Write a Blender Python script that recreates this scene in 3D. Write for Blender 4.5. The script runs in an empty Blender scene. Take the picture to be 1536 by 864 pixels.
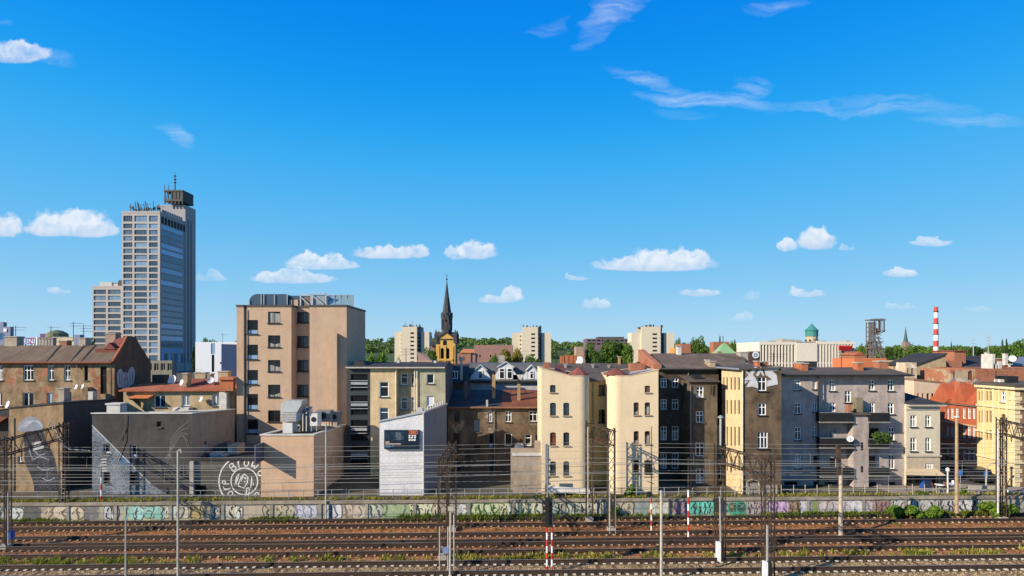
import bpy, math, random
from mathutils import Vector, Matrix
from mathutils.geometry import tessellate_polygon

RND = random.Random(11)
SC = bpy.context.scene
COL = SC.collection
# camera model: level camera 15 m above the tracks, focal length 860 px on a 1536 px wide photo
F, CX, HY, H = 860.0, 768.0, 530.0, 15.0
ZG = 1.75            # street level behind the retaining wall


def X(px, D): return (px - CX) / F * D
def Z(py, D): return H - (py - HY) / F * D
def P(px, py, D): return Vector((X(px, D), D, Z(py, D)))


# ------------------------------------------------------------------ materials
MATS = {}


def nodes_of(name):
 m = bpy.data.materials.new(name)
 m.use_nodes = True
 nt = m.node_tree
 return m, nt, nt.nodes['Principled BSDF']


def mixrgb(nt, fac, a, b, mode='MIX'):
 n = nt.nodes.new('ShaderNodeMix')
 n.data_type = 'RGBA'
 n.blend_type = mode
 n.clamp_factor = True
 for sock, v in ((n.inputs[0], fac), (n.inputs[6], a), (n.inputs[7], b)):
  if isinstance(v, (int, float)):
   sock.default_value = v
  elif isinstance(v, (tuple, list)):
   sock.default_value = (v[0], v[1], v[2], 1)
  else:
   nt.links.new(v, sock)
 return n.outputs[2]


def noise(nt, vec, scale, detail=5, rough=.6, dist=0.0):
 n = nt.nodes.new('ShaderNodeTexNoise')
 n.inputs['Scale'].default_value = scale
 n.inputs['Detail'].default_value = detail
 n.inputs['Roughness'].default_value = rough
 n.inputs['Distortion'].default_value = dist
 nt.links.new(vec, n.inputs['Vector'])
 return n.outputs['Fac']


def ramp(nt, fac, stops):
 n = nt.nodes.new('ShaderNodeValToRGB')
 e = n.color_ramp.elements
 while len(e) < len(stops):
  e.new(.5)
 for el, (p, c) in zip(e, stops):
  el.position = p
  el.color = (c, c, c, 1) if isinstance(c, (int, float)) else (c[0], c[1], c[2], 1)
 nt.links.new(fac, n.inputs[0])
 return n.outputs[0]


def mathn(nt, op, a, b=None, clamp=False):
 n = nt.nodes.new('ShaderNodeMath')
 n.operation = op
 n.use_clamp = clamp
 for i, v in enumerate((a, b)):
  if v is None:
   continue
  if isinstance(v, (int, float)):
   n.inputs[i].default_value = v
  else:
   nt.links.new(v, n.inputs[i])
 return n.outputs[0]


def mapped(nt, vec, sx, sy, sz, off=(0, 0, 0)):
 n = nt.nodes.new('ShaderNodeMapping')
 n.inputs['Scale'].default_value = (sx, sy, sz)
 n.inputs['Location'].default_value = off
 nt.links.new(vec, n.inputs['Vector'])
 return n.outputs['Vector']


def position(nt):
 return nt.nodes.new('ShaderNodeNewGeometry').outputs['Position']


def bump(nt, bsdf, height, strength=.3, dist=.02):
 b = nt.nodes.new('ShaderNodeBump')
 b.inputs['Strength'].default_value = strength
 b.inputs['Distance'].default_value = dist
 nt.links.new(height, b.inputs['Height'])
 nt.links.new(b.outputs[0], bsdf.inputs['Normal'])


def wallvec(nt):
 """(x + y, z) so that a brick pattern runs on walls of either direction"""
 pos = position(nt)
 s = nt.nodes.new('ShaderNodeSeparateXYZ')
 nt.links.new(pos, s.inputs[0])
 c = nt.nodes.new('ShaderNodeCombineXYZ')
 nt.links.new(mathn(nt, 'ADD', s.outputs[0], s.outputs[1]), c.inputs[0])
 nt.links.new(s.outputs[2], c.inputs[1])
 return c.outputs[0]


def plaster(name, col, stain=.35, streak=.35, brick=0.0, rough=.9, blocks=0.0, patch=None, seed=0.0, pscale=.55, pcut=.55):
 if name in MATS:
  return MATS[name]
 m, nt, b = nodes_of(name)
 pos = position(nt)
 dark = tuple(c * .45 for c in col)
 soot = (col[0] * .38 + .01, col[1] * .36 + .01, col[2] * .36 + .01)
 n1 = noise(nt, mapped(nt, pos, 1, 1, 1, (seed, seed * 2, 0)), .38, 8, .68)
 f1 = mathn(nt, 'MULTIPLY', ramp(nt, n1, [(.42, 0), (.62, 1)]), stain)
 c = mixrgb(nt, f1, col, dark)
 n2 = noise(nt, mapped(nt, pos, 1.5, 1.5, .13, (seed, 3, 1)), 1.0, 6, .65)
 f2 = mathn(nt, 'MULTIPLY', ramp(nt, n2, [(.46, 0), (.74, 1)]), streak)
 c = mixrgb(nt, f2, c, soot)
 if patch:
  n4 = noise(nt, mapped(nt, pos, 1, 1, 1, (9 + seed, 5, 2)), pscale, 6, .68)
  c = mixrgb(nt, ramp(nt, n4, [(pcut, 0), (pcut + .04, 1)]), c, patch)
 if brick:
  bt = nt.nodes.new('ShaderNodeTexBrick')
  bt.inputs['Scale'].default_value = 1.0
  bt.inputs['Brick Width'].default_value = .26
  bt.inputs['Row Height'].default_value = .08
  bt.inputs['Mortar Size'].default_value = .012
  bt.inputs['Color1'].default_value = (.30, .080, .038, 1)
  bt.inputs['Color2'].default_value = (.42, .145, .068, 1)
  bt.inputs['Mortar'].default_value = (.27, .185, .135, 1)
  nt.links.new(wallvec(nt), bt.inputs['Vector'])
  n5 = noise(nt, mapped(nt, pos, 1, 1, .8, (2 + seed, 8, 1)), .5, 7, .7)
  lo = .75 - .35 * brick
  c = mixrgb(nt, ramp(nt, n5, [(lo, 0), (lo + .03, 1)]), c, bt.outputs[0])
 if blocks:
  bt = nt.nodes.new('ShaderNodeTexBrick')
  bt.inputs['Scale'].default_value = 1.0
  bt.inputs['Brick Width'].default_value = .55
  bt.inputs['Row Height'].default_value = .28
  bt.inputs['Mortar Size'].default_value = .018
  bt.inputs['Color1'].default_value = (1, 1, 1, 1)
  bt.inputs['Color2'].default_value = (.93, .93, .93, 1)
  bt.inputs['Mortar'].default_value = (.72, .72, .72, 1)
  nt.links.new(wallvec(nt), bt.inputs['Vector'])
  c = mixrgb(nt, blocks, c, bt.outputs[0], 'MULTIPLY')
 n6 = noise(nt, mapped(nt, pos, 1.6, 1.6, 1.1, (seed, 7, 3)), 1.0, 7, .72)
 a = min(.5, .03 + stain * .62)
 c = mixrgb(nt, 1.0, c, ramp(nt, n6, [(.30, 1 - a), (.52, 1.0), (.72, 1 + a * .45)]), 'MULTIPLY')
 n3 = noise(nt, pos, 9.0, 4, .7)
 c = mixrgb(nt, 1.0, c, ramp(nt, n3, [(.25, .82), (.75, 1.12)]), 'MULTIPLY')
 nt.links.new(c, b.inputs['Base Color'])
 b.inputs['Roughness'].default_value = rough
 b.inputs['Specular IOR Level'].default_value = .15
 bump(nt, b, n3, .25, .02)
 MATS[name] = m
 return m


def plain(name, col, rough=.6, metal=0.0, var=.25, scale=3.0, spec=.3, rust=None, bumpy=0.0):
 if name in MATS:
  return MATS[name]
 m, nt, b = nodes_of(name)
 pos = position(nt)
 n1 = noise(nt, pos, scale, 6, .65)
 c = mixrgb(nt, ramp(nt, n1, [(.3, 0), (.7, 1)]), tuple(v * (1 - var) for v in col), tuple(min(1, v * (1 + var * .6)) for v in col))
 if rust:
  n2 = noise(nt, mapped(nt, pos, 1, 1, .5, (5, 1, 2)), 2.2, 6, .7)
  c = mixrgb(nt, ramp(nt, n2, [(.48, 0), (.6, 1)]), c, rust)
 nt.links.new(c, b.inputs['Base Color'])
 b.inputs['Roughness'].default_value = rough
 b.inputs['Metallic'].default_value = metal
 b.inputs['Specular IOR Level'].default_value = spec
 if bumpy:
  bump(nt, b, n1, bumpy, .03)
 MATS[name] = m
 return m


def roofmat(name, col, col2, stripe=.35, patch=.3, rough=.85):
 """felt or tile roof: courses running down the slope, weathering patches"""
 if name in MATS:
  return MATS[name]
 m, nt, b = nodes_of(name)
 pos = position(nt)
 n1 = noise(nt, pos, .5, 7, .7)
 c = mixrgb(nt, ramp(nt, n1, [(.38, 0), (.62, 1)]), col, col2)
 n2 = noise(nt, mapped(nt, pos, 3.2, .25, .25), 1.0, 4, .6)
 c = mixrgb(nt, mathn(nt, 'MULTIPLY', ramp(nt, n2, [(.35, 0), (.7, 1)]), stripe), c, tuple(v * .5 for v in col))
 n3 = noise(nt, pos, 7.0, 5, .7)
 c = mixrgb(nt, 1.0, c, ramp(nt, n3, [(.25, .75), (.75, 1.2)]), 'MULTIPLY')
 nt.links.new(c, b.inputs['Base Color'])
 b.inputs['Roughness'].default_value = rough
 b.inputs['Specular IOR Level'].default_value = .2
 bump(nt, b, n3, .3, .03)
 MATS[name] = m
 return m


def glass(name, col, rough=.08, var=0.0, spec=.5):
 if name in MATS:
  return MATS[name]
 m, nt, b = nodes_of(name)
 if var:
  info = nt.nodes.new('ShaderNodeObjectInfo')
  v = nt.nodes.new('ShaderNodeNewGeometry').outputs['Position']
  n1 = noise(nt, mapped(nt, v, 3.0, 3.0, .35), 1.0, 3, .6)
  k = mathn(nt, 'MULTIPLY', mathn(nt, 'ADD', info.outputs['Random'], n1), .5)
  c = mixrgb(nt, ramp(nt, k, [(.42, 0), (.72, 1)]), col, tuple(min(1, x * 4 + .10 * var) for x in col))
  nt.links.new(c, b.inputs['Base Color'])
 else:
  b.inputs['Base Color'].default_value = (*col, 1)
 b.inputs['Roughness'].default_value = rough
 b.inputs['Specular IOR Level'].default_value = spec
 MATS[name] = m
 return m


def net_glass(name):
 """dark pane with a pale net curtain pulled to a different height in each window"""
 m, nt, b = nodes_of(name)
 info = nt.nodes.new('ShaderNodeObjectInfo')
 tc = nt.nodes.new('ShaderNodeTexCoord')
 s = nt.nodes.new('ShaderNodeSeparateXYZ')
 nt.links.new(tc.outputs['Generated'], s.inputs[0])
 r = info.outputs['Random']
 side = mathn(nt, 'ABSOLUTE', mathn(nt, 'SUBTRACT', s.outputs[0], mathn(nt, 'FRACT', mathn(nt, 'MULTIPLY', r, 7.3))))
 up = mathn(nt, 'ADD', mathn(nt, 'MULTIPLY', mathn(nt, 'FRACT', mathn(nt, 'MULTIPLY', r, 3.7)), .9), mathn(nt, 'MULTIPLY', side, .3))
 k = mathn(nt, 'LESS_THAN', s.outputs[2], up)
 fold = noise(nt, mapped(nt, position(nt), 14, 14, .6), 1.0, 2, .5)
 c = mixrgb(nt, mathn(nt, 'MULTIPLY', k, ramp(nt, fold, [(.3, .35), (.7, .9)])), (.012, .013, .016), (.42, .41, .38))
 nt.links.new(c, b.inputs['Base Color'])
 b.inputs['Roughness'].default_value = .12
 b.inputs['Specular IOR Level'].default_value = .35
 MATS[name] = m
 return m


def foliage(name, a, c2, trans=.25):
 if name in MATS:
  return MATS[name]
 m, nt, b = nodes_of(name)
 pos = position(nt)
 info = nt.nodes.new('ShaderNodeObjectInfo')
 n1 = noise(nt, pos, .35, 5, .7)
 n2 = noise(nt, pos, 3.5, 3, .7)
 k = mathn(nt, 'ADD', mathn(nt, 'MULTIPLY', n1, .7), mathn(nt, 'MULTIPLY', n2, .35))
 k = mathn(nt, 'ADD', k, mathn(nt, 'MULTIPLY', info.outputs['Random'], .15))
 c = mixrgb(nt, ramp(nt, k, [(.42, 0), (.72, 1)]), a, c2)
 nt.links.new(c, b.inputs['Base Color'])
 b.inputs['Roughness'].default_value = .7
 b.inputs['Specular IOR Level'].default_value = .15
 t = nt.nodes.new('ShaderNodeBsdfTranslucent')
 nt.links.new(c, t.inputs[0])
 mx = nt.nodes.new('ShaderNodeMixShader')
 mx.inputs[0].default_value = trans
 nt.links.new(b.outputs[0], mx.inputs[1])
 nt.links.new(t.outputs[0], mx.inputs[2])
 nt.links.new(mx.outputs[0], nt.nodes['Material Output'].inputs[0])
 MATS[name] = m
 return m


def doodle(name, base, lines, scale=1.6, width=.06):
 """wall painting filled with curling brush lines"""
 if name in MATS:
  return MATS[name]
 m, nt, b = nodes_of(name)
 v = wallvec(nt)
 n1 = noise(nt, v, scale, 2, .5, 2.2)
 w = mathn(nt, 'PINGPONG', mathn(nt, 'MULTIPLY', n1, 9.0), .5)
 k = ramp(nt, w, [(.20 - width, 1), (.20 + width * .5, 0)])
 big = noise(nt, v, .45, 4, .6)
 base2 = mixrgb(nt, ramp(nt, big, [(.4, 0), (.6, 1)]), base, tuple(x * .5 for x in base))
 fac = mathn(nt, 'MULTIPLY', k, ramp(nt, big, [(.30, .95), (.66, .35)]))
 c = mixrgb(nt, fac, base2, lines)
 nt.links.new(c, b.inputs['Base Color'])
 b.inputs['Roughness'].default_value = .9
 b.inputs['Specular IOR Level'].default_value = .1
 MATS[name] = m
 return m


# ------------------------------------------------------------------ mesh building
LOC = {}


class MB:
 def __init__(self):
  self.v, self.f, self.mi, self.cur = [], [], [], 0

 def poly(self, pts):
  n = len(self.v)
  self.v.extend(tuple(p) for p in pts)
  self.f.append(tuple(range(n, n + len(pts))))
  self.mi.append(self.cur)

 def hexa(self, c):
  """8 corners: 0-3 bottom ring, 4-7 top ring (counter-clockwise from above)"""
  n = len(self.v)
  self.v.extend(tuple(p) for p in c)
  for q in ((3, 2, 1, 0), (4, 5, 6, 7), (0, 1, 5, 4), (1, 2, 6, 5), (2, 3, 7, 6), (3, 0, 4, 7)):
   self.f.append(tuple(n + i for i in q))
   self.mi.append(self.cur)

 def box(self, x0, x1, y0, y1, z0, z1):
  self.hexa([(x0, y0, z0), (x1, y0, z0), (x1, y1, z0), (x0, y1, z0), (x0, y0, z1), (x1, y0, z1), (x1, y1, z1), (x0, y1, z1)])

 def prism(self, pts, z0, z1):
  n = len(self.v)
  k = len(pts)
  zz = z1 if isinstance(z1, (list, tuple)) else [z1] * k
  self.v.extend((p[0], p[1], z0) for p in pts)
  self.v.extend((p[0], p[1], z) for p, z in zip(pts, zz))
  self.f.append(tuple(range(n + k - 1, n - 1, -1)))
  self.f.append(tuple(range(n + k, n + 2 * k)))
  self.mi += [self.cur] * 2
  for i in range(k):
   j = (i + 1) % k
   self.f.append((n + i, n + j, n + k + j, n + k + i))
   self.mi.append(self.cur)

 def extr(self, pts, vec):
  """closed polygon pushed along vec"""
  n = len(self.v)
  k = len(pts)
  vec = Vector(vec)
  self.v.extend(tuple(p) for p in pts)
  self.v.extend(tuple(Vector(p) + vec) for p in pts)
  self.f.append(tuple(range(n + k - 1, n - 1, -1)))
  self.f.append(tuple(range(n + k, n + 2 * k)))
  self.mi += [self.cur] * 2
  for i in range(k):
   j = (i + 1) % k
   self.f.append((n + i, n + j, n + k + j, n + k + i))
   self.mi.append(self.cur)

 def slab(self, a, b, c, d, t):
  self.extr([a, b, c, d], (0, 0, -t))

 def bar(self, p, q, r, r2=None, n=6, caps=True):
  p, q = Vector(p), Vector(q)
  r2 = r if r2 is None else r2
  ax = (q - p)
  if ax.length < 1e-6:
   return
  ax.normalize()
  s = Vector((0, 0, 1)) if abs(ax.z) < .9 else Vector((1, 0, 0))
  u = ax.cross(s).normalized()
  w = ax.cross(u)
  k = len(self.v)
  for c, rr in ((p, r), (q, r2)):
   for i in range(n):
    a = 2 * math.pi * (i + .5) / n
    self.v.append(tuple(c + u * (math.cos(a) * rr) + w * (math.sin(a) * rr)))
  for i in range(n):
   j = (i + 1) % n
   self.f.append((k + i, k + n + i, k + n + j, k + j))
   self.mi.append(self.cur)
  if caps:
   self.f.append(tuple(range(k, k + n)))
   self.f.append(tuple(range(k + 2 * n - 1, k + n - 1, -1)))
   self.mi += [self.cur] * 2

 def beam(self, p, q, w):
  self.bar(p, q, w * .7071, n=4)

 def path(self, pts, r, n=5):
  for a, b in zip(pts[:-1], pts[1:]):
   self.bar(a, b, r, n=n, caps=True)

 def lathe(self, c, prof, n=12, ax=None):
  """prof: (radius, height) pairs round a vertical axis at c, or round ax"""
  c = Vector(c)
  rot = Matrix.Identity(3) if ax is None else Vector(ax).to_track_quat('Z', 'Y').to_matrix()
  k = len(self.v)
  for r, h in prof:
   for i in range(n):
    a = 2 * math.pi * (i + .5) / n
    self.v.append(tuple(c + rot @ Vector((math.cos(a) * r, math.sin(a) * r, h))))
  for j in range(len(prof) - 1):
   for i in range(n):
    i2 = (i + 1) % n
    self.f.append((k + j * n + i, k + j * n + i2, k + (j + 1) * n + i2, k + (j + 1) * n + i))
    self.mi.append(self.cur)
  self.f.append(tuple(range(k + n - 1, k - 1, -1)))
  self.f.append(tuple(range(k + (len(prof) - 1) * n, k + len(prof) * n)))
  self.mi += [self.cur] * 2

 def build(self, name, mats, parent=None, at=None, smooth=False):
  if not isinstance(mats, (list, tuple)):
   mats = [mats]
  base = Vector(at) if at is not None else (LOC[parent.name] if parent is not None else Vector((0, 0, 0)))
  me = bpy.data.meshes.new(name)
  bx, by, bz = base
  me.from_pydata([(v[0] - bx, v[1] - by, v[2] - bz) for v in self.v], [], self.f)
  for m in mats:
   me.materials.append(m)
  if len(mats) > 1:
   me.polygons.foreach_set('material_index', self.mi)
  if smooth:
   me.polygons.foreach_set('use_smooth', [True] * len(me.polygons))
  me.update()
  o = bpy.data.objects.new(name, me)
  COL.objects.link(o)
  if parent is not None:
   o.parent = parent
   o.location = (0, 0, 0)
  elif at is not None:
   o.location = base
  LOC[o.name] = base.copy()
  return o


def tag(o, label, cat, group=None):
 o['label'] = label
 o['category'] = cat
 if group:
  o['group'] = group
 return o


def thing(name, label, cat, loc, group=None):
 o = bpy.data.objects.new(name, None)
 o.empty_display_size = .3
 COL.objects.link(o)
 o.location = loc
 LOC[o.name] = Vector(loc)
 return tag(o, label, cat, group)


def kind(o, k):
 o['kind'] = k
 return o


def tree_copy(root, loc, label=None, scale=None, rotz=None):
 """a copy of a thing with copies of its parts and sub-parts"""
 r = root.copy()
 COL.objects.link(r)
 r.location = loc
 if scale is not None:
  r.scale = scale
 if rotz is not None:
  r.rotation_euler = (0, 0, rotz)
 if label:
  r['label'] = label
 for ch in list(root.children):
  c = ch.copy()
  COL.objects.link(c)
  c.parent = r
  for g in list(ch.children):
   d = g.copy()
   COL.objects.link(d)
   d.parent = c
 return r


def offset_poly(pts, d):
 """counter-clockwise plan polygon moved outward by d"""
 out = []
 n = len(pts)
 for i in range(n):
  p0, p1, p2 = Vector(pts[i - 1][:2]), Vector(pts[i][:2]), Vector(pts[(i + 1) % n][:2])
  e1, e2 = (p1 - p0).normalized(), (p2 - p1).normalized()
  n1, n2 = Vector((e1.y, -e1.x)), Vector((e2.y, -e2.x))
  k = 1 + n1.dot(n2)
  m = (n1 + n2) / (k if k > .3 else .3)
  out.append((p1.x + m.x * d, p1.y + m.y * d))
 return out


def ring(mb, pts, z0, z1, out, inn):
 """closed coping round a plan polygon"""
 a, b = offset_poly(pts, out), offset_poly(pts, -inn)
 n = len(pts)
 for i in range(n):
  j = (i + 1) % n
  zi = z1[i] if isinstance(z1, (list, tuple)) else z1
  zj = z1[j] if isinstance(z1, (list, tuple)) else z1
  hh = (z1[0] if isinstance(z1, (list, tuple)) else z1) - z0
  A0, A1, B0, B1 = a[i], a[j], b[i], b[j]
  mb.poly([(*A0, zi), (*A1, zj), (*B1, zj), (*B0, zi)])
  mb.poly([(*A0, zi - hh), (*A1, zj - hh), (*A1, zj), (*A0, zi)])
  mb.poly([(*B1, zj - hh), (*B0, zi - hh), (*B0, zi), (*B1, zj)])
  mb.poly([(*A1, zj - hh), (*A0, zi - hh), (*B0, zi - hh), (*B1, zj - hh)])


# ------------------------------------------------------------------ windows and walls
GL = None
WMESH = {}


def window_mesh(w, h, style, frame, sill):
 key = (round(w, 2), round(h, 2), style, frame.name, sill)
 if key in WMESH:
  return WMESH[key]
 t = min(.085, w * .16)
 m = MB()
 e = .012
 m.box(-e, t, 0, .06, -e, h + e)
 m.box(w - t, w + e, 0, .06, -e, h + e)
 m.box(t, w - t, 0, .06, h - t, h + e)
 m.box(t, w - t, 0, .06, -e, t)
 b = t * .8
 if style in ('cross', 'double'):
  m.box(w / 2 - b / 2, w / 2 + b / 2, .004, .058, t, h - t)
 if style == 'cross':
  m.box(t, w / 2 - b / 2, .004, .058, h * .62, h * .62 + b)
  m.box(w / 2 + b / 2, w - t, .004, .058, h * .62, h * .62 + b)
 if style == 'transom':
  m.box(t, w - t, .004, .058, h * .66, h * .66 + b)
 if style == 'lowbar':
  m.box(t, w - t, .004, .058, h * .30, h * .30 + b)
 if style == 'triple':
  for k in (1 / 3, 2 / 3):
   m.box(w * k - b / 2, w * k + b / 2, .004, .058, t, h - t)
  m.box(t, w / 3 - b / 2, .006, .056, h * .64, h * .64 + b)
  m.box(w / 3 + b / 2, w * 2 / 3 - b / 2, .006, .056, h * .64, h * .64 + b)
  m.box(w * 2 / 3 + b / 2, w - t, .006, .056, h * .64, h * .64 + b)
 if style == 'ribs':
  k = max(2, int(w / 1.3))
  for i in range(1, k):
   m.box(w * i / k - b / 2, w * i / k + b / 2, .004, .058, t, h - t)
 if sill:
  m.cur = 1
  m.box(-.09, w + .09, -.24, -.002, -.07, .012)
 me = m.build('tmp', [frame, sill or frame])
 data = me.data
 bpy.data.objects.remove(me)
 p = MB()
 p.poly([(0, .03, 0), (w, .03, 0), (w, .03, h), (0, .03, h)])
 o2 = p.build('tmp', [GL['dark']])
 d2 = o2.data
 bpy.data.objects.remove(o2)
 WMESH[key] = (data, d2)
 return WMESH[key]


def window(parent, pos, ang, w, h, style='cross', frame=None, pane='dark', sill=None, name='window'):
 fm, pm = window_mesh(w, h, style, frame, sill)
 o = bpy.data.objects.new(name, fm)
 COL.objects.link(o)
 o.parent = parent
 o.location = Vector(pos) - LOC[parent.name]
 o.rotation_euler = (0, 0, ang)
 key = (fm.name, pane)
 if key not in WMESH:
  d = pm.copy()
  d.materials[0] = GL[pane]
  WMESH[key] = d
 g = bpy.data.objects.new('pane', WMESH[key])
 COL.objects.link(g)
 g.parent = o
 if style == 'lowbar':
  q = MB()
  q.poly([(.05, .022, .05), (w - .05, .022, .05), (w - .05, .022, h * .30), (.05, .022, h * .30)])
  k2 = (fm.name, 'low')
  if k2 not in WMESH:
   t = q.build('tmp', [GL['low']])
   WMESH[k2] = t.data
   bpy.data.objects.remove(t)
  g2 = bpy.data.objects.new('lower_pane', WMESH[k2])
  COL.objects.link(g2)
  g2.parent = o
 return o


class Face:
 """a vertical wall plane from plan point A to plan point B; its outside is on the right of A -> B"""
 def __init__(self, A, B):
  self.A, self.B = Vector(A[:2]), Vector(B[:2])
  self.L = (self.B - self.A).length
  self.d = (self.B - self.A) / self.L
  self.n = Vector((self.d.y, -self.d.x))

 def uz(self, px, py):
  a = (px - CX) / F
  den = self.d.x - self.d.y * a
  u = (self.A.y * a - self.A.x) / den
  D = self.A.y + u * self.d.y
  return u, Z(py, D)

 def at(self, u, z, off=0.0):
  q = self.A + self.d * u + self.n * off
  return (q.x, q.y, z)


def W(x0, x1, y0, y1, st='cross', fr='white', pane=None, arch=0.0, sill=True, name='window'):
 return dict(r=(x0, x1, y0, y1), st=st, fr=fr, pane=pane, arch=arch, sill=sill, name=name)


def G(cols, rows, **k):
 return [W(c[0], c[1], r[0], r[1], **k) for c in cols for r in rows]


class Bld:
 def __init__(self, name, label, cat, px, D, mats, zb=ZG, group=None, rev=.13):
  self.root = thing(name, label, cat, (X(px, D), D, zb), group)
  self.mb = MB()
  self.mats = mats if isinstance(mats, list) else [mats]
  self.zb = zb
  self.wins = []
  self.rev = rev

 def face(self, A, B, zA, zB=None, wins=(), mi=0, zb=None):
  zB = zA if zB is None else zB
  zb = self.zb if zb is None else zb
  fc = Face(A, B)
  mb = self.mb
  mb.cur = mi
  zm = min(zA, zB)
  holes = []
  for w in wins:
   x0, x1, y0, y1 = w['r']
   xm = (x0 + x1) / 2
   u0, u1 = fc.uz(x0, y0)[0], fc.uz(x1, y0)[0]
   if u0 > u1:
    u0, u1 = u1, u0
   zt, zl = fc.uz(xm, y0)[1], fc.uz(xm, y1)[1]
   u0, u1 = max(.04, u0), min(fc.L - .04, u1)
   zl, zt = max(zb + .05, zl), min(zm - .05, zt)
   if u1 - u0 < .1 or zt - zl < .15:
    continue
   holes.append((u0, u1, zl, zt))
   self.wins.append((fc, u0, u1, zl, zt, w))
   if w['arch']:
    a = w['arch'] * (u1 - u0)
    um = (u0 + u1) / 2
    for s in (-1, 1):
     e = u0 if s < 0 else u1
     pts = [fc.at(e, zt - a, -.004), fc.at(e, zt, -.004), fc.at(um, zt, -.004)]
     for i in range(1, 6):
      t = i / 6 * math.pi / 2
      pts.append(fc.at(um + s * math.sin(t) * (u1 - u0) / 2, zt - a + math.cos(t) * a * .97, -.004))
     mb.poly(pts if s < 0 else pts[::-1])
  us = sorted({0.0, fc.L, *[h[0] for h in holes], *[h[1] for h in holes]})
  # columns merged vertically between holes
  for ua, ub in zip(us[:-1], us[1:]):
   if ub - ua < 1e-5:
    continue
   um = (ua + ub) / 2
   cuts = sorted((h[2], h[3]) for h in holes if h[0] < um < h[1])
   z = zb
   for (a, b) in cuts + [(zm, zm)]:
    if a > z + 1e-5:
     mb.poly([fc.at(ua, z), fc.at(ub, z), fc.at(ub, a), fc.at(ua, a)])
    z = max(z, b)
  for (u0, u1, z0, z1) in holes:
   r = -self.rev
   for (p, q) in (((u0, z0), (u1, z0)), ((u1, z0), (u1, z1)), ((u1, z1), (u0, z1)), ((u0, z1), (u0, z0))):
    mb.poly([fc.at(*p), fc.at(*p, r), fc.at(*q, r), fc.at(*q)])
  if abs(zA - zB) > 1e-4:
   if zA > zB:
    mb.poly([fc.at(0, zm), fc.at(fc.L, zm), fc.at(0, zA)])
   else:
    mb.poly([fc.at(0, zm), fc.at(fc.L, zm), fc.at(fc.L, zB)])
  return fc

 def loop(self, pts, z, wins=None, mi=None, zb=None):
  n = len(pts)
  zz = z if isinstance(z, (list, tuple)) else [z] * n
  self.pts, self.zz = pts, zz
  out = []
  for i in range(n):
   j = (i + 1) % n
   out.append(self.face(pts[i], pts[j], zz[i], zz[j], (wins or {}).get(i, ()), (mi or {}).get(i, 0), zb))
  return out

 def boxy(self, px0, px1, D, depth, py, wins=(), side=(), left=(), mi=None):
  x0, x1 = X(px0, D), X(px1, D)
  self.z = Z(py, D)
  return self.loop([(x0, D), (x1, D), (x1, D + depth), (x0, D + depth)], self.z, {0: wins, 1: side, 3: left}, mi)

 def flat_roof(self, mat, coping=None, drop=.12, name='roof', out=.08, h=.14, inn=.25):
  m = MB()
  n = len(self.pts)
  m.poly([(p[0], p[1], z - drop) for p, z in zip(self.pts, self.zz)])
  if coping:
   m.cur = 1
   zt = [z + h * .6 for z in self.zz]
   ring(m, self.pts, zt[0] - h, zt, out, inn)
  self.roof = m.build(name, [mat, coping or mat], self.root)
  return self.roof

 def done(self, sill='sill'):
  self.wall = self.mb.build('wall', self.mats, self.root)
  for fc, u0, u1, z0, z1, w in self.wins:
   pane = w['pane'] or RND.choice(['dark', 'dark', 'dark', 'net', 'net', 'blue'])
   window(self.root, fc.at(u0, z0, -(self.rev - .025)), math.atan2(fc.d.y, fc.d.x), u1 - u0, z1 - z0, w['st'], FR[w['fr']], pane,
                   FR[sill] if w['sill'] else None, w['name'])
  return self

 def part(self, name, mb, mats, parent=None):
  return mb.build(name, mats, parent or self.root)


FR = {}
# ------------------------------------------------------------------ camera, light, sky
cam = bpy.data.cameras.new('camera')
camo = bpy.data.objects.new('camera', cam)
COL.objects.link(camo)
camo.location = (0, 0, H)
camo.rotation_euler = (math.radians(90), 0, 0)
cam.sensor_width = 36
cam.lens = 36 * F / 1536
cam.shift_y = (HY - 432) / 1536
cam.clip_end = 20000
SC.camera = camo

SUN = Vector((0.78, 0.46, -0.445)).normalized()     # the way the light travels
sl = bpy.data.lights.new('sun', 'SUN')
sl.energy = 5.0
sl.angle = math.radians(.5)
sl.color = (1.0, .875, .69)
so = bpy.data.objects.new('sun', sl)
so.rotation_euler = SUN.to_track_quat('-Z', 'Y').to_euler()
so.location = (-60, -30, 60)
COL.objects.link(so)


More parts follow.
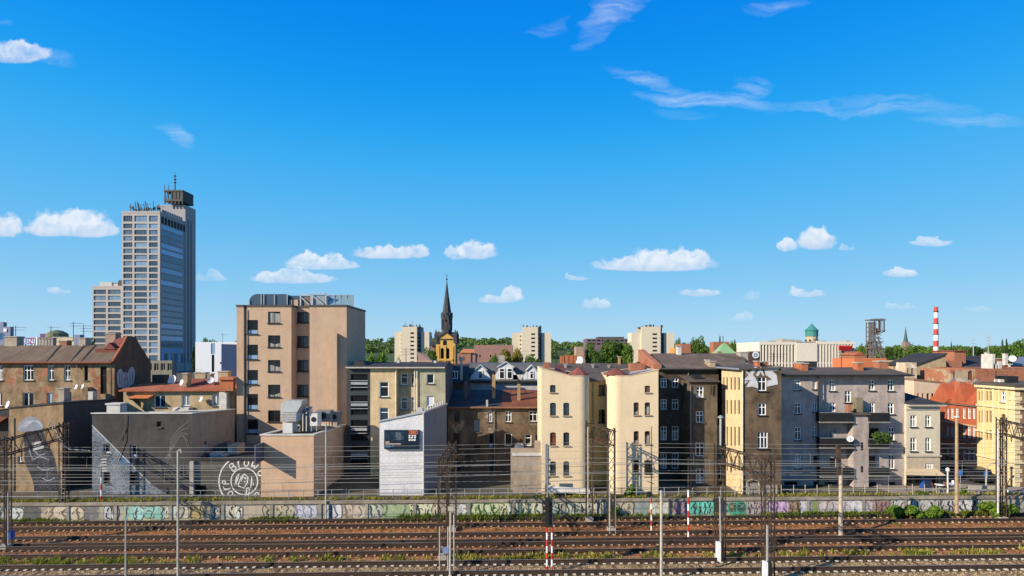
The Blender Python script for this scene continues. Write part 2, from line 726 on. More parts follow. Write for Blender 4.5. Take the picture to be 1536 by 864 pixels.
def make_world():
 w = bpy.data.worlds.new('World')
 SC.world = w
 w.use_nodes = True
 nt = w.node_tree
 N, L = nt.nodes, nt.links
 bg = N['Background']
 sky = N.new('ShaderNodeTexSky')
 sky.sky_type = 'NISHITA'
 sky.sun_disc = False
 sky.sun_elevation = math.asin(-SUN.z)
 sky.sun_rotation = math.atan2(-SUN.x, -SUN.y) % (2 * math.pi)
 sky.air_density = SKY[0]
 sky.dust_density = SKY[1]
 sky.ozone_density = SKY[2]
 hs = N.new('ShaderNodeHueSaturation')
 hs.inputs['Saturation'].default_value = SKY[3]
 hs.inputs['Hue'].default_value = SKY[5]
 L.new(sky.outputs[0], hs.inputs['Color'])
 tc = N.new('ShaderNodeTexCoord')
 s = N.new('ShaderNodeSeparateXYZ')
 L.new(tc.outputs['Generated'], s.inputs[0])
 # deep blue overhead, paling towards the skyline
 grad = ramp(nt, mathn(nt, 'ADD', s.outputs[2], 0.0, True), [(p, tuple(v / 6 / .1757 for v in c)) for p, c in SKYRAMP])
 grad.node.color_ramp.interpolation = 'B_SPLINE'
 g6 = N.new('ShaderNodeVectorMath')
 g6.operation = 'SCALE'
 g6.inputs['Scale'].default_value = 6.0
 L.new(grad, g6.inputs[0])
 skyc = mixrgb(nt, .96, hs.outputs[0], g6.outputs[0])
 yy = mathn(nt, 'MAXIMUM', s.outputs[1], .02)
 c = N.new('ShaderNodeCombineXYZ')
 L.new(mathn(nt, 'DIVIDE', s.outputs[0], yy), c.inputs[0])
 L.new(mathn(nt, 'DIVIDE', s.outputs[2], yy), c.inputs[1])
 uv = c.outputs[0]

 def vm(op, a, b=None):
  n = N.new('ShaderNodeVectorMath')
  n.operation = op
  for i, v in enumerate((a, b)):
   if v is None:
    continue
   if isinstance(v, tuple):
    n.inputs[i].default_value = v
   else:
    L.new(v, n.inputs[i])
  return n.outputs['Value'] if op == 'DOT_PRODUCT' else n.outputs[0]

 def ncol(vec, scale, detail, rough):
  n = N.new('ShaderNodeTexNoise')
  n.inputs['Scale'].default_value = scale
  n.inputs['Detail'].default_value = detail
  n.inputs['Roughness'].default_value = rough
  L.new(vec, n.inputs['Vector'])
  return n.outputs['Color'], n.outputs['Fac']

 # heaped clouds: ellipses with a flatter base, their outline pushed about by noise
 wc, wf = ncol(uv, 34.0, 6, .58)
 warp = vm('MULTIPLY', vm('SUBTRACT', wc, (.5, .5, .5)), (.040, .046, 0))
 p = vm('ADD', uv, warp)
 cum = [(108, 343, 66, 30, 13, 1), (135, 348, 45, 24, 9, 1), (75, 345, 42, 22, 11, 1), (5, 343, 30, 24, 14, 1), (22, 82, 52, 22, 14, .8),
           (440, 419, 66, 13, 7, .72), (412, 416, 28, 12, 8, .8), (484, 399, 58, 15, 6, .85), (462, 393, 24, 16, 8, .95), (582, 381, 58, 14, 8, .95), (630, 380, 14, 14, 8, .8),
           (714, 380, 32, 17, 10, .9), (682, 382, 16, 9, 8, .7), (745, 450, 34, 9, 5, .7), (765, 445, 18, 11, 6, .75), (980, 400, 92, 15, 8, .95), (1000, 394, 55, 22, 9, 1), (1040, 392, 26, 18, 8, .95),
           (868, 416, 17, 6, 5, .6), (1225, 362, 28, 24, 14, 1), (1182, 370, 19, 12, 8, .9), (1270, 372, 13, 6, 4, .55), (1398, 364, 32, 9, 6, .7),
           (1350, 410, 30, 9, 6, .75), (1052, 440, 30, 8, 5, .7), (1210, 441, 28, 9, 5, .75), (893, 458, 24, 8, 5, .6),
           (1125, 446, 14, 6, 4, .4), (1350, 460, 22, 6, 4, .45), (1472, 464, 26, 6, 4, .4), (318, 417, 26, 8, 5, .45), (86, 437, 18, 6, 4, .5), (1112, 478, 18, 5, 4, .4)]
 acc = hgt = None
 sv = N.new('ShaderNodeSeparateXYZ')
 L.new(uv, sv.inputs[0])
 for (x, y, rx, up, dn, a) in cum:
  q = vm('MULTIPLY', vm('SUBTRACT', p, ((x - CX) / F, (HY - y) / F, 0)), (F / rx / 1.10, F / up / 1.10, 0))
  low = vm('MULTIPLY', vm('SUBTRACT', uv, ((x - CX) / F, (HY - y) / F, 0)), (0, -F / dn / 1.05, 0))
  q = vm('MAXIMUM', vm('ABSOLUTE', q), low) if False else vm('MAXIMUM', q, vm('MAXIMUM', low, vm('MULTIPLY', q, (-1, 0, 0))))
  k = mathn(nt, 'MULTIPLY', mathn(nt, 'SUBTRACT', 1.0, vm('DOT_PRODUCT', q, q)), 1.0)
  k = mathn(nt, 'MINIMUM', mathn(nt, 'MULTIPLY', k, 1.9), a)
  acc = k if acc is None else mathn(nt, 'MAXIMUM', acc, k)
  hh = mathn(nt, 'MULTIPLY', mathn(nt, 'GREATER_THAN', k, 0.0), mathn(nt, 'DIVIDE', mathn(nt, 'SUBTRACT', sv.outputs[1], (HY - y - dn) / F), (up + dn) * .8 / F, True))
  hgt = hh if hgt is None else mathn(nt, 'MAXIMUM', hgt, hh)
 n2 = ncol(p, 60.0, 5, .6)[1]
 d = mathn(nt, 'ADD', acc, mathn(nt, 'MULTIPLY', mathn(nt, 'SUBTRACT', n2, .50), 1.1))
 dens = N.new('ShaderNodeMapRange')
 dens.interpolation_type = 'SMOOTHSTEP'
 dens.inputs[1].default_value = .02
 dens.inputs[2].default_value = 1.35
 L.new(d, dens.inputs[0])
 cumd = mathn(nt, 'MULTIPLY', dens.outputs[0], mathn(nt, 'GREATER_THAN', s.outputs[1], .03))
 cumd = mathn(nt, 'MULTIPLY', cumd, .92)
 # thin high streaks
 sc_, sf = ncol(mapped(nt, uv, 5, 9, 1), 1.0, 5, .6)
 p2 = vm('ADD', uv, vm('MULTIPLY', vm('SUBTRACT', sc_, (.5, .5, .5)), (.16, .075, 0)))
 acc2 = None
 for (x, y, ln, wd, ang, a) in [(985, 120, 85, 12, -18, .8), (1060, 147, 110, 13, -4, 1.0), (1125, 128, 32, 16, 25, .8), (1225, 155, 100, 8, -3, .7), (1345, 160, 125, 18, -3, .8),
                                   (1460, 183, 100, 10, 2, .65), (928, 24, 66, 22, 24, .9), (822, 40, 34, 12, 15, .45), (1168, 6, 46, 11, 6, .5), (262, 206, 34, 15, -32, .8),
                                   (1030, 168, 60, 7, -8, .3), (85, 88, 28, 9, -25, .35), (10, 36, 20, 6, 0, .25), (890, 55, 40, 8, 20, .5)]:
  c0, s0 = math.cos(math.radians(ang)), math.sin(math.radians(ang))
  q = vm('SUBTRACT', p2, ((x - CX) / F, (HY - y) / F, 0))
  e1 = vm('DOT_PRODUCT', q, (c0 * F / ln, s0 * F / ln, 0))
  e2 = vm('DOT_PRODUCT', q, (-s0 * F / wd, c0 * F / wd, 0))
  k = mathn(nt, 'SUBTRACT', 1.0, mathn(nt, 'ADD', mathn(nt, 'MULTIPLY', e1, e1), mathn(nt, 'MULTIPLY', e2, e2)))
  k = mathn(nt, 'MULTIPLY', mathn(nt, 'MAXIMUM', k, 0.0), a)
  acc2 = k if acc2 is None else mathn(nt, 'MAXIMUM', acc2, k)
 fib = ncol(mapped(nt, p2, 9, 70, 1), 1.0, 6, .65)[1]
 st = mathn(nt, 'MULTIPLY', acc2, ramp(nt, fib, [(.33, .0), (.85, 1.0)]))
 st = mathn(nt, 'MULTIPLY', mathn(nt, 'MULTIPLY', st, mathn(nt, 'GREATER_THAN', s.outputs[1], .03)), .72)
 # relief of the heaps: brighter towards the sun (left, above), a blue grey base
 a1 = ncol(uv, 30.0, 5, .6)[1]
 a2 = ncol(vm('ADD', uv, (-.007, .012, 0)), 30.0, 5, .6)[1]
 rel = mathn(nt, 'ADD', .85, mathn(nt, 'MULTIPLY', mathn(nt, 'SUBTRACT', a1, a2), 2.2), True)
 rel = mathn(nt, 'MULTIPLY', rel, mathn(nt, 'ADD', .25, mathn(nt, 'MULTIPLY', hgt, .95)), True)
 col = mixrgb(nt, rel, CLOUD[0], CLOUD[1])
 base = mixrgb(nt, mathn(nt, 'MULTIPLY', st, .9), skyc, CLOUD[2])
 fin = mixrgb(nt, cumd, base, col)
 L.new(fin, bg.inputs['Color'])
 bg.inputs['Strength'].default_value = SKY[4]


SKY = (1.0, .6, 3.0, 1.25, .12, .5)
CLOUD = ((2.9, 3.5, 4.5), (4.95, 5.05, 5.3), (4.3, 4.75, 5.4))
SKYRAMP = [(0, (.44, .66, .82)), (.055, (.33, .60, .82)), (.11, (.23, .54, .82)), (.19, (.125, .47, .83)), (.31, (.03, .39, .84)), (.40, (.005, .31, .84)), (.50, (0, .225, .81)), (.62, (0, .20, .70)), (1, (.10, .21, .46))]  # zenith stops, out of view, are set to lighten the shadows
make_world()
SC.view_settings.view_transform = 'Standard'
SC.view_settings.look = 'None'
SC.view_settings.gamma = 1.0
SC.view_settings.exposure = .65
SC.cycles.max_bounces = 5
SC.cycles.diffuse_bounces = 2
SC.cycles.glossy_bounces = 2
SC.cycles.use_denoising = True
SC.cycles.caustics_reflective = False
SC.cycles.caustics_refractive = False

# ------------------------------------------------------------------ shared materials
GL = dict(net=net_glass('glass_net'), dark=glass('glass_dark', (.008, .009, .012), .07, 0, .32), blue=glass('glass_blue', (.02, .035, .055), .06, spec=.6), curtain=glass('glass_curtain', (.16, .18, .20), .25),
          low=glass('glass_panel', (.20, .32, .46), .2), red=glass('shutter_red', (.16, .04, .02), .5), sky=glass('glass_sky', (.032, .058, .09), .05, .8, .6),
          shade=glass('glass_shade', (.05, .10, .17), .04, .6, 1.0), black=glass('glass_black', (.006, .006, .007), .5, 0, .12), white=glass('board_white', (.55, .56, .60), .6), ochre=glass('glass_ochre', (.10, .055, .03), .2))
FR.update(white=plain('frame_white', (.82, .82, .80), .5, var=.08), dark=plain('frame_dark', (.025, .024, .024), .5), brown=plain('frame_brown', (.13, .06, .04), .6),
          sill=plain('sill_dark', (.10, .085, .075), .6), sill_cream=plain('sill_cream', (.36, .28, .19), .7), grey=plain('frame_grey', (.30, .31, .33), .5), concrete=plain('frame_concrete', (.55, .50, .44), .8))
STEEL = plain('steel_galvanised', (.42, .43, .44), .45, .6, .2, 6)
PALE = plain('pole_pale', (.40, .365, .30), .6, 0, .25, 2)
RUSTY = plain('steel_rusty', (.038, .029, .024), .8, .1, .4, 2.0, rust=(.085, .050, .030))
CONC = plain('concrete', (.34, .31, .27), .9, 0, .3, 1.5, bumpy=.3)
CONCL = plain('concrete_light', (.52, .50, .46), .9, 0, .25, 1.5)
WHITEP = plain('white_paint', (.75, .75, .73), .6, 0, .1)
REDP = plain('red_paint', (.50, .035, .025), .5, 0, .2)
BLACKP = plain('black_paint', (.018, .018, .018), .5)
BLUEP = plain('blue_paint', (.02, .07, .30), .45)
FELT = roofmat('roof_felt', (.082, .066, .054), (.125, .10, .08))
FELTB = roofmat('roof_felt_brown', (.125, .086, .060), (.18, .135, .10), .5)
FELTD = roofmat('roof_felt_dark', (.030, .030, .034), (.055, .055, .06))
TILE = roofmat('roof_tile_red', (.30, .085, .04), (.40, .15, .08), .3)
TILED = roofmat('roof_tile_dark_red', (.17, .05, .04), (.23, .08, .06), .3)
RUSTR = roofmat('roof_sheet_rust', (.22, .075, .035), (.13, .05, .03), .5)
BRICK = plaster('brick_red', (.34, .11, .06), .3, .3, brick=1.0)
BRICKO = plaster('brick_orange', (.45, .15, .07), .3, .3, brick=.55)
ZINC = plain('zinc_sheet', (.50, .50, .50), .45, .5, .15)
DISHM = plain('dish_paint', (.62, .62, .62), .5, 0, .08)
GRASS = foliage('grass_blades', (.085, .14, .014), (.27, .31, .035), .4)
DRYG = foliage('dry_grass', (.19, .18, .03), (.32, .30, .055), .3)
LEAF = foliage('leaf_green', (.030, .075, .014), (.11, .19, .030))
LEAFB = foliage('leaf_bush', (.055, .13, .016), (.18, .29, .035), .35)
LEAFD = foliage('leaf_dark', (.018, .042, .012), (.06, .11, .022))
LEAFY = foliage('leaf_yellow', (.15, .15, .02), (.34, .25, .03))
BARK = plain('bark', (.09, .065, .045), .9)

# ------------------------------------------------------------------ ground, tracks
KT = .030


def TY(D0, x):          # tracks and wall run slightly away to the right
 return D0 + KT * x


def ballast():
 m, nt, b = nodes_of('ballast')
 pos = position(nt)
 s = nt.nodes.new('ShaderNodeSeparateXYZ')
 nt.links.new(pos, s.inputs[0])
 yy = mathn(nt, 'SUBTRACT', s.outputs[1], mathn(nt, 'MULTIPLY', s.outputs[0], KT))
 n0 = noise(nt, pos, .6, 6, .7)
 n1 = noise(nt, mapped(nt, pos, .12, .9, 1), 1.0, 6, .7)
 n2 = noise(nt, pos, 6.0, 3, .8)
 vor = nt.nodes.new('ShaderNodeTexVoronoi')
 vor.inputs['Scale'].default_value = 8.0
 nt.links.new(pos, vor.inputs['Vector'])
 rust = mixrgb(nt, ramp(nt, n1, [(.35, 0), (.65, 1)]), (.23, .088, .036), (.43, .195, .085))
 rust = mixrgb(nt, ramp(nt, n0, [(.56, 0), (.66, 1)]), rust, (.085, .05, .036))
 tan = mixrgb(nt, ramp(nt, n0, [(.35, 0), (.65, 1)]), (.25, .165, .085), (.42, .30, .165))
 k = mathn(nt, 'ADD', yy, mathn(nt, 'MULTIPLY', mathn(nt, 'SUBTRACT', n0, .5), 2.5))
 mr = nt.nodes.new('ShaderNodeMapRange')
 mr.inputs[1].default_value = 41.2
 mr.inputs[2].default_value = 42.4
 nt.links.new(k, mr.inputs[0])
 c = mixrgb(nt, mr.outputs[0], tan, rust)
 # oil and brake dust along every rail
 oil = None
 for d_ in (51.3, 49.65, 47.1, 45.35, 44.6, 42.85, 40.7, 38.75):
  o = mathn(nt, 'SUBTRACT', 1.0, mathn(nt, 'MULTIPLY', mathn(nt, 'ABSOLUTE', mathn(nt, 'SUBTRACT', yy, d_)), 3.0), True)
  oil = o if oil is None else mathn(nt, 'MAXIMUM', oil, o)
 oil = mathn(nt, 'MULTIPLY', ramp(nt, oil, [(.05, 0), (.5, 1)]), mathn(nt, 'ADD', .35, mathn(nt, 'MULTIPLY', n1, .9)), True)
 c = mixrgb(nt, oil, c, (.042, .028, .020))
 sep = nt.nodes.new('ShaderNodeSeparateColor')
 nt.links.new(vor.outputs['Color'], sep.inputs[0])
 c = mixrgb(nt, 1.0, c, ramp(nt, sep.outputs[0], [(0, .45), (.75, 1.1), (1, 1.7)]), 'MULTIPLY')
 c = mixrgb(nt, 1.0, c, ramp(nt, n2, [(.3, .7), (.7, 1.25)]), 'MULTIPLY')
 nt.links.new(c, b.inputs['Base Color'])
 b.inputs['Roughness'].default_value = .95
 b.inputs['Specular IOR Level'].default_value = .05
 bump(nt, b, mathn(nt, 'ADD', vor.outputs['Distance'], n2), .9, .08)
 return m


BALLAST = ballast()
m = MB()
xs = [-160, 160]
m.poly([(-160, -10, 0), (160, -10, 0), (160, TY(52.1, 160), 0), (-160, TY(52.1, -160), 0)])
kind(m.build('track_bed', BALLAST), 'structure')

ASPH = plain('asphalt', (.075, .070, .068), .9, 0, .35, .6)
PAVE = plain('paving', (.27, .22, .19), .9, 0, .2, .8)
EARTH = plain('ground_earth', (.10, .085, .06), .95, 0, .4, .3)
m = MB()
m.poly([(-7000, TY(52.3, -7000) if False else 40, ZG - .006), (-160, TY(52.3, -160), ZG - .006), (160, TY(52.3, 160), ZG - .006), (7000, 40, ZG - .006), (7000, 9000, ZG - .006), (-7000, 9000, ZG - .006)])
kind(m.build('ground', EARTH), 'structure')
m = MB()
m.poly([(36, TY(52.6, 36), ZG), (70, TY(52.6, 70), ZG), (70, 56.8, ZG), (49.6, 56.8, ZG), (47.6, 57.5, ZG), (45.6, 58.2, ZG), (36, 58.2, ZG)])
kind(m.build('pavement', PAVE), 'structure')
m = MB()
m.poly([(45.6, 58.2, ZG + .002), (49.4, 56.9, ZG + .002), (49.4, 110, ZG + .002), (45.6, 110, ZG + .002)])
kind(m.build('road', ASPH), 'structure')

RAILM = plain('rail_side', (.055, .035, .026), .8, .2, .3, 3)
RAILT = plain('rail_head', (.50, .47, .44), .32, .85, .1, 5)
SLEEP = plain('sleeper_concrete', (.58, .53, .45), .9, 0, .35, 4)
SLEEPD = plain('sleeper_body', (.13, .075, .045), .95, 0, .5, 6)
SLEEPB = plain('sleeper_stained', (.50, .37, .24), .9, 0, .5, 4)

TRACKS = [(51.55, 49.9, 'farthest railway track running along the graffiti wall', SLEEPB), (47.35, 45.6, 'second railway track out from the graffiti wall', SLEEPB),
          (44.85, 43.1, 'third railway track, bordering the grass strip', SLEEPB), (40.95, 39.0, 'nearest railway track, on pale ballast in front of the grass strip', SLEEP)]


def make_rail(D, root):
 r = MB()
 x0, x1 = -52, 56
 a, b = Vector((x0, TY(D, x0), 0)), Vector((x1, TY(D, x1), 0))
 def sec(y0, y1, z0, z1):
  r.hexa([(a.x, a.y + y0, z0), (b.x, b.y + y0, z0), (b.x, b.y + y1, z0), (a.x, a.y + y1, z0), (a.x, a.y + y0, z1), (b.x, b.y + y0, z1), (b.x, b.y + y1, z1), (a.x, a.y + y1, z1)])
 sec(-.09, .09, .03, .055)
 sec(-.025, .025, .055, .20)
 sec(-.05, .05, .20, .255)
 r.cur = 1
 sec(-.036, .036, .256, .261)
 return r.build('rail', [RAILM, RAILT], root)


def make_tracks():
 for ti, (D1, D0, label, smat) in enumerate(TRACKS):
  Dm = (D1 + D0) / 2
  g = D1 - D0
  root = thing('railway_track', label, 'railway track', (0, Dm, 0), 'railway tracks side by side')
  make_rail(D1, root)
  make_rail(D0, root)
  w = .12
  L = g / 2 + .35

  q_ = .85 if ti == 3 else .48

  def shape(mb, x, yc, j=0.0):
   """sleeper sunk in ballast: dark body, pale shoulders beside the rails"""
   mb.cur = 0
   mb.box(x - w, x + w, yc - L, yc + L, -.12, .02 + j)
   mb.cur = 1
   for yy, ly in ((-g / 2 - .34, .17), (g / 2 - .34, .13)):
    mb.box(x - w * q_, x + w * q_, yc + yy - ly / 2, yc + yy + ly / 2, -.05, .085 + j)
  s = MB()
  shape(s, 0, 0)
  sm = s.build('sleeper', [SLEEPD, smat])
  smd = sm.data
  bpy.data.objects.remove(sm)
  pitch = .60
  xs = [-48 + pitch * i for i in range(int(100 / pitch))]
  near = sorted(xs, key=lambda x: abs(x))[:100]
  ns = set(near)
  for x in near:
   o = bpy.data.objects.new('sleeper', smd)
   COL.objects.link(o)
   o.parent = root
   o.location = (x, KT * x + RND.uniform(-.03, .03), RND.uniform(-.045, .012))
   o.rotation_euler = (0, 0, math.atan(KT) + RND.uniform(-.012, .012))
  far = MB()
  for x in xs:
   if x not in ns:
    shape(far, x, Dm + KT * x, RND.uniform(-.03, .01))
  kind(far.build('sleepers_beyond', [SLEEPD, smat], root), 'stuff')


make_tracks()


def make_stones():
 """loose ballast stones, thousands of small lumps"""
 m = MB()
 for i in range(15000):
  x = RND.uniform(-52, 54)
  y = RND.choice([RND.uniform(36, 52), RND.uniform(36.3, 42.5), RND.uniform(43, 51.9)])
  r = RND.uniform(.03, .075)
  yy = y + KT * x
  n = len(m.v)
  z0 = RND.uniform(-.02, .02)
  a0 = RND.uniform(0, 6.28)
  m.cur = 0 if y < 41.6 else (RND.choice([1, 1, 1, 2, 3]))
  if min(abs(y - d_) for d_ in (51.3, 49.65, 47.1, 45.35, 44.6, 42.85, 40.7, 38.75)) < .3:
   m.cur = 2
  for k in range(4):
   rr = r * RND.uniform(.7, 1.3)
   m.v.append((x + math.cos(a0 + k * 1.57) * rr, yy + math.sin(a0 + k * 1.57) * rr, z0 - .01))
  m.v.append((x + RND.uniform(-.3, .3) * r, yy + RND.uniform(-.3, .3) * r, z0 + r * RND.uniform(.7, 1.4)))
  for k in range(4):
   m.f.append((n + k, n + (k + 1) % 4, n + 4))
   m.mi.append(m.cur)
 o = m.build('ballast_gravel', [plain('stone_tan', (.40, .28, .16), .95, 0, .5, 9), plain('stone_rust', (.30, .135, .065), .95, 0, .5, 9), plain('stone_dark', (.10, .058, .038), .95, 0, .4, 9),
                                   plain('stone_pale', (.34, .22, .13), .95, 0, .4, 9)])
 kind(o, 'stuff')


make_stones()


def blades(name, mat, items, parent=None):
 """items: (x, y, z, height, spread): one tuft of grass each"""
 m = MB()
 for (x, y, z, h, sp, k) in items:
  for i in range(k):
   a = RND.uniform(0, 6.28)
   bx, by = x + RND.gauss(0, sp), y + RND.gauss(0, sp)
   hh = h * RND.uniform(.5, 1.3)
   w = .02 + .018 * RND.random()
   lx, ly = math.cos(a) * hh * .5, math.sin(a) * hh * .5
   px, py = -math.sin(a) * w, math.cos(a) * w
   m.poly([(bx - px, by - py, z), (bx + px, by + py, z), (bx + lx * .35 + px, by + ly * .35 + py, z + hh * .6), (bx + lx * .35 - px, by + ly * .35 - py, z + hh * .6)])
   m.poly([(bx + lx * .35 - px, by + ly * .35 - py, z + hh * .6), (bx + lx * .35 + px, by + ly * .35 + py, z + hh * .6), (bx + lx, by + ly, z + hh)])
 return m.build(name, mat, parent)


def grassy(x):
 return .5 + .5 * math.sin(x * .31 + 1.0) * math.cos(x * .13) + .35 * math.sin(x * 1.3)


strip = []
for i in range(1500):
 x = RND.uniform(-48, 52)
 d = RND.gauss(41.95, .33)
 if RND.random() < max(.08, grassy(x) - .25):
  strip.append((x, TY(d, x), 0, RND.uniform(.14, .38), .15, 11))
kind(blades('grass_between_tracks', DRYG, [t for i, t in enumerate(strip) if i % 4 or t[0] > -20]), 'stuff')
kind(blades('green_grass_between_tracks', GRASS, [t for i, t in enumerate(strip) if i % 4 == 0 or t[0] < -28]), 'stuff')
foot = []
for i in range(2200):
 x = RND.uniform(-50, 54)
 px = CX + x / 52 * F
 dens = .35
 for a, b_, dd in ((0, 105, .75), (380, 450, .8), (600, 870, 1.0), (870, 1000, .75), (1150, 1260, .9), (1260, 1536, .9), (180, 370, .12), (450, 590, .2)):
  if a <= px <= b_:
   dens = dd
 if RND.random() < dens:
  foot.append((x, TY(RND.uniform(51.62, 52.05), x), 0, RND.uniform(.15, .42) * (.45 + dens * 1.05), .12, 14))
kind(blades('grass_along_wall', GRASS, foot), 'stuff')
top = []
for i in range(1100):
 x = RND.uniform(-50, 54)
 px = CX + x / 52 * F
 if RND.random() < (.85 if (640 < px < 880 or 1170 < px < 1260 or px < 330) else .4):
  top.append((x, TY(RND.uniform(52.4, 52.9), x), ZG, RND.uniform(.10, .28), .13, 11))
kind(blades('moss_and_grass_on_wall', DRYG, top), 'stuff')
lit = [(RND.uniform(-50, 54), 0) for i in range(160)]
kind(blades('weeds_in_ballast', GRASS, [(x, TY(RND.choice([48.5, 45.2, 49.0, 51.7, 43.0]) + RND.gauss(0, .2), x), 0, RND.uniform(.08, .25), .12, 6) for x, _ in lit]), 'stuff')
# ------------------------------------------------------------------ retaining wall, graffiti, railing
WALLF = Face((-78, TY(52.0, -78)), (82, TY(52.0, 82)))
WTOP = 1.72


def px_u(px, D0=52.0):
 return WALLF.uz(px, 770)[0]


def ribbon(mb, fc, pts, w, off, closed=False):
 """a brush stroke of width w lying on wall plane fc"""
 n = len(pts)
 left, right = [], []
 for i in range(n):
  a = Vector(pts[i - 1] if (i > 0 or closed) else pts[i])
  c = Vector(pts[(i + 1) % n] if (i < n - 1 or closed) else pts[i])
  t = (c - a)
  if t.length < 1e-6:
   t = Vector((1, 0))
  t.normalize()
  nn = Vector((-t.y, t.x)) * (w / 2)
  p = Vector(pts[i])
  left.append(p + nn)
  right.append(p - nn)
 k = len(mb.v)
 for l, r in zip(left, right):
  mb.v.append(fc.at(l.x, l.y, off))
  mb.v.append(fc.at(r.x, r.y, off))
 for i in range(n - 1 + (1 if closed else 0)):
  j = (i + 1) % n
  mb.f.append((k + 2 * i, k + 2 * i + 1, k + 2 * j + 1, k + 2 * j))
  mb.mi.append(mb.cur)


def area(mb, fc, pts, off):
 mb.poly([fc.at(p[0], p[1], off) for p in pts])


def smooth(pts, it=2, closed=True):
 for _ in range(it):
  out = []
  n = len(pts)
  rng = range(n) if closed else range(n - 1)
  if not closed:
   out.append(pts[0])
  for i in rng:
   a, b = pts[i], pts[(i + 1) % n]
   out.append((a[0] * .75 + b[0] * .25, a[1] * .75 + b[1] * .25))
   out.append((a[0] * .25 + b[0] * .75, a[1] * .25 + b[1] * .75))
  if not closed:
   out.append(pts[-1])
  pts = out
 return pts


wallroot = thing('retaining_wall', 'long concrete retaining wall covered in graffiti beside the tracks', 'wall', (0, 52, 0))
m = MB()
A, B = WALLF.A, WALLF.B
n_ = -WALLF.n
m.hexa([(A.x, A.y, -.3), (B.x, B.y, -.3), (B.x + n_.x * .4, B.y + n_.y * .4, -.3), (A.x + n_.x * .4, A.y + n_.y * .4, -.3),
  (A.x, A.y, WTOP - .22), (B.x, B.y, WTOP - .22), (B.x + n_.x * .4, B.y + n_.y * .4, WTOP - .22), (A.x + n_.x * .4, A.y + n_.y * .4, WTOP - .22)])
WALLM = plaster('wall_concrete', (.40, .36, .29), .45, .6, seed=4.0)
m.build('wall_face', WALLM, wallroot)
m = MB()
u = 0
while u < WALLF.L:
 L_ = RND.uniform(4.5, 7.5)
 u1 = min(WALLF.L, u + L_ - .02)
 dz = RND.uniform(-.02, .02)
 zt = WTOP + dz
 p = [WALLF.at(u, 0, .12), WALLF.at(u1, 0, .12), WALLF.at(u1, 0, -.55), WALLF.at(u, 0, -.55)]
 m.prism([(q[0], q[1]) for q in p], WTOP - .215, zt)
 u = u1 + .02
m.build('coping', plaster('coping_concrete', (.33, .29, .22), .6, .3, seed=7.0), wallroot)
m = MB()
for px in list(range(-40, 1600, 74)):
 if px in (34, 1070):
  continue
 uu = px_u(px + RND.uniform(-9, 9))
 p = [WALLF.at(uu - .14, 0, .07), WALLF.at(uu + .14, 0, .07), WALLF.at(uu + .14, 0, -.02), WALLF.at(uu - .14, 0, -.02)]
 m.prism([(q[0], q[1]) for q in p], -.25, WTOP - .225)
m.build('pilasters', plaster('pilaster_concrete', (.34, .31, .26), .5, .6, seed=2.0), wallroot)

PAINTS = {}


def paint(c):
 k = tuple(round(v, 3) for v in c)
 if k not in PAINTS:
  c = tuple(v * .86 + .03 for v in c)
  PAINTS[k] = plaster('paint_%d' % len(PAINTS), c, .25, .45, rough=.85, seed=len(PAINTS) * 1.7, patch=(.37, .33, .26), pscale=2.6, pcut=.60)
 return PAINTS[k]


INK = (.022, .021, .021)
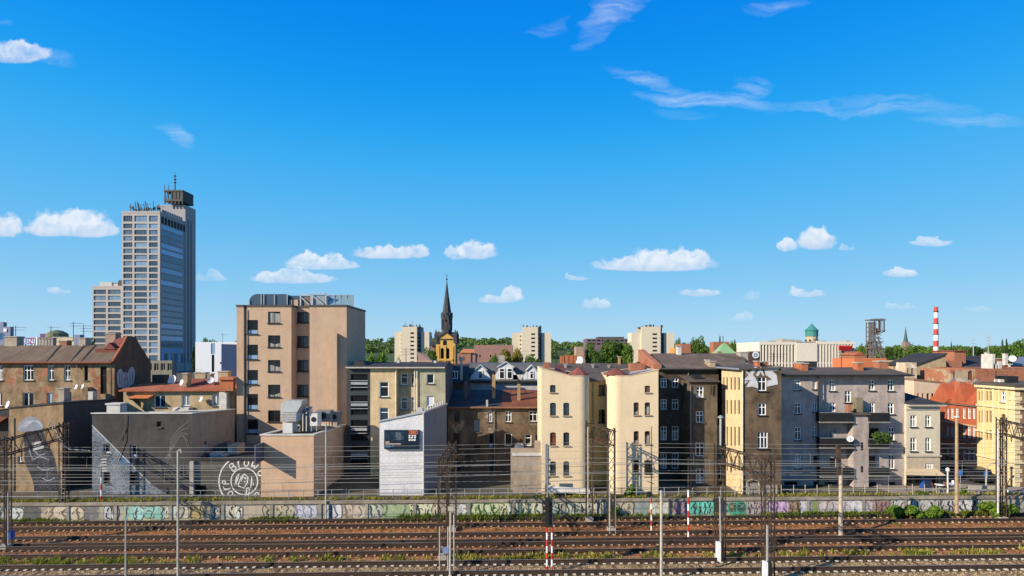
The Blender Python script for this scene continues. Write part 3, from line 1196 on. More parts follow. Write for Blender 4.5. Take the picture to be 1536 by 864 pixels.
# px0, px1, background, letter fill, outline, letters, description
PIECES = [(-6, 34, (.30, .34, .30), (.62, .64, .62), (.10, .10, .08), 2, 'white blob'), (36, 62, (.13, .13, .125), None, INK, 0, 'dark grey panel'), (64, 124, (.46, .36, .25), (.54, .44, .32), (.20, .14, .09), 3, 'beige tag'),
          (126, 148, (.20, .19, .19), None, INK, 0, 'grey panel'), (156, 178, (.16, .15, .14), (.6, .6, .6), INK, 2, 'small white tag on dark'),
          (186, 246, (.50, .52, .32), (.30, .58, .48), (.05, .06, .05), 4, 'mint green'), (247, 282, (.52, .47, .32), (.60, .57, .44), (.12, .10, .07), 3, 'cream'),
          (284, 304, (.40, .31, .14), (.50, .36, .14), (.06, .05, .04), 2, 'ochre'), (318, 364, (.46, .43, .34), (.58, .54, .43), INK, 4, 'cream and black'), (365, 396, (.50, .41, .32), None, (.2, .14, .1), 0, 'pinkish'),
          (398, 440, (.42, .37, .24), (.50, .45, .30), (.05, .045, .04), 3, 'tan looped'), (443, 474, (.46, .45, .50), (.60, .59, .68), (.20, .20, .26), 3, 'lavender'), (488, 512, (.45, .45, .50), (.58, .58, .66), (.15, .15, .2), 2, 'pale lavender'),
          (514, 546, (.48, .38, .27), (.56, .48, .38), (.22, .15, .10), 2, 'beige pink'), (548, 574, (.28, .29, .22), (.42, .46, .36), (.07, .08, .06), 2, 'dull grey green'), (575, 612, (.22, .30, .17), (.36, .46, .26), (.10, .16, .08), 2, 'pale green arch'),
          (614, 660, (.46, .44, .24), (.56, .54, .36), INK, 4, 'yellow cream'), (682, 702, (.44, .45, .38), (.60, .60, .55), (.12, .12, .1), 2, 'white bubble'), (703, 748, (.14, .34, .06), (.56, .62, .36), (.02, .05, .02), 4, 'green and white'),
          (749, 814, (.40, .48, .14), (.62, .64, .40), INK, 6, 'long white lettered green'), (830, 868, (.32, .42, .20), (.60, .64, .46), INK, 4, 'grey green'), (869, 902, (.44, .43, .32), (.58, .56, .44), INK, 3, 'cream lettered'),
          (904, 948, (.42, .37, .26), (.52, .46, .34), (.10, .08, .06), 3, 'tan and white'), (950, 974, (.28, .33, .32), None, INK, 0, 'bluish grey'), (976, 1010, (.52, .47, .34), (.58, .54, .44), (.40, .30, .14), 2, 'pale cream'),
          (1011, 1034, (.36, .40, .46), (.50, .25, .24), (.08, .10, .18), 3, 'blue and red'), (1035, 1070, (.26, .44, .36), (.09, .52, .40), INK, 4, 'turquoise and black'), (1071, 1080, (.48, .33, .05), None, INK, 0, 'yellow stripe'),
          (1120, 1142, (.38, .34, .33), (.46, .36, .36), INK, 2, 'grey and pink'), (1143, 1182, (.46, .30, .46), (.56, .34, .52), (.12, .06, .20), 4, 'pink and purple'), (1183, 1200, (.33, .26, .17), (.28, .18, .08), INK, 2, 'brown'),
          (1201, 1216, (.50, .52, .60), (.60, .60, .66), (.10, .14, .40), 1, 'white with blue edge'), (1217, 1226, (.22, .30, .10), None, INK, 0, 'green stripe'), (1230, 1258, (.50, .43, .42), (.56, .50, .49), (.20, .12, .12), 2, 'pale pink'),
          (1262, 1308, (.50, .45, .46), (.58, .54, .55), (.28, .20, .22), 3, 'pale mauve'), (1309, 1334, (.38, .28, .26), (.34, .18, .15), (.08, .06, .06), 3, 'reddish'), (1336, 1400, (.42, .41, .39), (.52, .51, .49), INK, 6, 'black and silver'),
          (1402, 1432, (.36, .35, .34), (.46, .45, .45), INK, 4, 'black outlined'), (1436, 1474, (.36, .37, .34), (.58, .60, .60), INK, 4, 'silver lettered'), (1476, 1500, (.40, .39, .33), None, INK, 0, 'grey beige')]


def blobby(cx, cz, w, h, r):
 """a fat letter: a wobbly closed outline"""
 k = r.choice([7, 8, 9])
 pts = []
 for i in range(k):
  a = 2 * math.pi * i / k + r.uniform(-.2, .2)
  q = r.uniform(.72, 1.12)
  pts.append((cx + math.copysign(abs(math.cos(a)) ** .7, math.cos(a)) * w * q, cz + math.copysign(abs(math.sin(a)) ** .6, math.sin(a)) * h * min(q, 1.0)))
 return smooth(pts, 2)


def graffiti_wall():
 r = random.Random(5)
 for (p0, p1, bgc, fill, ink, k, desc) in PIECES:
  u0, u1 = px_u(p0), px_u(p1)
  z0, z1 = .12, WTOP - .28
  m = MB()
  n = 7
  bot = [(u0 + (u1 - u0) * i / n, z0 + r.uniform(-.05, .14)) for i in range(n + 1)]
  topp = [(u1 - (u1 - u0) * i / n, z1 - r.uniform(0, .06)) for i in range(n + 1)]
  area(m, WALLF, bot + topp, .0035)
  mats = [paint(bgc), paint(ink), paint(fill or bgc), paint(tuple(min(.7, c * 1.25 + .05) for c in (fill or bgc)))]
  if k:
   w = (u1 - u0) / k
   zc, hh = (z0 + z1) / 2 + .03, (z1 - z0) / 2 * 1.0
   for i in range(k):
    cx = u0 + w * (i + .5)
    ang = r.random() < .3
    pts = [(cx + a_ * w * .6, zc + b_ * hh * .95) for a_, b_ in r.choice([((-.9, -1), (-.3, -1), (-.1, -.2), (.4, -1), (.95, -1), (.5, .1), (1, 1), (.3, 1), (0, .4), (-.4, 1), (-1, .95), (-.5, 0)), ((-.9, -1), (.9, -.9), (.8, -.4), (-.2, -.45), (.9, .2), (.8, 1), (-.9, .95), (-.8, .5), (.2, .45), (-.9, -.2))])] if ang else blobby(cx, zc + r.uniform(-.05, .05), w * r.uniform(.55, .8), hh * r.uniform(.9, 1.05), r)
    c0 = (cx, zc)
    m.cur = 1
    area(m, WALLF, [(c0[0] + (p[0] - c0[0]) * 1.20 + .03, min(z1 + .04, c0[1] + (p[1] - c0[1]) * 1.10)) for p in pts], .0065 + .0012 * (i % 2))
    m.cur = 2 if r.random() < .7 else 3
    area(m, WALLF, pts, .0095 + .0012 * (i % 2))
    m.cur = 1
    sx = r.uniform(-.3, .3) * w
    st = smooth([(cx + sx + r.uniform(-.32, .32) * w, zc + hh * t) for t in (.75, .3, -.1, -.55, -.8)], 2, False)
    ribbon(m, WALLF, st, r.uniform(.09, .20), .0125)
    if r.random() < .6:
     st = smooth([(cx + w * .3 * math.cos(a), zc + .22 * math.sin(a)) for a in (0, 1.2, 2.4, 3.6)], 2, False)
     ribbon(m, WALLF, st, .09, .0135)
    m.cur = 3
    st = smooth([(cx - sx + r.uniform(-.25, .25) * w, zc + hh * t) for t in (.8, .35, 0)], 2, False)
    ribbon(m, WALLF, st, .10, .0145)
  else:
   m.cur = 2
   for i in range(3):
    uu = r.uniform(u0, u1)
    ribbon(m, WALLF, [(uu, z1 - .1), (uu + r.uniform(-.1, .1), z0 + .1)], r.uniform(.06, .2), .006 + .001 * i)
  o = m.build('graffiti', mats, wallroot)
  o['label'] = desc + ' graffiti piece'
 # the green painted box car between two masts
 u0, u1 = px_u(1092), px_u(1120)
 m = MB()
 z0, z1 = .10, WTOP - .26
 area(m, WALLF, smooth([(u0, z0), (u1 - .15, z0), (u1, z0 + .3), (u1, z1), (u0, z1)], 1), .0035)
 m.cur = 1
 area(m, WALLF, [(u0 + .12, z0 + .35), (u0 + .75, z0 + .35), (u0 + .75, z1 - .2), (u0 + .12, z1 - .2)], .007)
 area(m, WALLF, smooth([(u0 + .85, z0 + .3), (u1 - .12, z0 + .3), (u1 - .12, z1 - .15), (u0 + .85, z1 - .15)], 1), .007)
 m.cur = 2
 for k in range(3):
  ribbon(m, WALLF, [(u0 + .1, z0 + .45 + .3 * k), (u1 - .15, z0 + .42 + .3 * k)], .05, .0105 + .001 * k)
 ribbon(m, WALLF, [(u0 + .5, z0 + .2), (u0 + .5, z1 - .1)], .05, .0145)
 m.cur = 3
 area(m, WALLF, [(u0 + .2, z1 - .7), (u0 + .45, z1 - .7), (u0 + .45, z1 - .4), (u0 + .2, z1 - .4)], .0165)
 o = m.build('graffiti', [paint((.05, .36, .22)), paint((.02, .07, .05)), paint((.10, .30, .22)), paint((.36, .26, .07))], wallroot)
 o['label'] = 'green painted railway car'


graffiti_wall()


def railing(name, label, p0, p1, h, post_step, rails, D0, mat):
 fc = Face((-78, TY(D0, -78)), (82, TY(D0, 82)))
 u0, u1 = fc.uz(p0, 745)[0], fc.uz(p1, 745)[0]
 root = thing(name, label, 'railing', fc.at((u0 + u1) / 2, ZG - .05), 'railings on the retaining wall')
 n = max(2, int((u1 - u0) / post_step))
 for i in range(n + 1):
  u = u0 + (u1 - u0) * i / n
  if RND.random() < .06:
   continue
  lean = RND.uniform(-.05, .05)
  m = MB()
  m.bar(fc.at(u, ZG - .3), fc.at(u + lean, ZG + h), .032, n=5)
  m.build('post', mat, root)
 for z in rails:
  m = MB()
  k = 24
  pts = [fc.at(u0 + (u1 - u0) * i / k, ZG + z + RND.uniform(-.025, .025)) for i in range(k + 1)]
  m.path(pts, .027, 5)
  m.build('rail', mat, root)


railing('railing', 'grey pipe railing along the left end of the graffiti wall', -10, 520, .88, 1.28, (.86, .42), 52.62, STEEL)
railing('railing', 'grey pipe railing on the graffiti wall below the white building', 524, 1165, .86, 1.28, (.84, .42), 52.62, STEEL)
railing('railing', 'row of pale posts with a thin rail before the mauve tenement', 1172, 1440, .98, 1.1, (.55,), 52.70, PALE)

# ------------------------------------------------------------------ masts, gantries, signals, overhead lines


def lattice(mb, p, q, w, n, r=.035, up=None, d=.018, faces=(0, 1, 2, 3)):
 """four chords with zigzag braces from p to q"""
 p, q = Vector(p), Vector(q)
 ax = (q - p).normalized()
 s = Vector((0, 1, 0)) if abs(ax.y) < .8 else Vector((1, 0, 0))
 if up is not None:
  s = Vector(up)
 a = ax.cross(s).normalized() * (w[0] / 2)
 b = ax.cross(a).normalized() * (w[1] / 2)
 cs = [a + b, a - b, -a - b, -a + b]
 for c in cs:
  mb.beam(p + c, q + c, r * 2)
 for i in range(n):
  t0, t1 = i / n, (i + 1) / n
  for k in faces:
   c0, c1 = cs[k], cs[(k + 1) % 4]
   if i % 2:
    c0, c1 = c1, c0
   mb.bar(p.lerp(q, t0) + c0, p.lerp(q, t1) + c1, d, n=4)


def gantry(label, legs, ztop, boom, foot=True, legw=.55, group='catenary gantries', extra=None):
 """legs: plan points; a lattice portal carrying the overhead line"""
 mid = (Vector(legs[0]) + Vector(legs[-1])) / 2
 root = thing('catenary_gantry', label, 'gantry', (mid.x, mid.y, 0), group)
 for i, l in enumerate(legs):
  m = MB()
  lattice(m, (l[0], l[1], .3), (l[0], l[1], ztop[i] + .25), (legw, legw * .8), 11, .036, d=.026, faces=(1, 3))
  m.build('leg', RUSTY, root)
  m = MB()
  m.box(l[0] - .32, l[0] + .32, l[1] - .35, l[1] + .35, -.1, .32)
  m.build('footing', CONC, root)
 m = MB()
 a = Vector((legs[0][0], legs[0][1], ztop[0] - boom / 2))
 b = Vector((legs[-1][0], legs[-1][1], ztop[-1] - boom / 2))
 e = (b - a).normalized() * .25
 lattice(m, a - e, b + e, (.5, boom), 11, .042, up=(0, 0, 1), d=.028)
 m.build('boom', RUSTY, root)
 # insulators and droppers under the boom
 for t in (.25, .72):
  q = a.lerp(b, t) + Vector((0, 0, -boom / 2))
  m = MB()
  m.bar(q, q + Vector((0, 0, -.55)), .025, n=5)
  for k in range(4):
   m.lathe(q + Vector((0, 0, -.15 - .1 * k)), [(.03, 0), (.085, .02), (.085, .04), (.03, .06)], 8)
  m.build('insulator', plain('insulator_brown', (.10, .05, .035), .4), root)
 return root


def pl(px, D):
 return (X(px, D), D)


g1 = gantry('rusty gantry in front of the mural of a head, far left', [pl(8, 44.0), pl(96, 51.2)], [8.35, 8.6], 1.15)
m = MB()
for px in (90, 98):
 m.bar(P(px, 705, 51.3), P(px, 776, 51.3), .06, n=6)
for i in range(9):
 m.bar(P(90, 712 + 7 * i, 51.3), P(98, 712 + 7 * i, 51.3), .025, n=4)
m.build('ladder', PALE, g1)
m = MB()
q = [P(82, 637, 50), P(86, 652, 50), P(95, 668, 50.2), P(105, 674, 50.3), P(135, 676, 50.5)]
m.path(q, .05)
m.build('insulated_cable', plain('cable_pale', (.45, .40, .34), .6), g1)
m = MB()
m.path([P(74, 645, 49), P(74, 634, 49), P(76, 631, 49), P(79, 633, 49), P(79, 645, 49)], .035)
m.build('insulated_cable', plain('cable_pale', (.45, .40, .34), .6), g1)
gantry('rusty gantry seen end on before the dark tenement beside the white building', [pl(664, 41.8), pl(678.5, 48.6)], [7.25, 7.3], 1.3, legw=.62)
g3 = gantry('rusty gantry leading into the gap between the two cream towers', [pl(884, 51.3), pl(917, 48.4)], [8.75, 8.45], 1.25, legw=.55)
m = MB()
m.bar(P(882, 640, 51), P(882, 773, 51), .055)
m.bar(P(914.5, 724, 47.6), P(914.5, 803, 47.6), .06)
m.bar(P(889.5, 704, 51.2), P(889.5, 778, 51.2), .05)
m.build('pole', PALE, g3)
g4 = gantry('dark gantry on white topped feet before the sooty building with silver letters', [pl(1080, 41.9), pl(1152, 37.6)], [8.15, 8.0], 1.1, legw=.62)
m = MB()
m.bar(P(1081, 626, 42), P(1081, 668, 42), .09, .07, n=8)
m.lathe(P(1081, 627, 42), [(.10, 0), (.22, .02), (.22, .08), (.12, .16), (.05, .2)], 12)
m.bar(P(1080, 745, 41.6), P(1081, 815, 41.6), .07, n=8)
m.bar(P(1151, 788, 37.3), P(1151, 845, 37.3), .08, n=8)
m.build('pole', STEEL, g4)
m = MB()
for a_, b_, D_, h_ in ((1075, 1083.5, 41.5, 1.35), (1145, 1153.5, 37.2, 1.5)):
 m = MB()
 m.box(X(a_, D_), X(b_ - 3.5, D_), D_ - .2, D_ + .2, 0, h_)
 m.cur = 1
 m.box(X(b_ - 3.5, D_) + .003, X(b_ + 1, D_), D_ - .22, D_ + .22, 0, h_)
 m.build('marker_post', [WHITEP, BLACKP], g4)
gantry('rusty gantry in front of the yellow corner building', [pl(1502, 51.6), pl(1568, 46.0)], [9.0, 8.8], 1.2)


def mast(name, label, px, top, base, D, r, mat, cat='pole', taper=.7, extra=None, group='masts along the tracks'):
 zb = max(0.0, Z(base, D)) if base else 0.0
 root = thing(name, label, cat, (X(px, D), D, zb), group)
 m = MB()
 m.bar((X(px, D), D, zb - .1), (X(px, D), D, Z(top, D)), r, r * taper, n=8)
 m.build('shaft', mat, root, smooth=False)
 return root


mast('lamp_post', 'short thin cream pole in the left foreground', 188.5, 757, None, 37.5, .055, PALE)
r_ = mast('lamp_post', 'tall thin pole with a short hooked top standing left of the round wall painting', 267, 676, None, 37.5, .078, PALE, taper=.85)
m = MB()
m.path([P(267, 677, 37.5), P(269, 674.5, 37.5), P(271.5, 675, 37.5), P(272, 679, 37.5)], .06)
m.build('hook', PALE, r_)
mast('lamp_post', 'slim grey pole in front of the beige box building', 489, 634, 778, 51.3, .085, PALE)
r_ = mast('lamp_post', 'thick cream pole below the right cream tower, cut by the lower frame edge', 992, 738, None, 37.5, .095, PALE, taper=.9)
m = MB()
m.lathe(P(992, 740, 37.5), [(.13, 0), (.13, .12), (.05, .2)], 8)
m.build('cap', STEEL, r_)
mast('lamp_post', 'very thin grey pole just right of the gap between the cream towers', 923.5, 742, 804, 47.2, .03, STEEL)
r_ = mast('utility_pole', 'concrete pole with a rusty upper end before the mauve tenement', 1261, 700, 806, 46.8, .17, plain('pole_concrete', (.42, .35, .27), .9), taper=.75)
m = MB()
m.beam(P(1257, 668, 46.8), P(1258.5, 712, 46.8), .28)
m.bar(P(1252, 688, 46.7), P(1268, 686, 46.7), .04)
m.bar(P(1257, 690, 46.6), P(1270, 702, 46.6), .035)
m.build('crossarm', RUSTY, r_)
r_ = mast('lamp_post', 'tall brown wooden looking pole at the street corner', 1435, 627, 768, 51.4, .15, plain('pole_brown', (.36, .25, .15), .9), taper=.75)
m = MB()
m.lathe(P(1435, 627, 51.4), [(.12, 0), (.22, .05), (.22, .14), (.1, .2)], 8)
m.build('lamp_head', CONCL, r_)
mast('lamp_post', 'white pole beside the concrete gantry post on the right', 1497, 642, 768, 51.2, .075, CONCL, taper=.9)
mast('concrete_post', 'stout yellowish concrete post before the yellow building', 1503, 650, 742, 53.4, .24, plain('post_ochre', (.45, .35, .20), .9), cat='post', taper=.9, group=None)


def striped(label, px, top, mid, base, D, r=.055, arms=True):
 """thin post, painted red and white from mid down to the ground"""
 root = thing('striped_post', label, 'signal post', (X(px, D), D, max(0, Z(base, D))), 'red and white posts')
 zt, zm = Z(mid, D), 0.0
 m = MB()
 n = 7
 for i in range(n):
  m.cur = i % 2
  m.bar((X(px, D), D, zm + (zt - zm) * i / n), (X(px, D), D, zm + (zt - zm) * (i + 1) / n), r, n=8)
 m.build('striped_base', [WHITEP, REDP], root)
 m = MB()
 m.bar((X(px, D), D, zt), (X(px, D), D, Z(top, D)), r * .8, r * .5, n=6)
 m.build('shaft', RUSTY, root)
 return root


striped('thin red and white post against the blue triangular mural', 152, 700, 716, 778, 51.4, .07)
r_ = striped('red and white signal post with a dark double lamp before the right cream tower', 977, 640, 738, 797, 48.2, .06)
m = MB()
for x0 in (967, 973):
 if x0 == 973:
  m.build('signal_head', BLACKP, r_)
  m = MB()
 m.box(X(x0, 48), X(x0 + 5, 48), 47.9, 48.15, Z(712, 48), Z(691, 48))
 m.lathe(P(x0 + 2.5, 696, 47.88), [(.10, 0), (.10, .12)], 8, ax=(0, -1, 0))
 m.lathe(P(x0 + 2.5, 706, 47.88), [(.10, 0), (.10, .12)], 8, ax=(0, -1, 0))
m.build('signal_head', BLACKP, r_)
m = MB()
m.bar(P(966, 716, 48.1), P(981, 716, 48.1), .03)
m.bar(P(971, 722, 48.1), P(981, 726, 48.1), .03)
m.build('crossarm', BLACKP, r_)
m = MB()
m.lathe(P(974, 741, 48.1), [(.26, 0), (.26, .06)], 10, ax=(0, -1, 0))
m.build('round_board', BLACKP, r_)
striped('red and white post right of the cream towers with a brown top', 1032.5, 686, 735, 810, 46.5, .07)


def big_signal():
 D = 39.2
 root = thing('railway_signal', 'black railway signal on two red and white legs in the foreground', 'signal', (X(824, D), D, 0))
 for px, base in ((820.5, 0), (828, 0)):
  m = MB()
  zt = Z(789, D)
  for i in range(7):
   m.cur = i % 2
   m.bar((X(px, D), D, zt * i / 7), (X(px, D), D, zt * (i + 1) / 7), .065, n=8)
  m.build('leg', [REDP, WHITEP], root)
 m = MB()
 m.box(X(818, D), X(828, D), D - .12, D + .12, Z(790, D), Z(746, D))
 for k in range(4):
  z = Z(753 + 9 * k, D)
  m.lathe((X(821, D), D - .12, z), [(.15, 0), (.15, .22)], 10, ax=(0, -1, 0))
  m.box(X(813.5, D), X(818, D), D - .1, D + .1, z - .12, z + .1)
 m.build('signal_head', BLACKP, root)
 m = MB()
 m.bar(P(828.5, 748, D + .2), P(828.5, 800, D + .2), .03)
 m.bar(P(820, 800, D + .2), P(820, 770, D + .2), .03)
 for k in range(9):
  m.bar(P(820, 750 + 6 * k, D + .2), P(828.5, 750 + 6 * k, D + .2), .02, n=4)
 m.build('ladder', STEEL, root)
 m = MB()
 m.bar(P(821, 746, D), P(821, 668, D), .04, .03)
 m.build('mast', STEEL, root)


big_signal()
# dwarf mast with cabinet below the end-on gantry
D = 38.6
r_ = thing('signal_mast', 'white pipe mast with two thin side pipes standing before the end on gantry', 'mast', (X(675, D), D, 0))
m = MB()
m.bar((X(675, D), D, 0), P(676, 762, D), .07, n=8)
m.box(X(672, D), X(681, D), D - .1, D + .1, Z(766, D), Z(760, D))
m.build('shaft', PALE, r_)
m = MB()
for px, t in ((659.5, 790), (672, 790), (681, 772)):
 m.bar((X(px, D + 1.2), D + 1.2, 0), P(px, t, D + 1.2), .045, n=6)
m.build('side_pipe', PALE, r_)
m = MB()
m.box(X(661, D), X(670.5, D), D + 1.0, D + 1.3, Z(838, D), Z(830, D))
m.build('cabinet', plain('cabinet_blue', (.16, .22, .36), .5), r_)
# blue board on a post, far left
r_ = thing('track_sign', 'blue blank board on a thin post at the left edge of the tracks', 'sign', (X(13, 44.2), 44.2, 0))
m = MB()
m.bar((X(12.5, 44.2), 44.2, 0), P(12.5, 740, 44.2), .06)
m.build('post', PALE, r_)
m = MB()
m.box(X(13.4, 44), X(21.5, 44), 43.95, 44.05, Z(808, 44), Z(796, 44))
m.build('board', BLUEP, r_)

WIRE = plain('wire_pale', (.36, .35, .32), .5, .3, .1)


def overhead(label, D, zc, zm, extra=()):
 root = thing('overhead_line', label, 'overhead line', (0, D, zc), 'overhead lines above the tracks')
 x0, x1, n = -64, 66, 44
 def sag(x, z, s):
  t = ((x + 400) % 58) / 58
  return z - s * 4 * t * (1 - t)
 def line(name, z, s, dy=0.0, r=.015):
  m = MB()
  pts = [(x0 + (x1 - x0) * i / n, TY(D + dy, x0 + (x1 - x0) * i / n), sag(x0 + (x1 - x0) * i / n, z, s)) for i in range(n + 1)]
  m.path(pts, r, 4)
  m.build(name, WIRE, root)
 line('contact_wire', zc, .04)
 line('messenger_wire', zm, .45, .04)
 for (z, dy, s) in extra:
  line('feeder_wire', z, s, dy, .013)
 for i in range(12):
  x = x0 + 6 + i * 10.6
  m = MB()
  m.bar((x, TY(D, x), zc), (x, TY(D, x), sag(x, zm, .45)), .009, n=4)
  m.build('dropper', WIRE, root)


overhead('pale overhead line above the farthest railway track', 50.7, 5.15, 6.35, ((7.0, .6, .3), (4.4, .9, .1)))
overhead('pale overhead line above the second railway track from the wall', 46.5, 5.2, 6.5, ((7.3, .8, .3),))
overhead('pale overhead line above the third railway track from the wall', 44.0, 5.2, 6.6, ())
overhead('pale overhead line above the nearest railway track', 40.0, 5.3, 6.7, ((7.5, -.7, .25),))
# ------------------------------------------------------------------ the near row of buildings
def col(*r):
 return list(r)


def pipe(root, px, y0, y1, D, r=.06, mat=None, name='downpipe'):
 m = MB()
 m.bar(P(px, y0, D), P(px, y1, D), r, n=6)
 return m.build(name, mat or plain('downpipe_grey', (.20, .19, .18), .5), root)


def chimney(root, px0, px1, y0, y1, D, mat, depth=.9, pots=0, parent=None, cap=True):
 m = MB()
 x0, x1, z0, z1 = X(px0, D), X(px1, D), Z(y1, D), Z(y0, D)
 m.box(x0, x1, D, D + depth, z0 - .3, z1)
 m.cur = 1
 if cap:
  m.box(x0 - .07, x1 + .07, D - .07, D + depth + .07, z1 + .003, z1 + .12)
 for i in range(pots):
  xx = x0 + (x1 - x0) * (i + .5) / pots
  m.lathe((xx, D + depth / 2, z1 + .1), [(.12, 0), (.10, .4)], 8)
 return m.build('chimney', [mat, CONC], parent or root)


def dish(label, px, py, D, r, face=(-.5, -1, .35), pole=0.0):
 root = thing('satellite_dish', label, 'satellite dish', P(px, py, D), 'satellite dishes on the roofs and walls')
 ax = Vector(face).normalized()
 c = P(px, py, D)
 m = MB()
 m.lathe(c, [(.02, 0), (r * .5, .03 * r / .4), (r * .85, .09 * r / .4), (r, .14 * r / .4), (r * .98, .16 * r / .4), (r * .8, .10 * r / .4), (.02, .02)], 16, ax=ax)
 m.build('bowl', DISHM, root)
 m = MB()
 tip = c + ax * r * .9
 m.bar(c + Vector((0, 0, -r * .9)) + ax * .1, tip, .018, n=5)
 m.bar(tip - ax * .05, tip + ax * .07, .05, n=6)
 m.build('feed_arm', BLACKP, root)
 m = MB()
 m.bar(c - ax * .02, c - ax * .35 + Vector((0, 0, -.1 - pole)), .025, n=5)
 m.build('bracket', STEEL, root)
 return root


# ---- far left brown tenement (long eave, gable with silver letters)
L1M = plaster('plaster_ochre_brown', (.345, .24, .142), .75, .65, brick=.55, seed=1.0)
b = Bld('tenement', 'long ochre brown tenement with a dark felt roof, far left', 'building', 90, 64, [L1M, plaster('gable_brown_shaded', (.13, .09, .06), .4, .5, seed=3)])  # gable gets a darkened wall colour standing in for its shade
xr = X(172, 64)
x0 = X(-60, 64)
ze = Z(543, 64)
zr = Z(518, 67.2)
rows = [(548, 570.5), (589, 611)]
wl = [W(-4, 4, *rows[0], st='cross'), W(34.5, 50, *rows[0], st='triple'), W(71.5, 81, *rows[0]), W(96, 105.5, *rows[0]), W(126.5, 132, 548.5, 571, st='single', fr='dark', pane='black'),
      W(150.5, 160, 549.5, 591, st='transom', fr='dark', pane='black', sill=False), W(-5, 3, 589, 609, st='double'), W(34, 50, *rows[1], st='double'), W(70, 81, *rows[1], st='double', pane='curtain'), W(97, 107, 588, 606, st='cross', fr='dark', pane='dark')]
pts = [(x0, 64), (xr, 64), (xr, 70.4), (x0, 70.4)]
b.loop(pts, ze, {0: wl}, {1: 1})
b.mb.cur = 1
pk = (xr, 67.2, Z(505, 67.2))
b.mb.extr([(xr + .003, 63.8, ze - .05), (xr + .003, 65.6, zr - .1 + .2), (xr + .003, 66.2, pk[2]), (xr + .003, 67.6, pk[2]), (xr + .003, 68.2, zr + .2), (xr + .003, 70.4, ze - .05)], (-.35, 0, 0))
b.done()
m = MB()
m.slab((x0, 63.6, ze + .02), (xr - .36, 63.6, ze + .02), (xr - .36, 67.2, zr), (x0, 67.2, zr), .14)
m.slab((x0, 67.2, zr - .004), (xr - .36, 67.2, zr - .004), (xr - .36, 70.8, ze), (x0, 70.8, ze), .14)
rf = m.build('roof', FELTB, b.root)
m = MB()
for px in (60, 96, 112):
 m.box(X(px, 65.5) - .05, X(px, 65.5) + .05, 63.62, 63.7, ze - .1, ze + .05)
 a, c = Vector((X(px + 10, 63.7), 63.7, ze + .08)), Vector((X(px + 30, 67.1), 67.1, zr + .06))
 m.beam(a, c, .07)
m.build('roof_ridge', FELT, b.root, )
m = MB()
m.bar((x0, 63.55, ze - .06), (xr, 63.55, ze - .06), .14, n=8)
m.build('gutter', plain('gutter_red', (.18, .05, .03), .5), b.root)
m = MB()
m.box(X(146, 66), X(190, 66), 65.6, 66.6, Z(530, 66), Z(523, 66))
m.extr([(X(160, 66), 65.5, Z(524, 66)), (X(168, 66), 65.5, Z(514, 66)), (X(178, 66), 65.5, Z(524, 66))], (0, 1.2, 0))
m.slab((X(165, 66.2), 66.0, Z(519, 66)), (X(192, 66.2), 66.0, Z(519, 66)), (X(196, 67), 67.2, Z(505, 67)), (X(172, 67), 67.2, Z(507, 67)), .1)
m.build('roof_hatch', TILED, rf)
m = MB()
m.beam((xr - .1, 63.75, ze + .02), (xr - .1, 65.6, zr + .2), .2)
m.beam((xr - .1, 65.6, zr + .2), (xr - .1, 66.2, pk[2] + .06), .2)
m.build('verge_tiles', TILE, rf)
chimney(b.root, 7, 25, 506, 521, 67, plaster('chimney_beige', (.42, .35, .27), .3, .3), 1.0, parent=rf)
for i in range(5):
 chimney(b.root, 57.5 + 4.6 * i, 61 + 4.6 * i, 508, 520, 67.4, plaster('chimney_grey', (.36, .32, .28), .3, .4), .5, 0, parent=rf, cap=True)
chimney(b.root, 89, 100, 512, 520, 67.4, BRICK, .8, parent=rf)
chimney(b.root, 118, 128, 508, 520, 67, plaster('chimney_beige', (.42, .35, .27), .3, .3), 1.0, parent=rf)
chimney(b.root, 158, 173, 501, 522, 67, plaster('chimney_pink', (.36, .25, .19), .3, .3), 1.0, parent=rf)
pipe(b.root, 167, 545, 599, 63.8, .07, plain('downpipe_dark', (.06, .05, .045), .5))
pipe(b.root, 115.5, 541, 552, 63.8, .05)
# silver letters on its gable
fc = Face((xr, 64), (xr, 70.4))


def bubble_letters(parent, fc, rects, fill, ink, name='graffiti', seed=1, offs=0.012):
 r = random.Random(seed)
 m = MB()
 for k, (p0, p1, y0, y1) in enumerate(rects):
  u0, z1 = fc.uz(p0, y0)
  u1, z0 = fc.uz(p1, y1)
  cx, cz, w, h = (u0 + u1) / 2, (z0 + z1) / 2, abs(u1 - u0) / 2, abs(z1 - z0) / 2
  pts = blobby(cx, cz, w, h, r)
  m.cur = 1
  area(m, fc, [(cx + (p[0] - cx) * 1.12, cz + (p[1] - cz) * 1.10) for p in pts], offs + .003 * k)
  m.cur = 0
  area(m, fc, pts, offs + .012 + .003 * k)
  m.cur = 1
  for s in (-.3, .25):
   st = smooth([(cx + w * s, cz + h * .5), (cx + w * (s + .2), cz), (cx + w * s, cz - h * .6)], 2, False)
   ribbon(m, fc, st, .07, offs + .024 + .003 * k)
 return m.build(name, [paint(fill), paint(ink)], parent)


o = bubble_letters(b.root, fc, [(174, 186, 552, 583), (180, 196, 561, 586), (190, 202, 549, 580), (183, 193, 556, 574)], (.40, .41, .45), (.03, .03, .035), seed=3)
o['label'] = 'silver grey bubble letters on the gable'

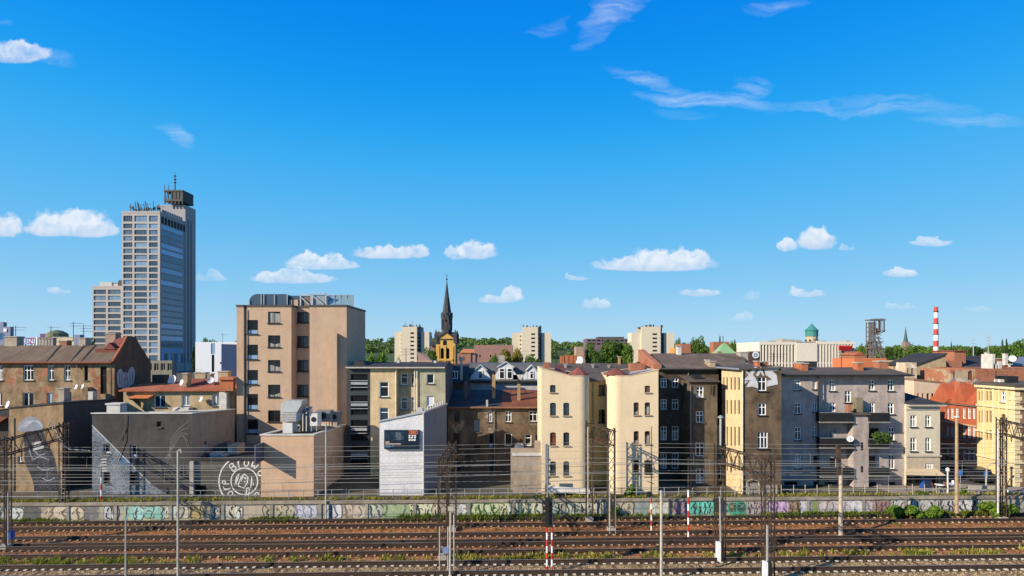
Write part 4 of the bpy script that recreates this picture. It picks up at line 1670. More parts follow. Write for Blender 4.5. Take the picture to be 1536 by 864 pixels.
dish('white dish low on the ochre tenement wall at the far left edge', 13.5, 607, 63, .42)
dish('left one of two small dishes on the ochre tenement wall', 115.5, 580.5, 63.6, .3)
dish('small dish right of its twin, next to a white pipe on the ochre tenement', 125, 580, 63.6, .3)
r_ = thing('flue_stack', 'pair of brown and white vent stacks beside the two small dishes', 'vent', P(130, 600, 62.8))
m = MB()
m.box(X(128, 62.8), X(134.5, 62.8), 62.5, 63.2, Z(603, 62.8), Z(581, 62.8))
m.build('brown_stack', L1M, r_)
m = MB()
m.box(X(135, 62.8), X(142, 62.8), 62.5, 63.2, Z(603, 62.8), Z(587, 62.8))
m.bar(P(126, 603, 62.6), P(126, 583, 62.6), .05)
m.build('white_stack', CONCL, r_)

# ---- dark edge building with red awning
b = Bld('shed', 'dark building with a red tin awning cut by the left frame edge', 'building', 0, 56, [plaster('plaster_dark_left', (.07, .055, .045), .4, .4)])
b.boxy(-70, 13, 56, 6, 622)
b.flat_roof(FELTD)
b.done()
m = MB()
m.slab((X(-70, 56), 55.0, Z(633, 55)), (X(13, 56), 55.0, Z(633, 55)), (X(13, 56), 55.98, Z(625, 55.98)), (X(-70, 56), 55.98, Z(625, 55.98)), .06)
m.build('awning', RUSTR, b.root)

# ---- brown gable wall with the mural of a head
L2M = plaster('plaster_mural_wall', (.36, .245, .14), .7, .65, seed=6, brick=.3)
b = Bld('outbuilding', 'tall brown wall with a black and grey mural of a head', 'building', 50, 55, [L2M, plaster('plaster_side_shaded', (.085, .078, .076), .3, .3, seed=8)])  # right flank coloured dark in place of the shade on it
xa, xb = X(14, 55), X(95, 55)
zt0, zt1 = Z(612, 55), Z(604.5, 55)
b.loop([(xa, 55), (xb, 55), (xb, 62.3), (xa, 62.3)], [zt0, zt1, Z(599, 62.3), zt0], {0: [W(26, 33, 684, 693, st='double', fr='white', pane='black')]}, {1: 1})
b.flat_roof(FELTD, FELTD)
b.done()
fc = Face((xa, 55), (xb, 55))
m = MB()


def pxpts(fc, pts):
 return [fc.uz(*p) for p in pts]


m.cur = 0
area(m, fc, smooth(pxpts(fc, [(25, 642), (31, 632), (42, 624.5), (52, 625), (61, 631), (66, 640), (62, 645), (50, 646), (36, 648), (28, 647)]), 1)[::-1], .005)
m.cur = 2
for k in range(5):
 st = smooth(pxpts(fc, [(28 + 3 * k, 644 - k), (36 + 4 * k, 634 - k), (50 + 3 * k, 630 + k), (63, 637 + 1.5 * k)]), 2, False)
 ribbon(m, fc, st, .10, .009 + .001 * k)
m.cur = 1
area(m, fc, smooth(pxpts(fc, [(34, 646), (64, 642), (68, 660), (80, 680), (87, 708), (92, 744), (52, 745), (50, 722), (42, 704), (36, 692), (37, 668)]), 1)[::-1], .004)
m.cur = 3
area(m, fc, pxpts(fc, [(48, 664), (64, 661), (66, 672), (50, 676)])[::-1], .008)
m.cur = 2
for (a_, b_, c_) in (((48, 690), (60, 684), (74, 690)), ((52, 676), (58, 684), (68, 680)), ((56, 700), (66, 706), (80, 702)), ((62, 716), (72, 722), (83, 716)), ((44, 672), (46, 684), (52, 690))):
 ribbon(m, fc, smooth(pxpts(fc, [a_, b_, c_]), 2, False), .06, .011)
o = m.build('wall_painting', [paint((.27, .30, .36)), doodle('mural_black', (.022, .023, .028), (.15, .15, .17), 2.0, .08), paint((.42, .44, .48)), paint((.50, .50, .50))], b.root)
o['label'] = 'painted dark figure with grey hair'
m = MB()
m.bar(P(14.3, 625, 54.8), P(14.3, 742, 54.8), .05)
m.bar(P(85, 603.5, 55.1), P(95.5, 602, 55.3), .10)
m.build('downpipe', PALE, b.root)
chimney(b.root, 87, 96, 584, 605, 56.5, plaster('chimney_beige', (.42, .35, .27), .3, .3), .8)

# ---- slate grey building with the blue triangle mural; its side wall is beige
L3M = plaster('plaster_slate', (.070, .067, .067), .40, .40, seed=2)
b = Bld('warehouse', 'slate grey painted building with a blue and white triangular mural', 'building', 210, 54, [L3M, plaster('plaster_taupe_side', (.36, .285, .215), .25, .35, seed=5)])
xa, xb = X(138, 54), X(288, 54)
zt = Z(620, 54)
zs = Z(614, 62.3)
wl = [W(156, 163.5, 667, 680, fr='white', pane='black', st='single'), W(196, 205, 667, 685, fr='white', pane='black', st='single'), W(156, 164, 709, 725, fr='dark', pane='black', st='single'),
      W(196, 204.5, 709, 725, fr='dark', pane='black', st='single'), W(235, 242, 632, 641, fr='sill', pane='black', st='single')]
b.loop([(xa, 54), (xb, 54), (xb, 62.3), (xa, 62.3)], [zt, zt, zs, zt - .75], {0: wl}, {1: 1})
b.flat_roof(FELTD, CONCL, h=.10)
b.done()
fc = Face((xa, 54), (xb, 54))
holes = [(154.5, 165, 665.5, 681), (194.5, 206.5, 665.5, 686), (154.5, 165.5, 707.5, 726), (194.5, 206, 707.5, 726)]
m = MB()


def tri_top(px):
 return 638 + (px - 138) * (726 - 638) / (226 - 138) if px < 226 else 726 + (px - 226) * .62


edges = sorted({138.4, 226, 258, *[h[0] for h in holes], *[h[1] for h in holes]})
for x0_, x1_ in zip(edges[:-1], edges[1:]):
 xm = (x0_ + x1_) / 2
 cuts = sorted((h[2], h[3]) for h in holes if h[0] < xm < h[1])
 yb = 747.0
 for (a, c) in sorted(cuts, reverse=True) + [(None, None)]:
  if a is None:
   area(m, fc, [fc.uz(x0_, yb), fc.uz(x1_, yb), fc.uz(x1_, tri_top(x1_)), fc.uz(x0_, tri_top(x0_))], .004)
  elif c > tri_top(xm):
   area(m, fc, [fc.uz(x0_, yb), fc.uz(x1_, yb), fc.uz(x1_, c), fc.uz(x0_, c)], .004)
   yb = a
   if a < tri_top(xm):
    yb = None
    break
   yb = a
m.cur = 1
ribbon(m, fc, pxpts(fc, [(138.4, 638), (226, 726)]), .07, .009)
for (x_, y_) in ((155.5, 682), (196, 686.5)):
 ribbon(m, fc, smooth(pxpts(fc, [(x_, y_), (x_ + 10, y_ + 1), (x_ + 11, y_ - 4), (x_ + 5, y_ - 4)]), 2, False), .13, .010)
for k in range(5):
 ribbon(m, fc, pxpts(fc, [(152, 689 + 4.4 * k), (160, 688.5 + 4.4 * k)]), .11, .010)
m.cur = 2
area(m, fc, smooth(pxpts(fc, [(179, 688), (190, 684), (196, 698), (184, 699)]), 1), .008)
o = m.build('wall_painting', [doodle('mural_blue', (.050, .080, .125), (.52, .54, .56), 2.1, .11), paint((.62, .62, .62)), paint((.05, .13, .24))], b.root)
o['label'] = 'blue and white triangle filled with curls'
m = MB()
m.cur = 0
for k in range(5):
 st = smooth(pxpts(fc, [(262 - 6 * k, 700), (252 + 2 * k, 672), (262 + 3 * k, 648), (282, 632 + 10 * k)]), 2, False)
 ribbon(m, fc, st, .05, .004 + .001 * k)
m.build('painted_curves', paint((.16, .155, .16)), b.root)
m = MB()
m.box(X(160, 56), X(180, 56), 56, 57, Z(622, 56), Z(607, 56))
m.box(X(158.5, 56), X(181.5, 56), 55.9, 57.1, Z(607, 56), Z(605, 56))
m.build('chimney', CONCL, b.root)
m = MB()
m.bar(P(189, 622, 53.9), P(187, 660, 53.9), .03, n=4)
m.bar(P(187, 660, 53.9), P(176, 690, 53.9), .03, n=4)
m.bar(P(180, 660, 53.9), P(188, 640, 53.9), .03, n=4)
m.build('cable', plain('cable_dark', (.10, .09, .085), .7), b.root)
# small painted man on the taupe side wall
fc = Face((xb, 54), (xb, 62.3))
m = MB()
for c, pp in ((1, [(306, 667), (310, 667), (310.5, 663), (308, 661.5), (306, 663)]), (0, [(304.5, 676), (311.5, 676), (312.5, 669), (310, 666.5), (306, 667), (304.5, 670)]), (2, [(306, 683), (310.5, 683), (311, 675.5), (305, 675.5)])):
 m.cur = c
 area(m, fc, smooth(pxpts(fc, pp), 1), .004 + .002 * c)
o = m.build('stencil', [paint((.30, .34, .40)), paint((.04, .035, .03)), paint((.07, .07, .07))], b.root)
o['label'] = 'small painted standing man'

# ---- red roofed building behind the slate one
b = Bld('tenement', 'low tan building with a red tiled roof behind the slate grey one', 'building', 270, 63.6, [plaster('plaster_tan', (.44, .33, .20), .35, .35, seed=4), L3M])
xa, xb = X(186, 63.6), X(351.5, 63.6)
ze, zr = Z(586, 63.6), Z(574, 68)
wl = [W(231, 248.5, 593, 611, st='double', pane='blue'), W(272.5, 285, 593, 609, st='double', pane='curtain'), W(318, 329.5, 592, 609, st='double', pane='curtain')]
b.loop([(xa, 63.6), (xb, 63.6), (xb, 68), (xa, 68)], [ze, ze, zr, zr], {0: wl})
b.done()
m = MB()
m.slab((xa - .3, 63.1, ze + .06), (xb, 63.1, ze + .10), (xb, 68, zr + .1), (xa - .3, 68, zr + .1), .12)
rf = m.build('roof', TILE, b.root)
m = MB()
m.slab((X(193, 63), 62.5, Z(596.5, 62.5)), (X(227, 63), 62.5, Z(596.5, 62.5)), (X(227, 63), 63.6, Z(592, 63.6)), (X(193, 63), 63.6, Z(592, 63.6)), .08)
m.build('awning', plain('awning_orange', (.50, .17, .06), .7), b.root)
for (p0, p1, y0, y1, D_) in ((274, 281, 561, 585, 65), (292, 308, 560, 572, 67.5), (327, 342, 558, 578, 66), (306, 316, 562, 574, 67.6)):
 chimney(b.root, p0, p1, y0, y1, D_, plaster('chimney_tan', (.40, .31, .21), .3, .4), .8, parent=rf)
m = MB()
m.box(X(232, 67.9), X(250, 67.9), 67.4, 68.4, Z(578, 67.9), Z(562, 67.9))
m.build('water_tank', BLACKP, b.root)
m = MB()
m.slab((X(275, 66), 65.6, Z(579, 66)), (X(325, 66), 65.6, Z(579, 66)), (X(320, 67), 67.2, Z(568, 67)), (X(283, 67), 67.2, Z(568, 67)), .1)
m.build('roof_tiles_raised', TILED, rf)
m = MB()
m.box(X(330, 63), X(341, 63), 62.8, 63.5, Z(614, 63), Z(588, 63))
m.box(X(262, 63), X(286, 63), 62.6, 63.5, Z(619, 63), Z(611, 63))
m.slab((X(258, 62.9), 62.5, Z(618, 62.9)), (X(272, 62.9), 62.5, Z(609, 62.9)), (X(272, 62.9), 63.5, Z(609, 62.9)), (X(258, 62.9), 63.5, Z(618, 62.9)), .1)
m.slab((X(272.2, 62.9), 62.5, Z(609, 62.9)), (X(290, 62.9), 62.5, Z(619, 62.9)), (X(290, 62.9), 63.5, Z(619, 62.9)), (X(272.2, 62.9), 63.5, Z(609, 62.9)), .1)
m.build('roof_stair_house', CONCL, b.root)
m = MB()
m.box(X(186, 63), X(190, 63), 62.9, 63.4, Z(618, 63), Z(588, 63))
m.slab((X(188, 62.8), 62.7, Z(590, 62.8)), (X(218, 62.8), 62.7, Z(617, 62.8)), (X(218, 62.8), 62.9, Z(619, 62.8)), (X(188, 62.8), 62.9, Z(619, 62.8)), .1)
m.build('party_wall', plaster('plaster_tan', (.44, .33, .20)), b.root)
dish('large white dish among the chimneys above the red tiled roof', 260.5, 571, 67.2, .62, (-.4, -1, .4), .5)
dish('grey dish on the red tiled roof left of a tan chimney', 274, 574, 64.6, .38, (-.6, -1, .3), .4)
dish('dish mounted on the tan chimney above the red tiled roof', 316, 570.5, 65.8, .40, (.2, -1, .3), .3)
dish('small dish on the tan wall below the red tiled eave', 302.5, 599, 63.2, .32)
r_ = thing('roof_shed', 'orange brick chimney stack against the tall beige block', 'chimney', P(346, 585, 62.9))
m = MB()
m.box(X(333, 62.9), X(353, 62.9), 62.4, 62.95, Z(586, 62.9), Z(566, 62.9))
m.build('stack', BRICKO, r_)
m = MB()
m.slab((X(331, 62.8), 62.2, Z(568, 62.8)), (X(354, 62.8), 62.2, Z(568, 62.8)), (X(354, 62.8), 63.0, Z(565, 62.8)), (X(331, 62.8), 63.0, Z(565, 62.8)), .12)
m.build('ledge', TILE, r_)

# ---- low wall building with the round wall painting
L4M = plaster('plaster_ash', (.10, .090, .080), .40, .45, seed=9)
b = Bld('garage', 'low ash grey building with a round white line painting', 'building', 340, 53.3, [L4M])
xa, xb = X(288.8, 53.3), X(390.5, 53.3)
zt = Z(690, 53.3)
b.loop([(xa, 53.3), (xb, 53.3), (xb, 61), (xa, 61)], zt, {0: [W(292.5, 300, 693, 724, st='transom', fr='grey', pane='sky', sill=False, name='door'), W(292.5, 309.5, 728, 749, st='single', fr='dark', pane='black', sill=False, name='gate')]})
b.flat_roof(FELTD, FELTD)
b.done()
m = MB()
m.box(X(285, 53.1), X(291, 53.1), 53.0, 53.29, ZG, Z(692, 53.1))
m.build('pilaster', CONC, b.root)
fc = Face((xa, 53.3), (xb, 53.3))
GLY = {'B': [[(0, 0), (0, 1), (.5, 1), (.62, .78), (.45, .55), (0, .52)], [(.45, .55), (.68, .28), (.5, 0), (0, 0)]], 'r': [[(.2, 0), (.25, .95)], [(.22, .6), (.45, .92), (.8, .95)]],
       'o': [[(.35, .05), (.05, .3), (.1, .75), (.4, .95), (.68, .7), (.65, .25), (.35, .05)]], 'w': [[(0, .95), (.15, .05), (.4, .7), (.62, .05), (.85, .95)]],
       'P': [[(.05, 0), (.08, 1), (.55, .95), (.6, .62), (.1, .52)]], 'a': [[(.6, .8), (.2, .85), (.05, .4), (.3, .05), (.6, .4), (.62, .85), (.68, 0)]], 'k': [[(.05, 0), (.05, 1)], [(.6, .9), (.05, .4), (.65, 0)]]}


def ring_word(m, fc, c, R0, size, word, w, off, inward=False):
 """word: (letter, angle) pairs set round a circle, angle clockwise from the top in degrees"""
 for ch, ang in word:
  a = math.radians(ang)
  ux = Vector((math.cos(a), -math.sin(a)))      # along the ring, clockwise
  uy = Vector((math.sin(a), math.cos(a)))       # outward
  if inward:
   ux, uy = -ux, -uy
  o = Vector(c) + Vector((math.sin(a), math.cos(a))) * R0
  for k, st in enumerate(GLY[ch]):
   pts = [tuple(o + ux * ((p[0] - .35) * size) + uy * ((p[1] - .5) * size)) for p in st]
   ribbon(m, fc, smooth(pts, 1, False), w, off + .001 * k)


m = MB()
cu, cz = fc.uz(366.5, 722)
mpp = 53.3 / F
def circ(r, a0=0, a1=360, n=40):
 return [(cu + r * math.sin(math.radians(a0 + (a1 - a0) * i / n)), cz + r * math.cos(math.radians(a0 + (a1 - a0) * i / n))) for i in range(n + 1)]
ribbon(m, fc, circ(38 * mpp, 210, 330), .12, .004)
ribbon(m, fc, circ(20 * mpp), .105, .004)
ring_word(m, fc, (cu, cz), 27.5 * mpp, 11 * mpp, [('B', -38), ('r', -16), ('o', 6), ('w', 31), ('o', 63)], .105, .005)
ring_word(m, fc, (cu, cz), 28 * mpp, 10 * mpp, [('P', -92), ('r', -112), ('o', -132), ('w', -152)], .105, .005)
ring_word(m, fc, (cu, cz), 28 * mpp, 10 * mpp, [('k', 158), ('a', 136)], .105, .005)
for st in ([(352, 731), (355, 715), (359, 709), (357, 717), (352, 731)], [(376, 732), (378, 714), (380, 728)], [(357, 728), (362, 715), (367, 711), (372, 716), (371, 724), (366, 732), (357, 729)],
           [(362, 722), (364, 715), (369, 717), (368, 723)], [(366, 716), (369, 720), (366, 723)], [(369, 734), (372, 731), (375, 734), (371, 736), (369, 734)], [(370, 736), (368, 750)], [(374, 737), (372, 750)]):
 ribbon(m, fc, pxpts(fc, st), .105, .0065)
o = m.build('wall_painting', paint((.80, .79, .76)), b.root)
o['label'] = 'ring of white brushed letters round a small circle'
# plant on this low roof
r_ = thing('air_handler', 'grey roof unit with ducts behind the round wall painting', 'roof unit', P(340, 688, 56))
m = MB()
m.box(X(318, 56), X(332, 56), 55.5, 57, Z(691, 56), Z(679, 56))
m.box(X(333, 56), X(340, 56), 55.6, 56.6, Z(691, 56), Z(681, 56))
m.build('cabinet', ZINC, r_)
m = MB()
m.box(X(343, 57), X(357, 57), 56.8, 58.5, Z(687, 57), Z(667, 57))
m.cur = 1
m.box(X(344.5, 57), X(350, 57), 56.72, 56.79, Z(684, 57), Z(672, 57))
m.build('plant_house', [plaster('chimney_beige', (.42, .35, .27)), ZINC], r_)
m = MB()
m.bar(P(326, 676, 58), P(345, 668, 58), .55, n=10)
m.bar(P(358, 678, 59.5), P(388, 676, 59.5), .62, n=10)
m.build('duct', plain('duct_dark', (.10, .11, .13), .4, .4), r_)

# ---- tall beige block
L5M = plaster('render_beige', (.48, .335, .23), .14, .22, seed=3)
b = Bld('apartment_block', 'tall beige rendered block with dark square windows, left of the centre', 'building', 440, 63, [L5M])
D_ = 63
zt = Z(459, 63)
xa, xb, xc, xd = X(355, 63), X(437, 63), X(464.5, 63), X(520, 63)
low = [W(370.5, 387, y0, y1, st='lowbar', fr='dark', pane='dark') for y0, y1 in ((480, 501.5), (517, 539.5), (555, 577), (591, 615), (629, 651), (667, 684))]
mid = G([(402, 420.5)], [(467.5, 485), (503, 521), (540, 557.5), (577, 596), (615.5, 633)], st='double', fr='dark')
rec = G([(445, 462.5)], [(468, 484.5), (504, 521), (540, 557.5), (577, 595)], st='double', fr='dark', pane='blue')
pts = [(xa, D_), (xa + .75, D_), (xa + .75, D_ + .45), (xa + 1.05, D_ + .45), (xa + 1.05, D_ + .12), (xb, D_ + .12), (xb, D_ + 1.5), (xc, D_ + 1.5), (xc, D_), (xd, D_), (xd, 71), (xa, 71)]
b.loop(pts, zt, {4: mid + low, 6: rec})
b.flat_roof(FELT, plain('coping_dark', (.055, .05, .048), .6), h=.22, out=.06, inn=.35)
# narrow projecting shaft on the right part
m = MB()
m.box(X(496.5, 62.5), X(505.5, 62.5), 62.45, 62.98, ZG, Z(500, 62.5))
m.build('flue_shaft', L5M, b.root)
b.done('dark')
pipe(b.root, 366, 462, 690, 62.9, .05)
pipe(b.root, 437.4, 461, 640, 62.9, .06)
# roof plant, each on its own
r_ = thing('glass_pavilion', 'curved smoked glass canopy on the left of the beige block roof', 'roof structure', P(410, 458, 65))
m = MB()
prof = [(374, 457), (374, 449), (378, 443.5), (384, 441), (428, 441), (431, 444), (432, 457)]
m.extr([P(p, y, 65) for p, y in prof][::-1], (0, 2.2, 0))
m.build('glazing', glass('glass_smoked', (.05, .07, .10), .1, 0, .8), r_)
for p in (374, 392, 396, 412, 431):
 m = MB()
 m.bar(P(p, 457, 64.9), P(p, 442 if p > 380 else 450, 64.9), .06)
 m.build('frame', STEEL, r_)
r_ = thing('roof_shelter', 'low grey glazed box on the middle of the beige block roof', 'roof structure', P(440, 458, 65.5))
m = MB()
m.box(X(432, 65.5), X(450, 65.5), 65.5, 67, Z(459, 65.5), Z(443.5, 65.5))
m.build('box', glass('glass_smoked', (.05, .07, .10), .1), r_)
m = MB()
m.box(X(434, 65.2), X(447, 65.2), 65.2, 65.45, Z(459, 65.5), Z(450, 65.5))
m.build('panel', L5M, r_)
for k, (p0, p1, y0, lab) in enumerate(((451, 467, 442, 'white framed cabin with a slanting strut, third structure on the beige block roof'), (469, 489, 440.5, 'white box cabin on the right of the beige block roof'))):
 r_ = thing('roof_cabin', lab, 'roof structure', P((p0 + p1) / 2, 458, 65))
 m = MB()
 m.box(X(p0 + 1.5, 65), X(p1 - 1.5, 65), 65.1, 67, Z(459, 65), Z(y0 + 2, 65))
 m.build('panel', glass('glass_panel_pale', (.25, .27, .30), .2) if k else plain('cabin_brown', (.16, .12, .10)), r_)
 m = MB()
 for p in (p0, p1):
  m.beam(P(p, 459, 65), P(p, y0, 65), .14)
 m.beam(P(p0, y0, 65), P(p1, y0, 65), .14)
 m.beam(P(p0 + 2, y0 + 5, 64.9), P(p1 - 3, 457, 64.9), .12)
 m.build('frame', STEEL, r_)
r_ = thing('roof_windscreen', 'row of tilted glass panes on the right end of the beige block roof', 'roof structure', P(510, 458, 65))
m = MB()
for k in range(4):
 m.slab(P(492 + 10 * k, 458, 65), P(500 + 10 * k, 458, 65), P(503 + 9 * k, 443.5, 66.2), P(494 + 9 * k, 443.5, 66.2), .05)
m.build('glazing', glass('glass_pale_green', (.16, .24, .26), .08, 0, .9), r_)
m = MB()
for k in range(5):
 m.bar(P(491 + 9.5 * k, 459, 64.8), P(493 + 9 * k, 442.5, 66.2), .05)
m.bar(P(492, 443, 66.2), P(530, 443, 66.2), .05)
m.build('frame', STEEL, r_)

# ---- beige box building in front of it
L6M = plaster('render_sand', (.54, .365, .245), .14, .20, seed=5)
b = Bld('annex', 'low beige box building with ventilation plant on its roof', 'building', 430, 52.9, [L6M])
xa, xb = X(391.2, 52.9), X(470.5, 52.9)
pts = [(xa, 52.9), (xb, 52.9), (xb, 62.9), (xa, 62.9)]
b.loop(pts, [Z(652.5, 52.9), Z(652.5, 52.9), Z(637.5, 62.9), Z(637.5, 62.9)])
b.flat_roof(FELT, CONCL, h=.12, inn=.3)
b.done()
m = MB()
m.box(X(393.0, 52.7), X(394.6, 52.7), 51.15, 52.88, Z(691, 52.7), Z(664, 52.7))
m.build('wall_sign', plain('sign_blue_grey', (.10, .11, .14), .5), b.root)
m = MB()
for i in range(12):
 m.bar((xb + .05, 55 + .55 * i, 5.0 - .05 * i), (xb + .05, 55 + .55 * i, 3.6 - .02 * i), .02, n=4)
for i in range(6):
 m.bar((xb + .06, 55, 5.0 - .26 * i), (xb + .06, 61.2, 4.5 - .2 * i), .02, n=4)
m.build('wire_trellis', plain('trellis', (.45, .34, .22), .7), b.root)
UNIT = plain('unit_white', (.62, .60, .56), .45, .1, .15)
UNITD = plain('unit_grey', (.24, .24, .25), .45, .4, .2)


def roof_unit(label, px0, px1, y0, y1, D, kindn):
 root = thing('ventilation_unit', label, 'ventilation unit', P((px0 + px1) / 2, y1, D), 'ventilation units on the beige box roof')
 x0, x1, z0, z1 = X(px0, D), X(px1, D), Z(y1, D), Z(y0, D)
 m = MB()
 if kindn == 0:       # tall stack of a louvred box under a curved hood
  h = z1 - z0
  m.box(x0, x1 * .5 + x0 * .5, D, D + 1.3, z0, z0 + h * .32)
  m.box(x0 - .1, x0 + (x1 - x0) * .7, D - .05, D + 1.4, z0 + h * .36, z0 + h * .62)
  m.build('casing', UNIT, root)
  m = MB()
  m.extr([(x0 - .15, D - .1, z0 + h * .64), (x0 + (x1 - x0) * .75, D - .1, z0 + h * .64), (x1, D - .1, z0 + h * .9), (x1, D - .1, z1), (x0 + .2, D - .1, z1), (x0 - .15, D - .1, z0 + h * .88)], (0, 1.5, 0))
  m.build('hood', ZINC, root)
  m = MB()
  for i in range(5):
   m.box(x0 - .12, x0 + (x1 - x0) * .7, D - .09, D - .06, z0 + h * (.38 + .05 * i), z0 + h * (.40 + .05 * i))
  m.build('louvre', UNITD, root)
 elif kindn == 1:     # ducts
  w = (x1 - x0)
  for i in range(3):
   xx = x0 + w * (i + .5) / 3
   m.bar((xx, D + .5, z0), (xx, D + .5, z0 + (z1 - z0) * (.7 + .1 * i)), w * .12, n=10)
   m.bar((xx, D + .5, z0 + (z1 - z0) * (.7 + .1 * i)), (xx + w * .2, D + .9, z1), w * .12, n=10)
  m.build('duct', UNITD, root)
  m = MB()
  m.box(x0, x1, D + 1.0, D + 1.8, z0, z0 + (z1 - z0) * .6)
  m.build('casing', UNIT, root)
 else:                # box on legs with a fan grille
  m.box(x0, x1, D, D + 1.2, z0 + (z1 - z0) * .3, z1)
  m.build('casing', UNIT if kindn == 2 else UNITD, root)
  m = MB()
  for a in (x0 + .1, x1 - .1):
   for c in (D + .1, D + 1.1):
    m.bar((a, c, z0), (a, c, z0 + (z1 - z0) * .3), .05, n=4)
  m.build('stand', STEEL, root)
  m = MB()
  m.lathe(((x0 + x1) / 2, D - .002, z0 + (z1 - z0) * .66), [(min(.32, (x1 - x0) * .35), 0), (min(.32, (x1 - x0) * .35), .03)], 14, ax=(0, -1, 0))
  m.build('grille', BLACKP, root)


roof_unit('tall white ventilation stack with a curved zinc hood on the beige box', 424, 453, 601, 650, 55, 0)
roof_unit('dark twisted ducts beside the tall ventilation stack', 446, 462, 612, 649, 56.5, 1)
roof_unit('white fan box with two legs in the middle of the beige box roof', 465, 476, 620, 647, 55.5, 2)
roof_unit('long grey cooler at the back of the beige box roof', 474, 495, 616, 640, 58, 3)
roof_unit('small grey fan box at the right edge of the beige box roof', 496, 507, 618, 640, 59, 3)
roof_unit('bluish duct box behind the middle fan box', 454, 463, 615, 640, 59.5, 2)

# ---- grey green tenement with the dark loggia column
L7M = plaster('plaster_sage', (.42, .39, .27), .35, .5, seed=2)
L7C = plaster('plaster_straw', (.58, .44, .26), .35, .55, seed=7)
L7S = plain('cladding_slate', (.035, .040, .044), .6, 0, .2, 2)
b = Bld('tenement', 'sage and straw coloured tenement with a dark column of loggias', 'building', 595, 62, [L7C, L7S, L7M, plaster('plaster_slate_gable', (.085, .09, .105), .3, .25)])
D_ = 62
zt = Z(551, 62)
x0, x1, x2, x3, x4 = X(520, D_), X(555.5, D_), X(596, D_), X(627, D_), X(668, D_)
log = [W(526, 552, a, c, st='single', fr='dark', pane='black', sill=False, name='loggia') for a, c in ((561, 587), (593, 623), (630, 662), (668, 700))]
w1 = [W(569.5, 583, 573, 595.5, st='transom'), W(569.5, 583, 611.5, 634, st='transom')]
w2 = [W(601, 611.5, 560, 578, st='transom'), W(601, 611.5, 596, 614.5, st='transom'), W(616.5, 621.5, 560, 578, st='transom'), W(616.5, 621.5, 596, 614.5, st='transom')]
w3 = [W(640, 651, 561, 575.5, st='single', pane='dark'), W(640, 651, 594, 609, st='single', pane='white')]
b.face((x0, D_), (x1, D_), zt, wins=log, mi=1)
b.face((x1, D_), (x2, D_), zt, wins=w1, mi=0)
b.face((x2, D_), (x2, D_ + .7), zt, mi=0)
b.face((x2, D_ + .7), (x3, D_ + .7), zt, wins=w2, mi=0)
b.face((x3, D_ + .7), (x3, D_), zt, mi=0)
b.face((x3, D_), (x4, D_), zt, wins=w3, mi=2)
b.face((x4, D_), (x4, D_ + 8), zt, zt, mi=3)
b.mb.poly([(x4, D_, zt), (x4, D_ + 8, zt), (x4, D_ + 4, Z(541, D_ + 4))])
b.face((x4, D_ + 8), (x0, D_ + 8), zt)
b.face((x0, D_ + 8), (x0, D_), zt)
b.done()
m = MB()
zr = Z(543, D_ + 4)
m.slab((x0, D_ - .4, zt + .03), (x4 + .05, D_ - .4, zt + .03), (x4 + .05, D_ + 4, zr), (x0, D_ + 4, zr), .12)
m.slab((x0, D_ + 4, zr), (x4 + .05, D_ + 4, zr), (x4 + .05, D_ + 8.3, zt), (x0, D_ + 8.3, zt), .12)
rf = m.build('roof', FELTD, b.root)
m = MB()
m.bar((x0, D_ - .42, zt - .04), (x4, D_ - .42, zt - .04), .09)
m.build('gutter', PALE, b.root)
m = MB()
m.extr([P(527, 551, 63), P(533, 541.5, 63), P(545, 541.5, 63), P(551, 551, 63)][::-1], (0, 2.5, 0))
m.build('roof_hatch', FELTD, rf)
for (p0, p1, y0) in ((596, 600, 540), (651, 655, 541)):
 m = MB()
 m.box(X(p0, 65.5), X(p1, 65.5), 65.2, 65.9, Z(548, 65.5), Z(y0, 65.5))
 m.build('vent', CONCL, rf)
for px in (594, 622, 625.5):
 pipe(b.root, px, 553, 640, 61.9, .07, plain('downpipe_cream', (.60, .55, .42), .5))
for a in (561, 593, 630, 668):
 m = MB()
 for k in range(2):
  m.bar(P(526, a + 10 + 10 * k, 61.96), P(552, a + 10 + 10 * k, 61.96), .045, n=5)
 m.box(X(526.5, 61.97), X(551.5, 61.97), 61.95, 61.99, Z(a + 16, 62), Z(a + 12, 62))
 m.build('loggia_rail', FR['grey'], b.root)

# ---- white building with the billboard
L8M = plaster('block_white', (.66, .66, .68), .10, .16, blocks=.8, seed=6)
b = Bld('outbuilding', 'white painted block building with a slanting parapet, below the sage tenement', 'building', 600, 53.5, [L8M, plaster('block_white_shaded', (.20, .215, .245), .12, .15, blocks=.7)])  # right face is the white block with shade mixed into its colour
xa, xb, xc = X(569.3, 53.5), X(636.5, 53.5), X(670, 60.5)
za, zb_, zc_ = Z(632, 53.5), Z(618, 53.5), Z(606, 60.5)
b.loop([(xa, 53.5), (xb, 53.5), (xc, 60.5), (xa, 60.5)], [za, zb_, zc_, za - .55], None, {1: 1})
b.flat_roof(FELTD, ZINC, h=.14, out=.10, inn=.2)
b.done()
m = MB()
m.bar((xb - .07, 53.42, ZG), (xb - .07, 53.42, zb_), .05)
m.build('downpipe', plain('downpipe_cream', (.60, .55, .42), .5), b.root)
m = MB()
for k in range(7):
 t = .15 + .11 * k
 q = Vector((xb + (xc - xb) * t, 53.5 + 7 * t, zb_ + (zc_ - zb_) * t + .1))
 m.bar(q, q + Vector((0, 0, .25)), .07, n=6)
 m.lathe(q + Vector((0, 0, .25)), [(.12, 0), (.05, .1)], 8)
 m.build('roof_vent', CONCL, b.root)
 m = MB()
m.box(X(626, 54.5), X(634, 54.5), 54.3, 55.2, Z(620, 54.5), Z(612, 54.5))
m.build('roof_vent', CONCL, b.root)
r_ = thing('billboard', 'dark blue billboard with orange lettering mounted on the white building', 'billboard', P(603, 659, 53.3))
m = MB()
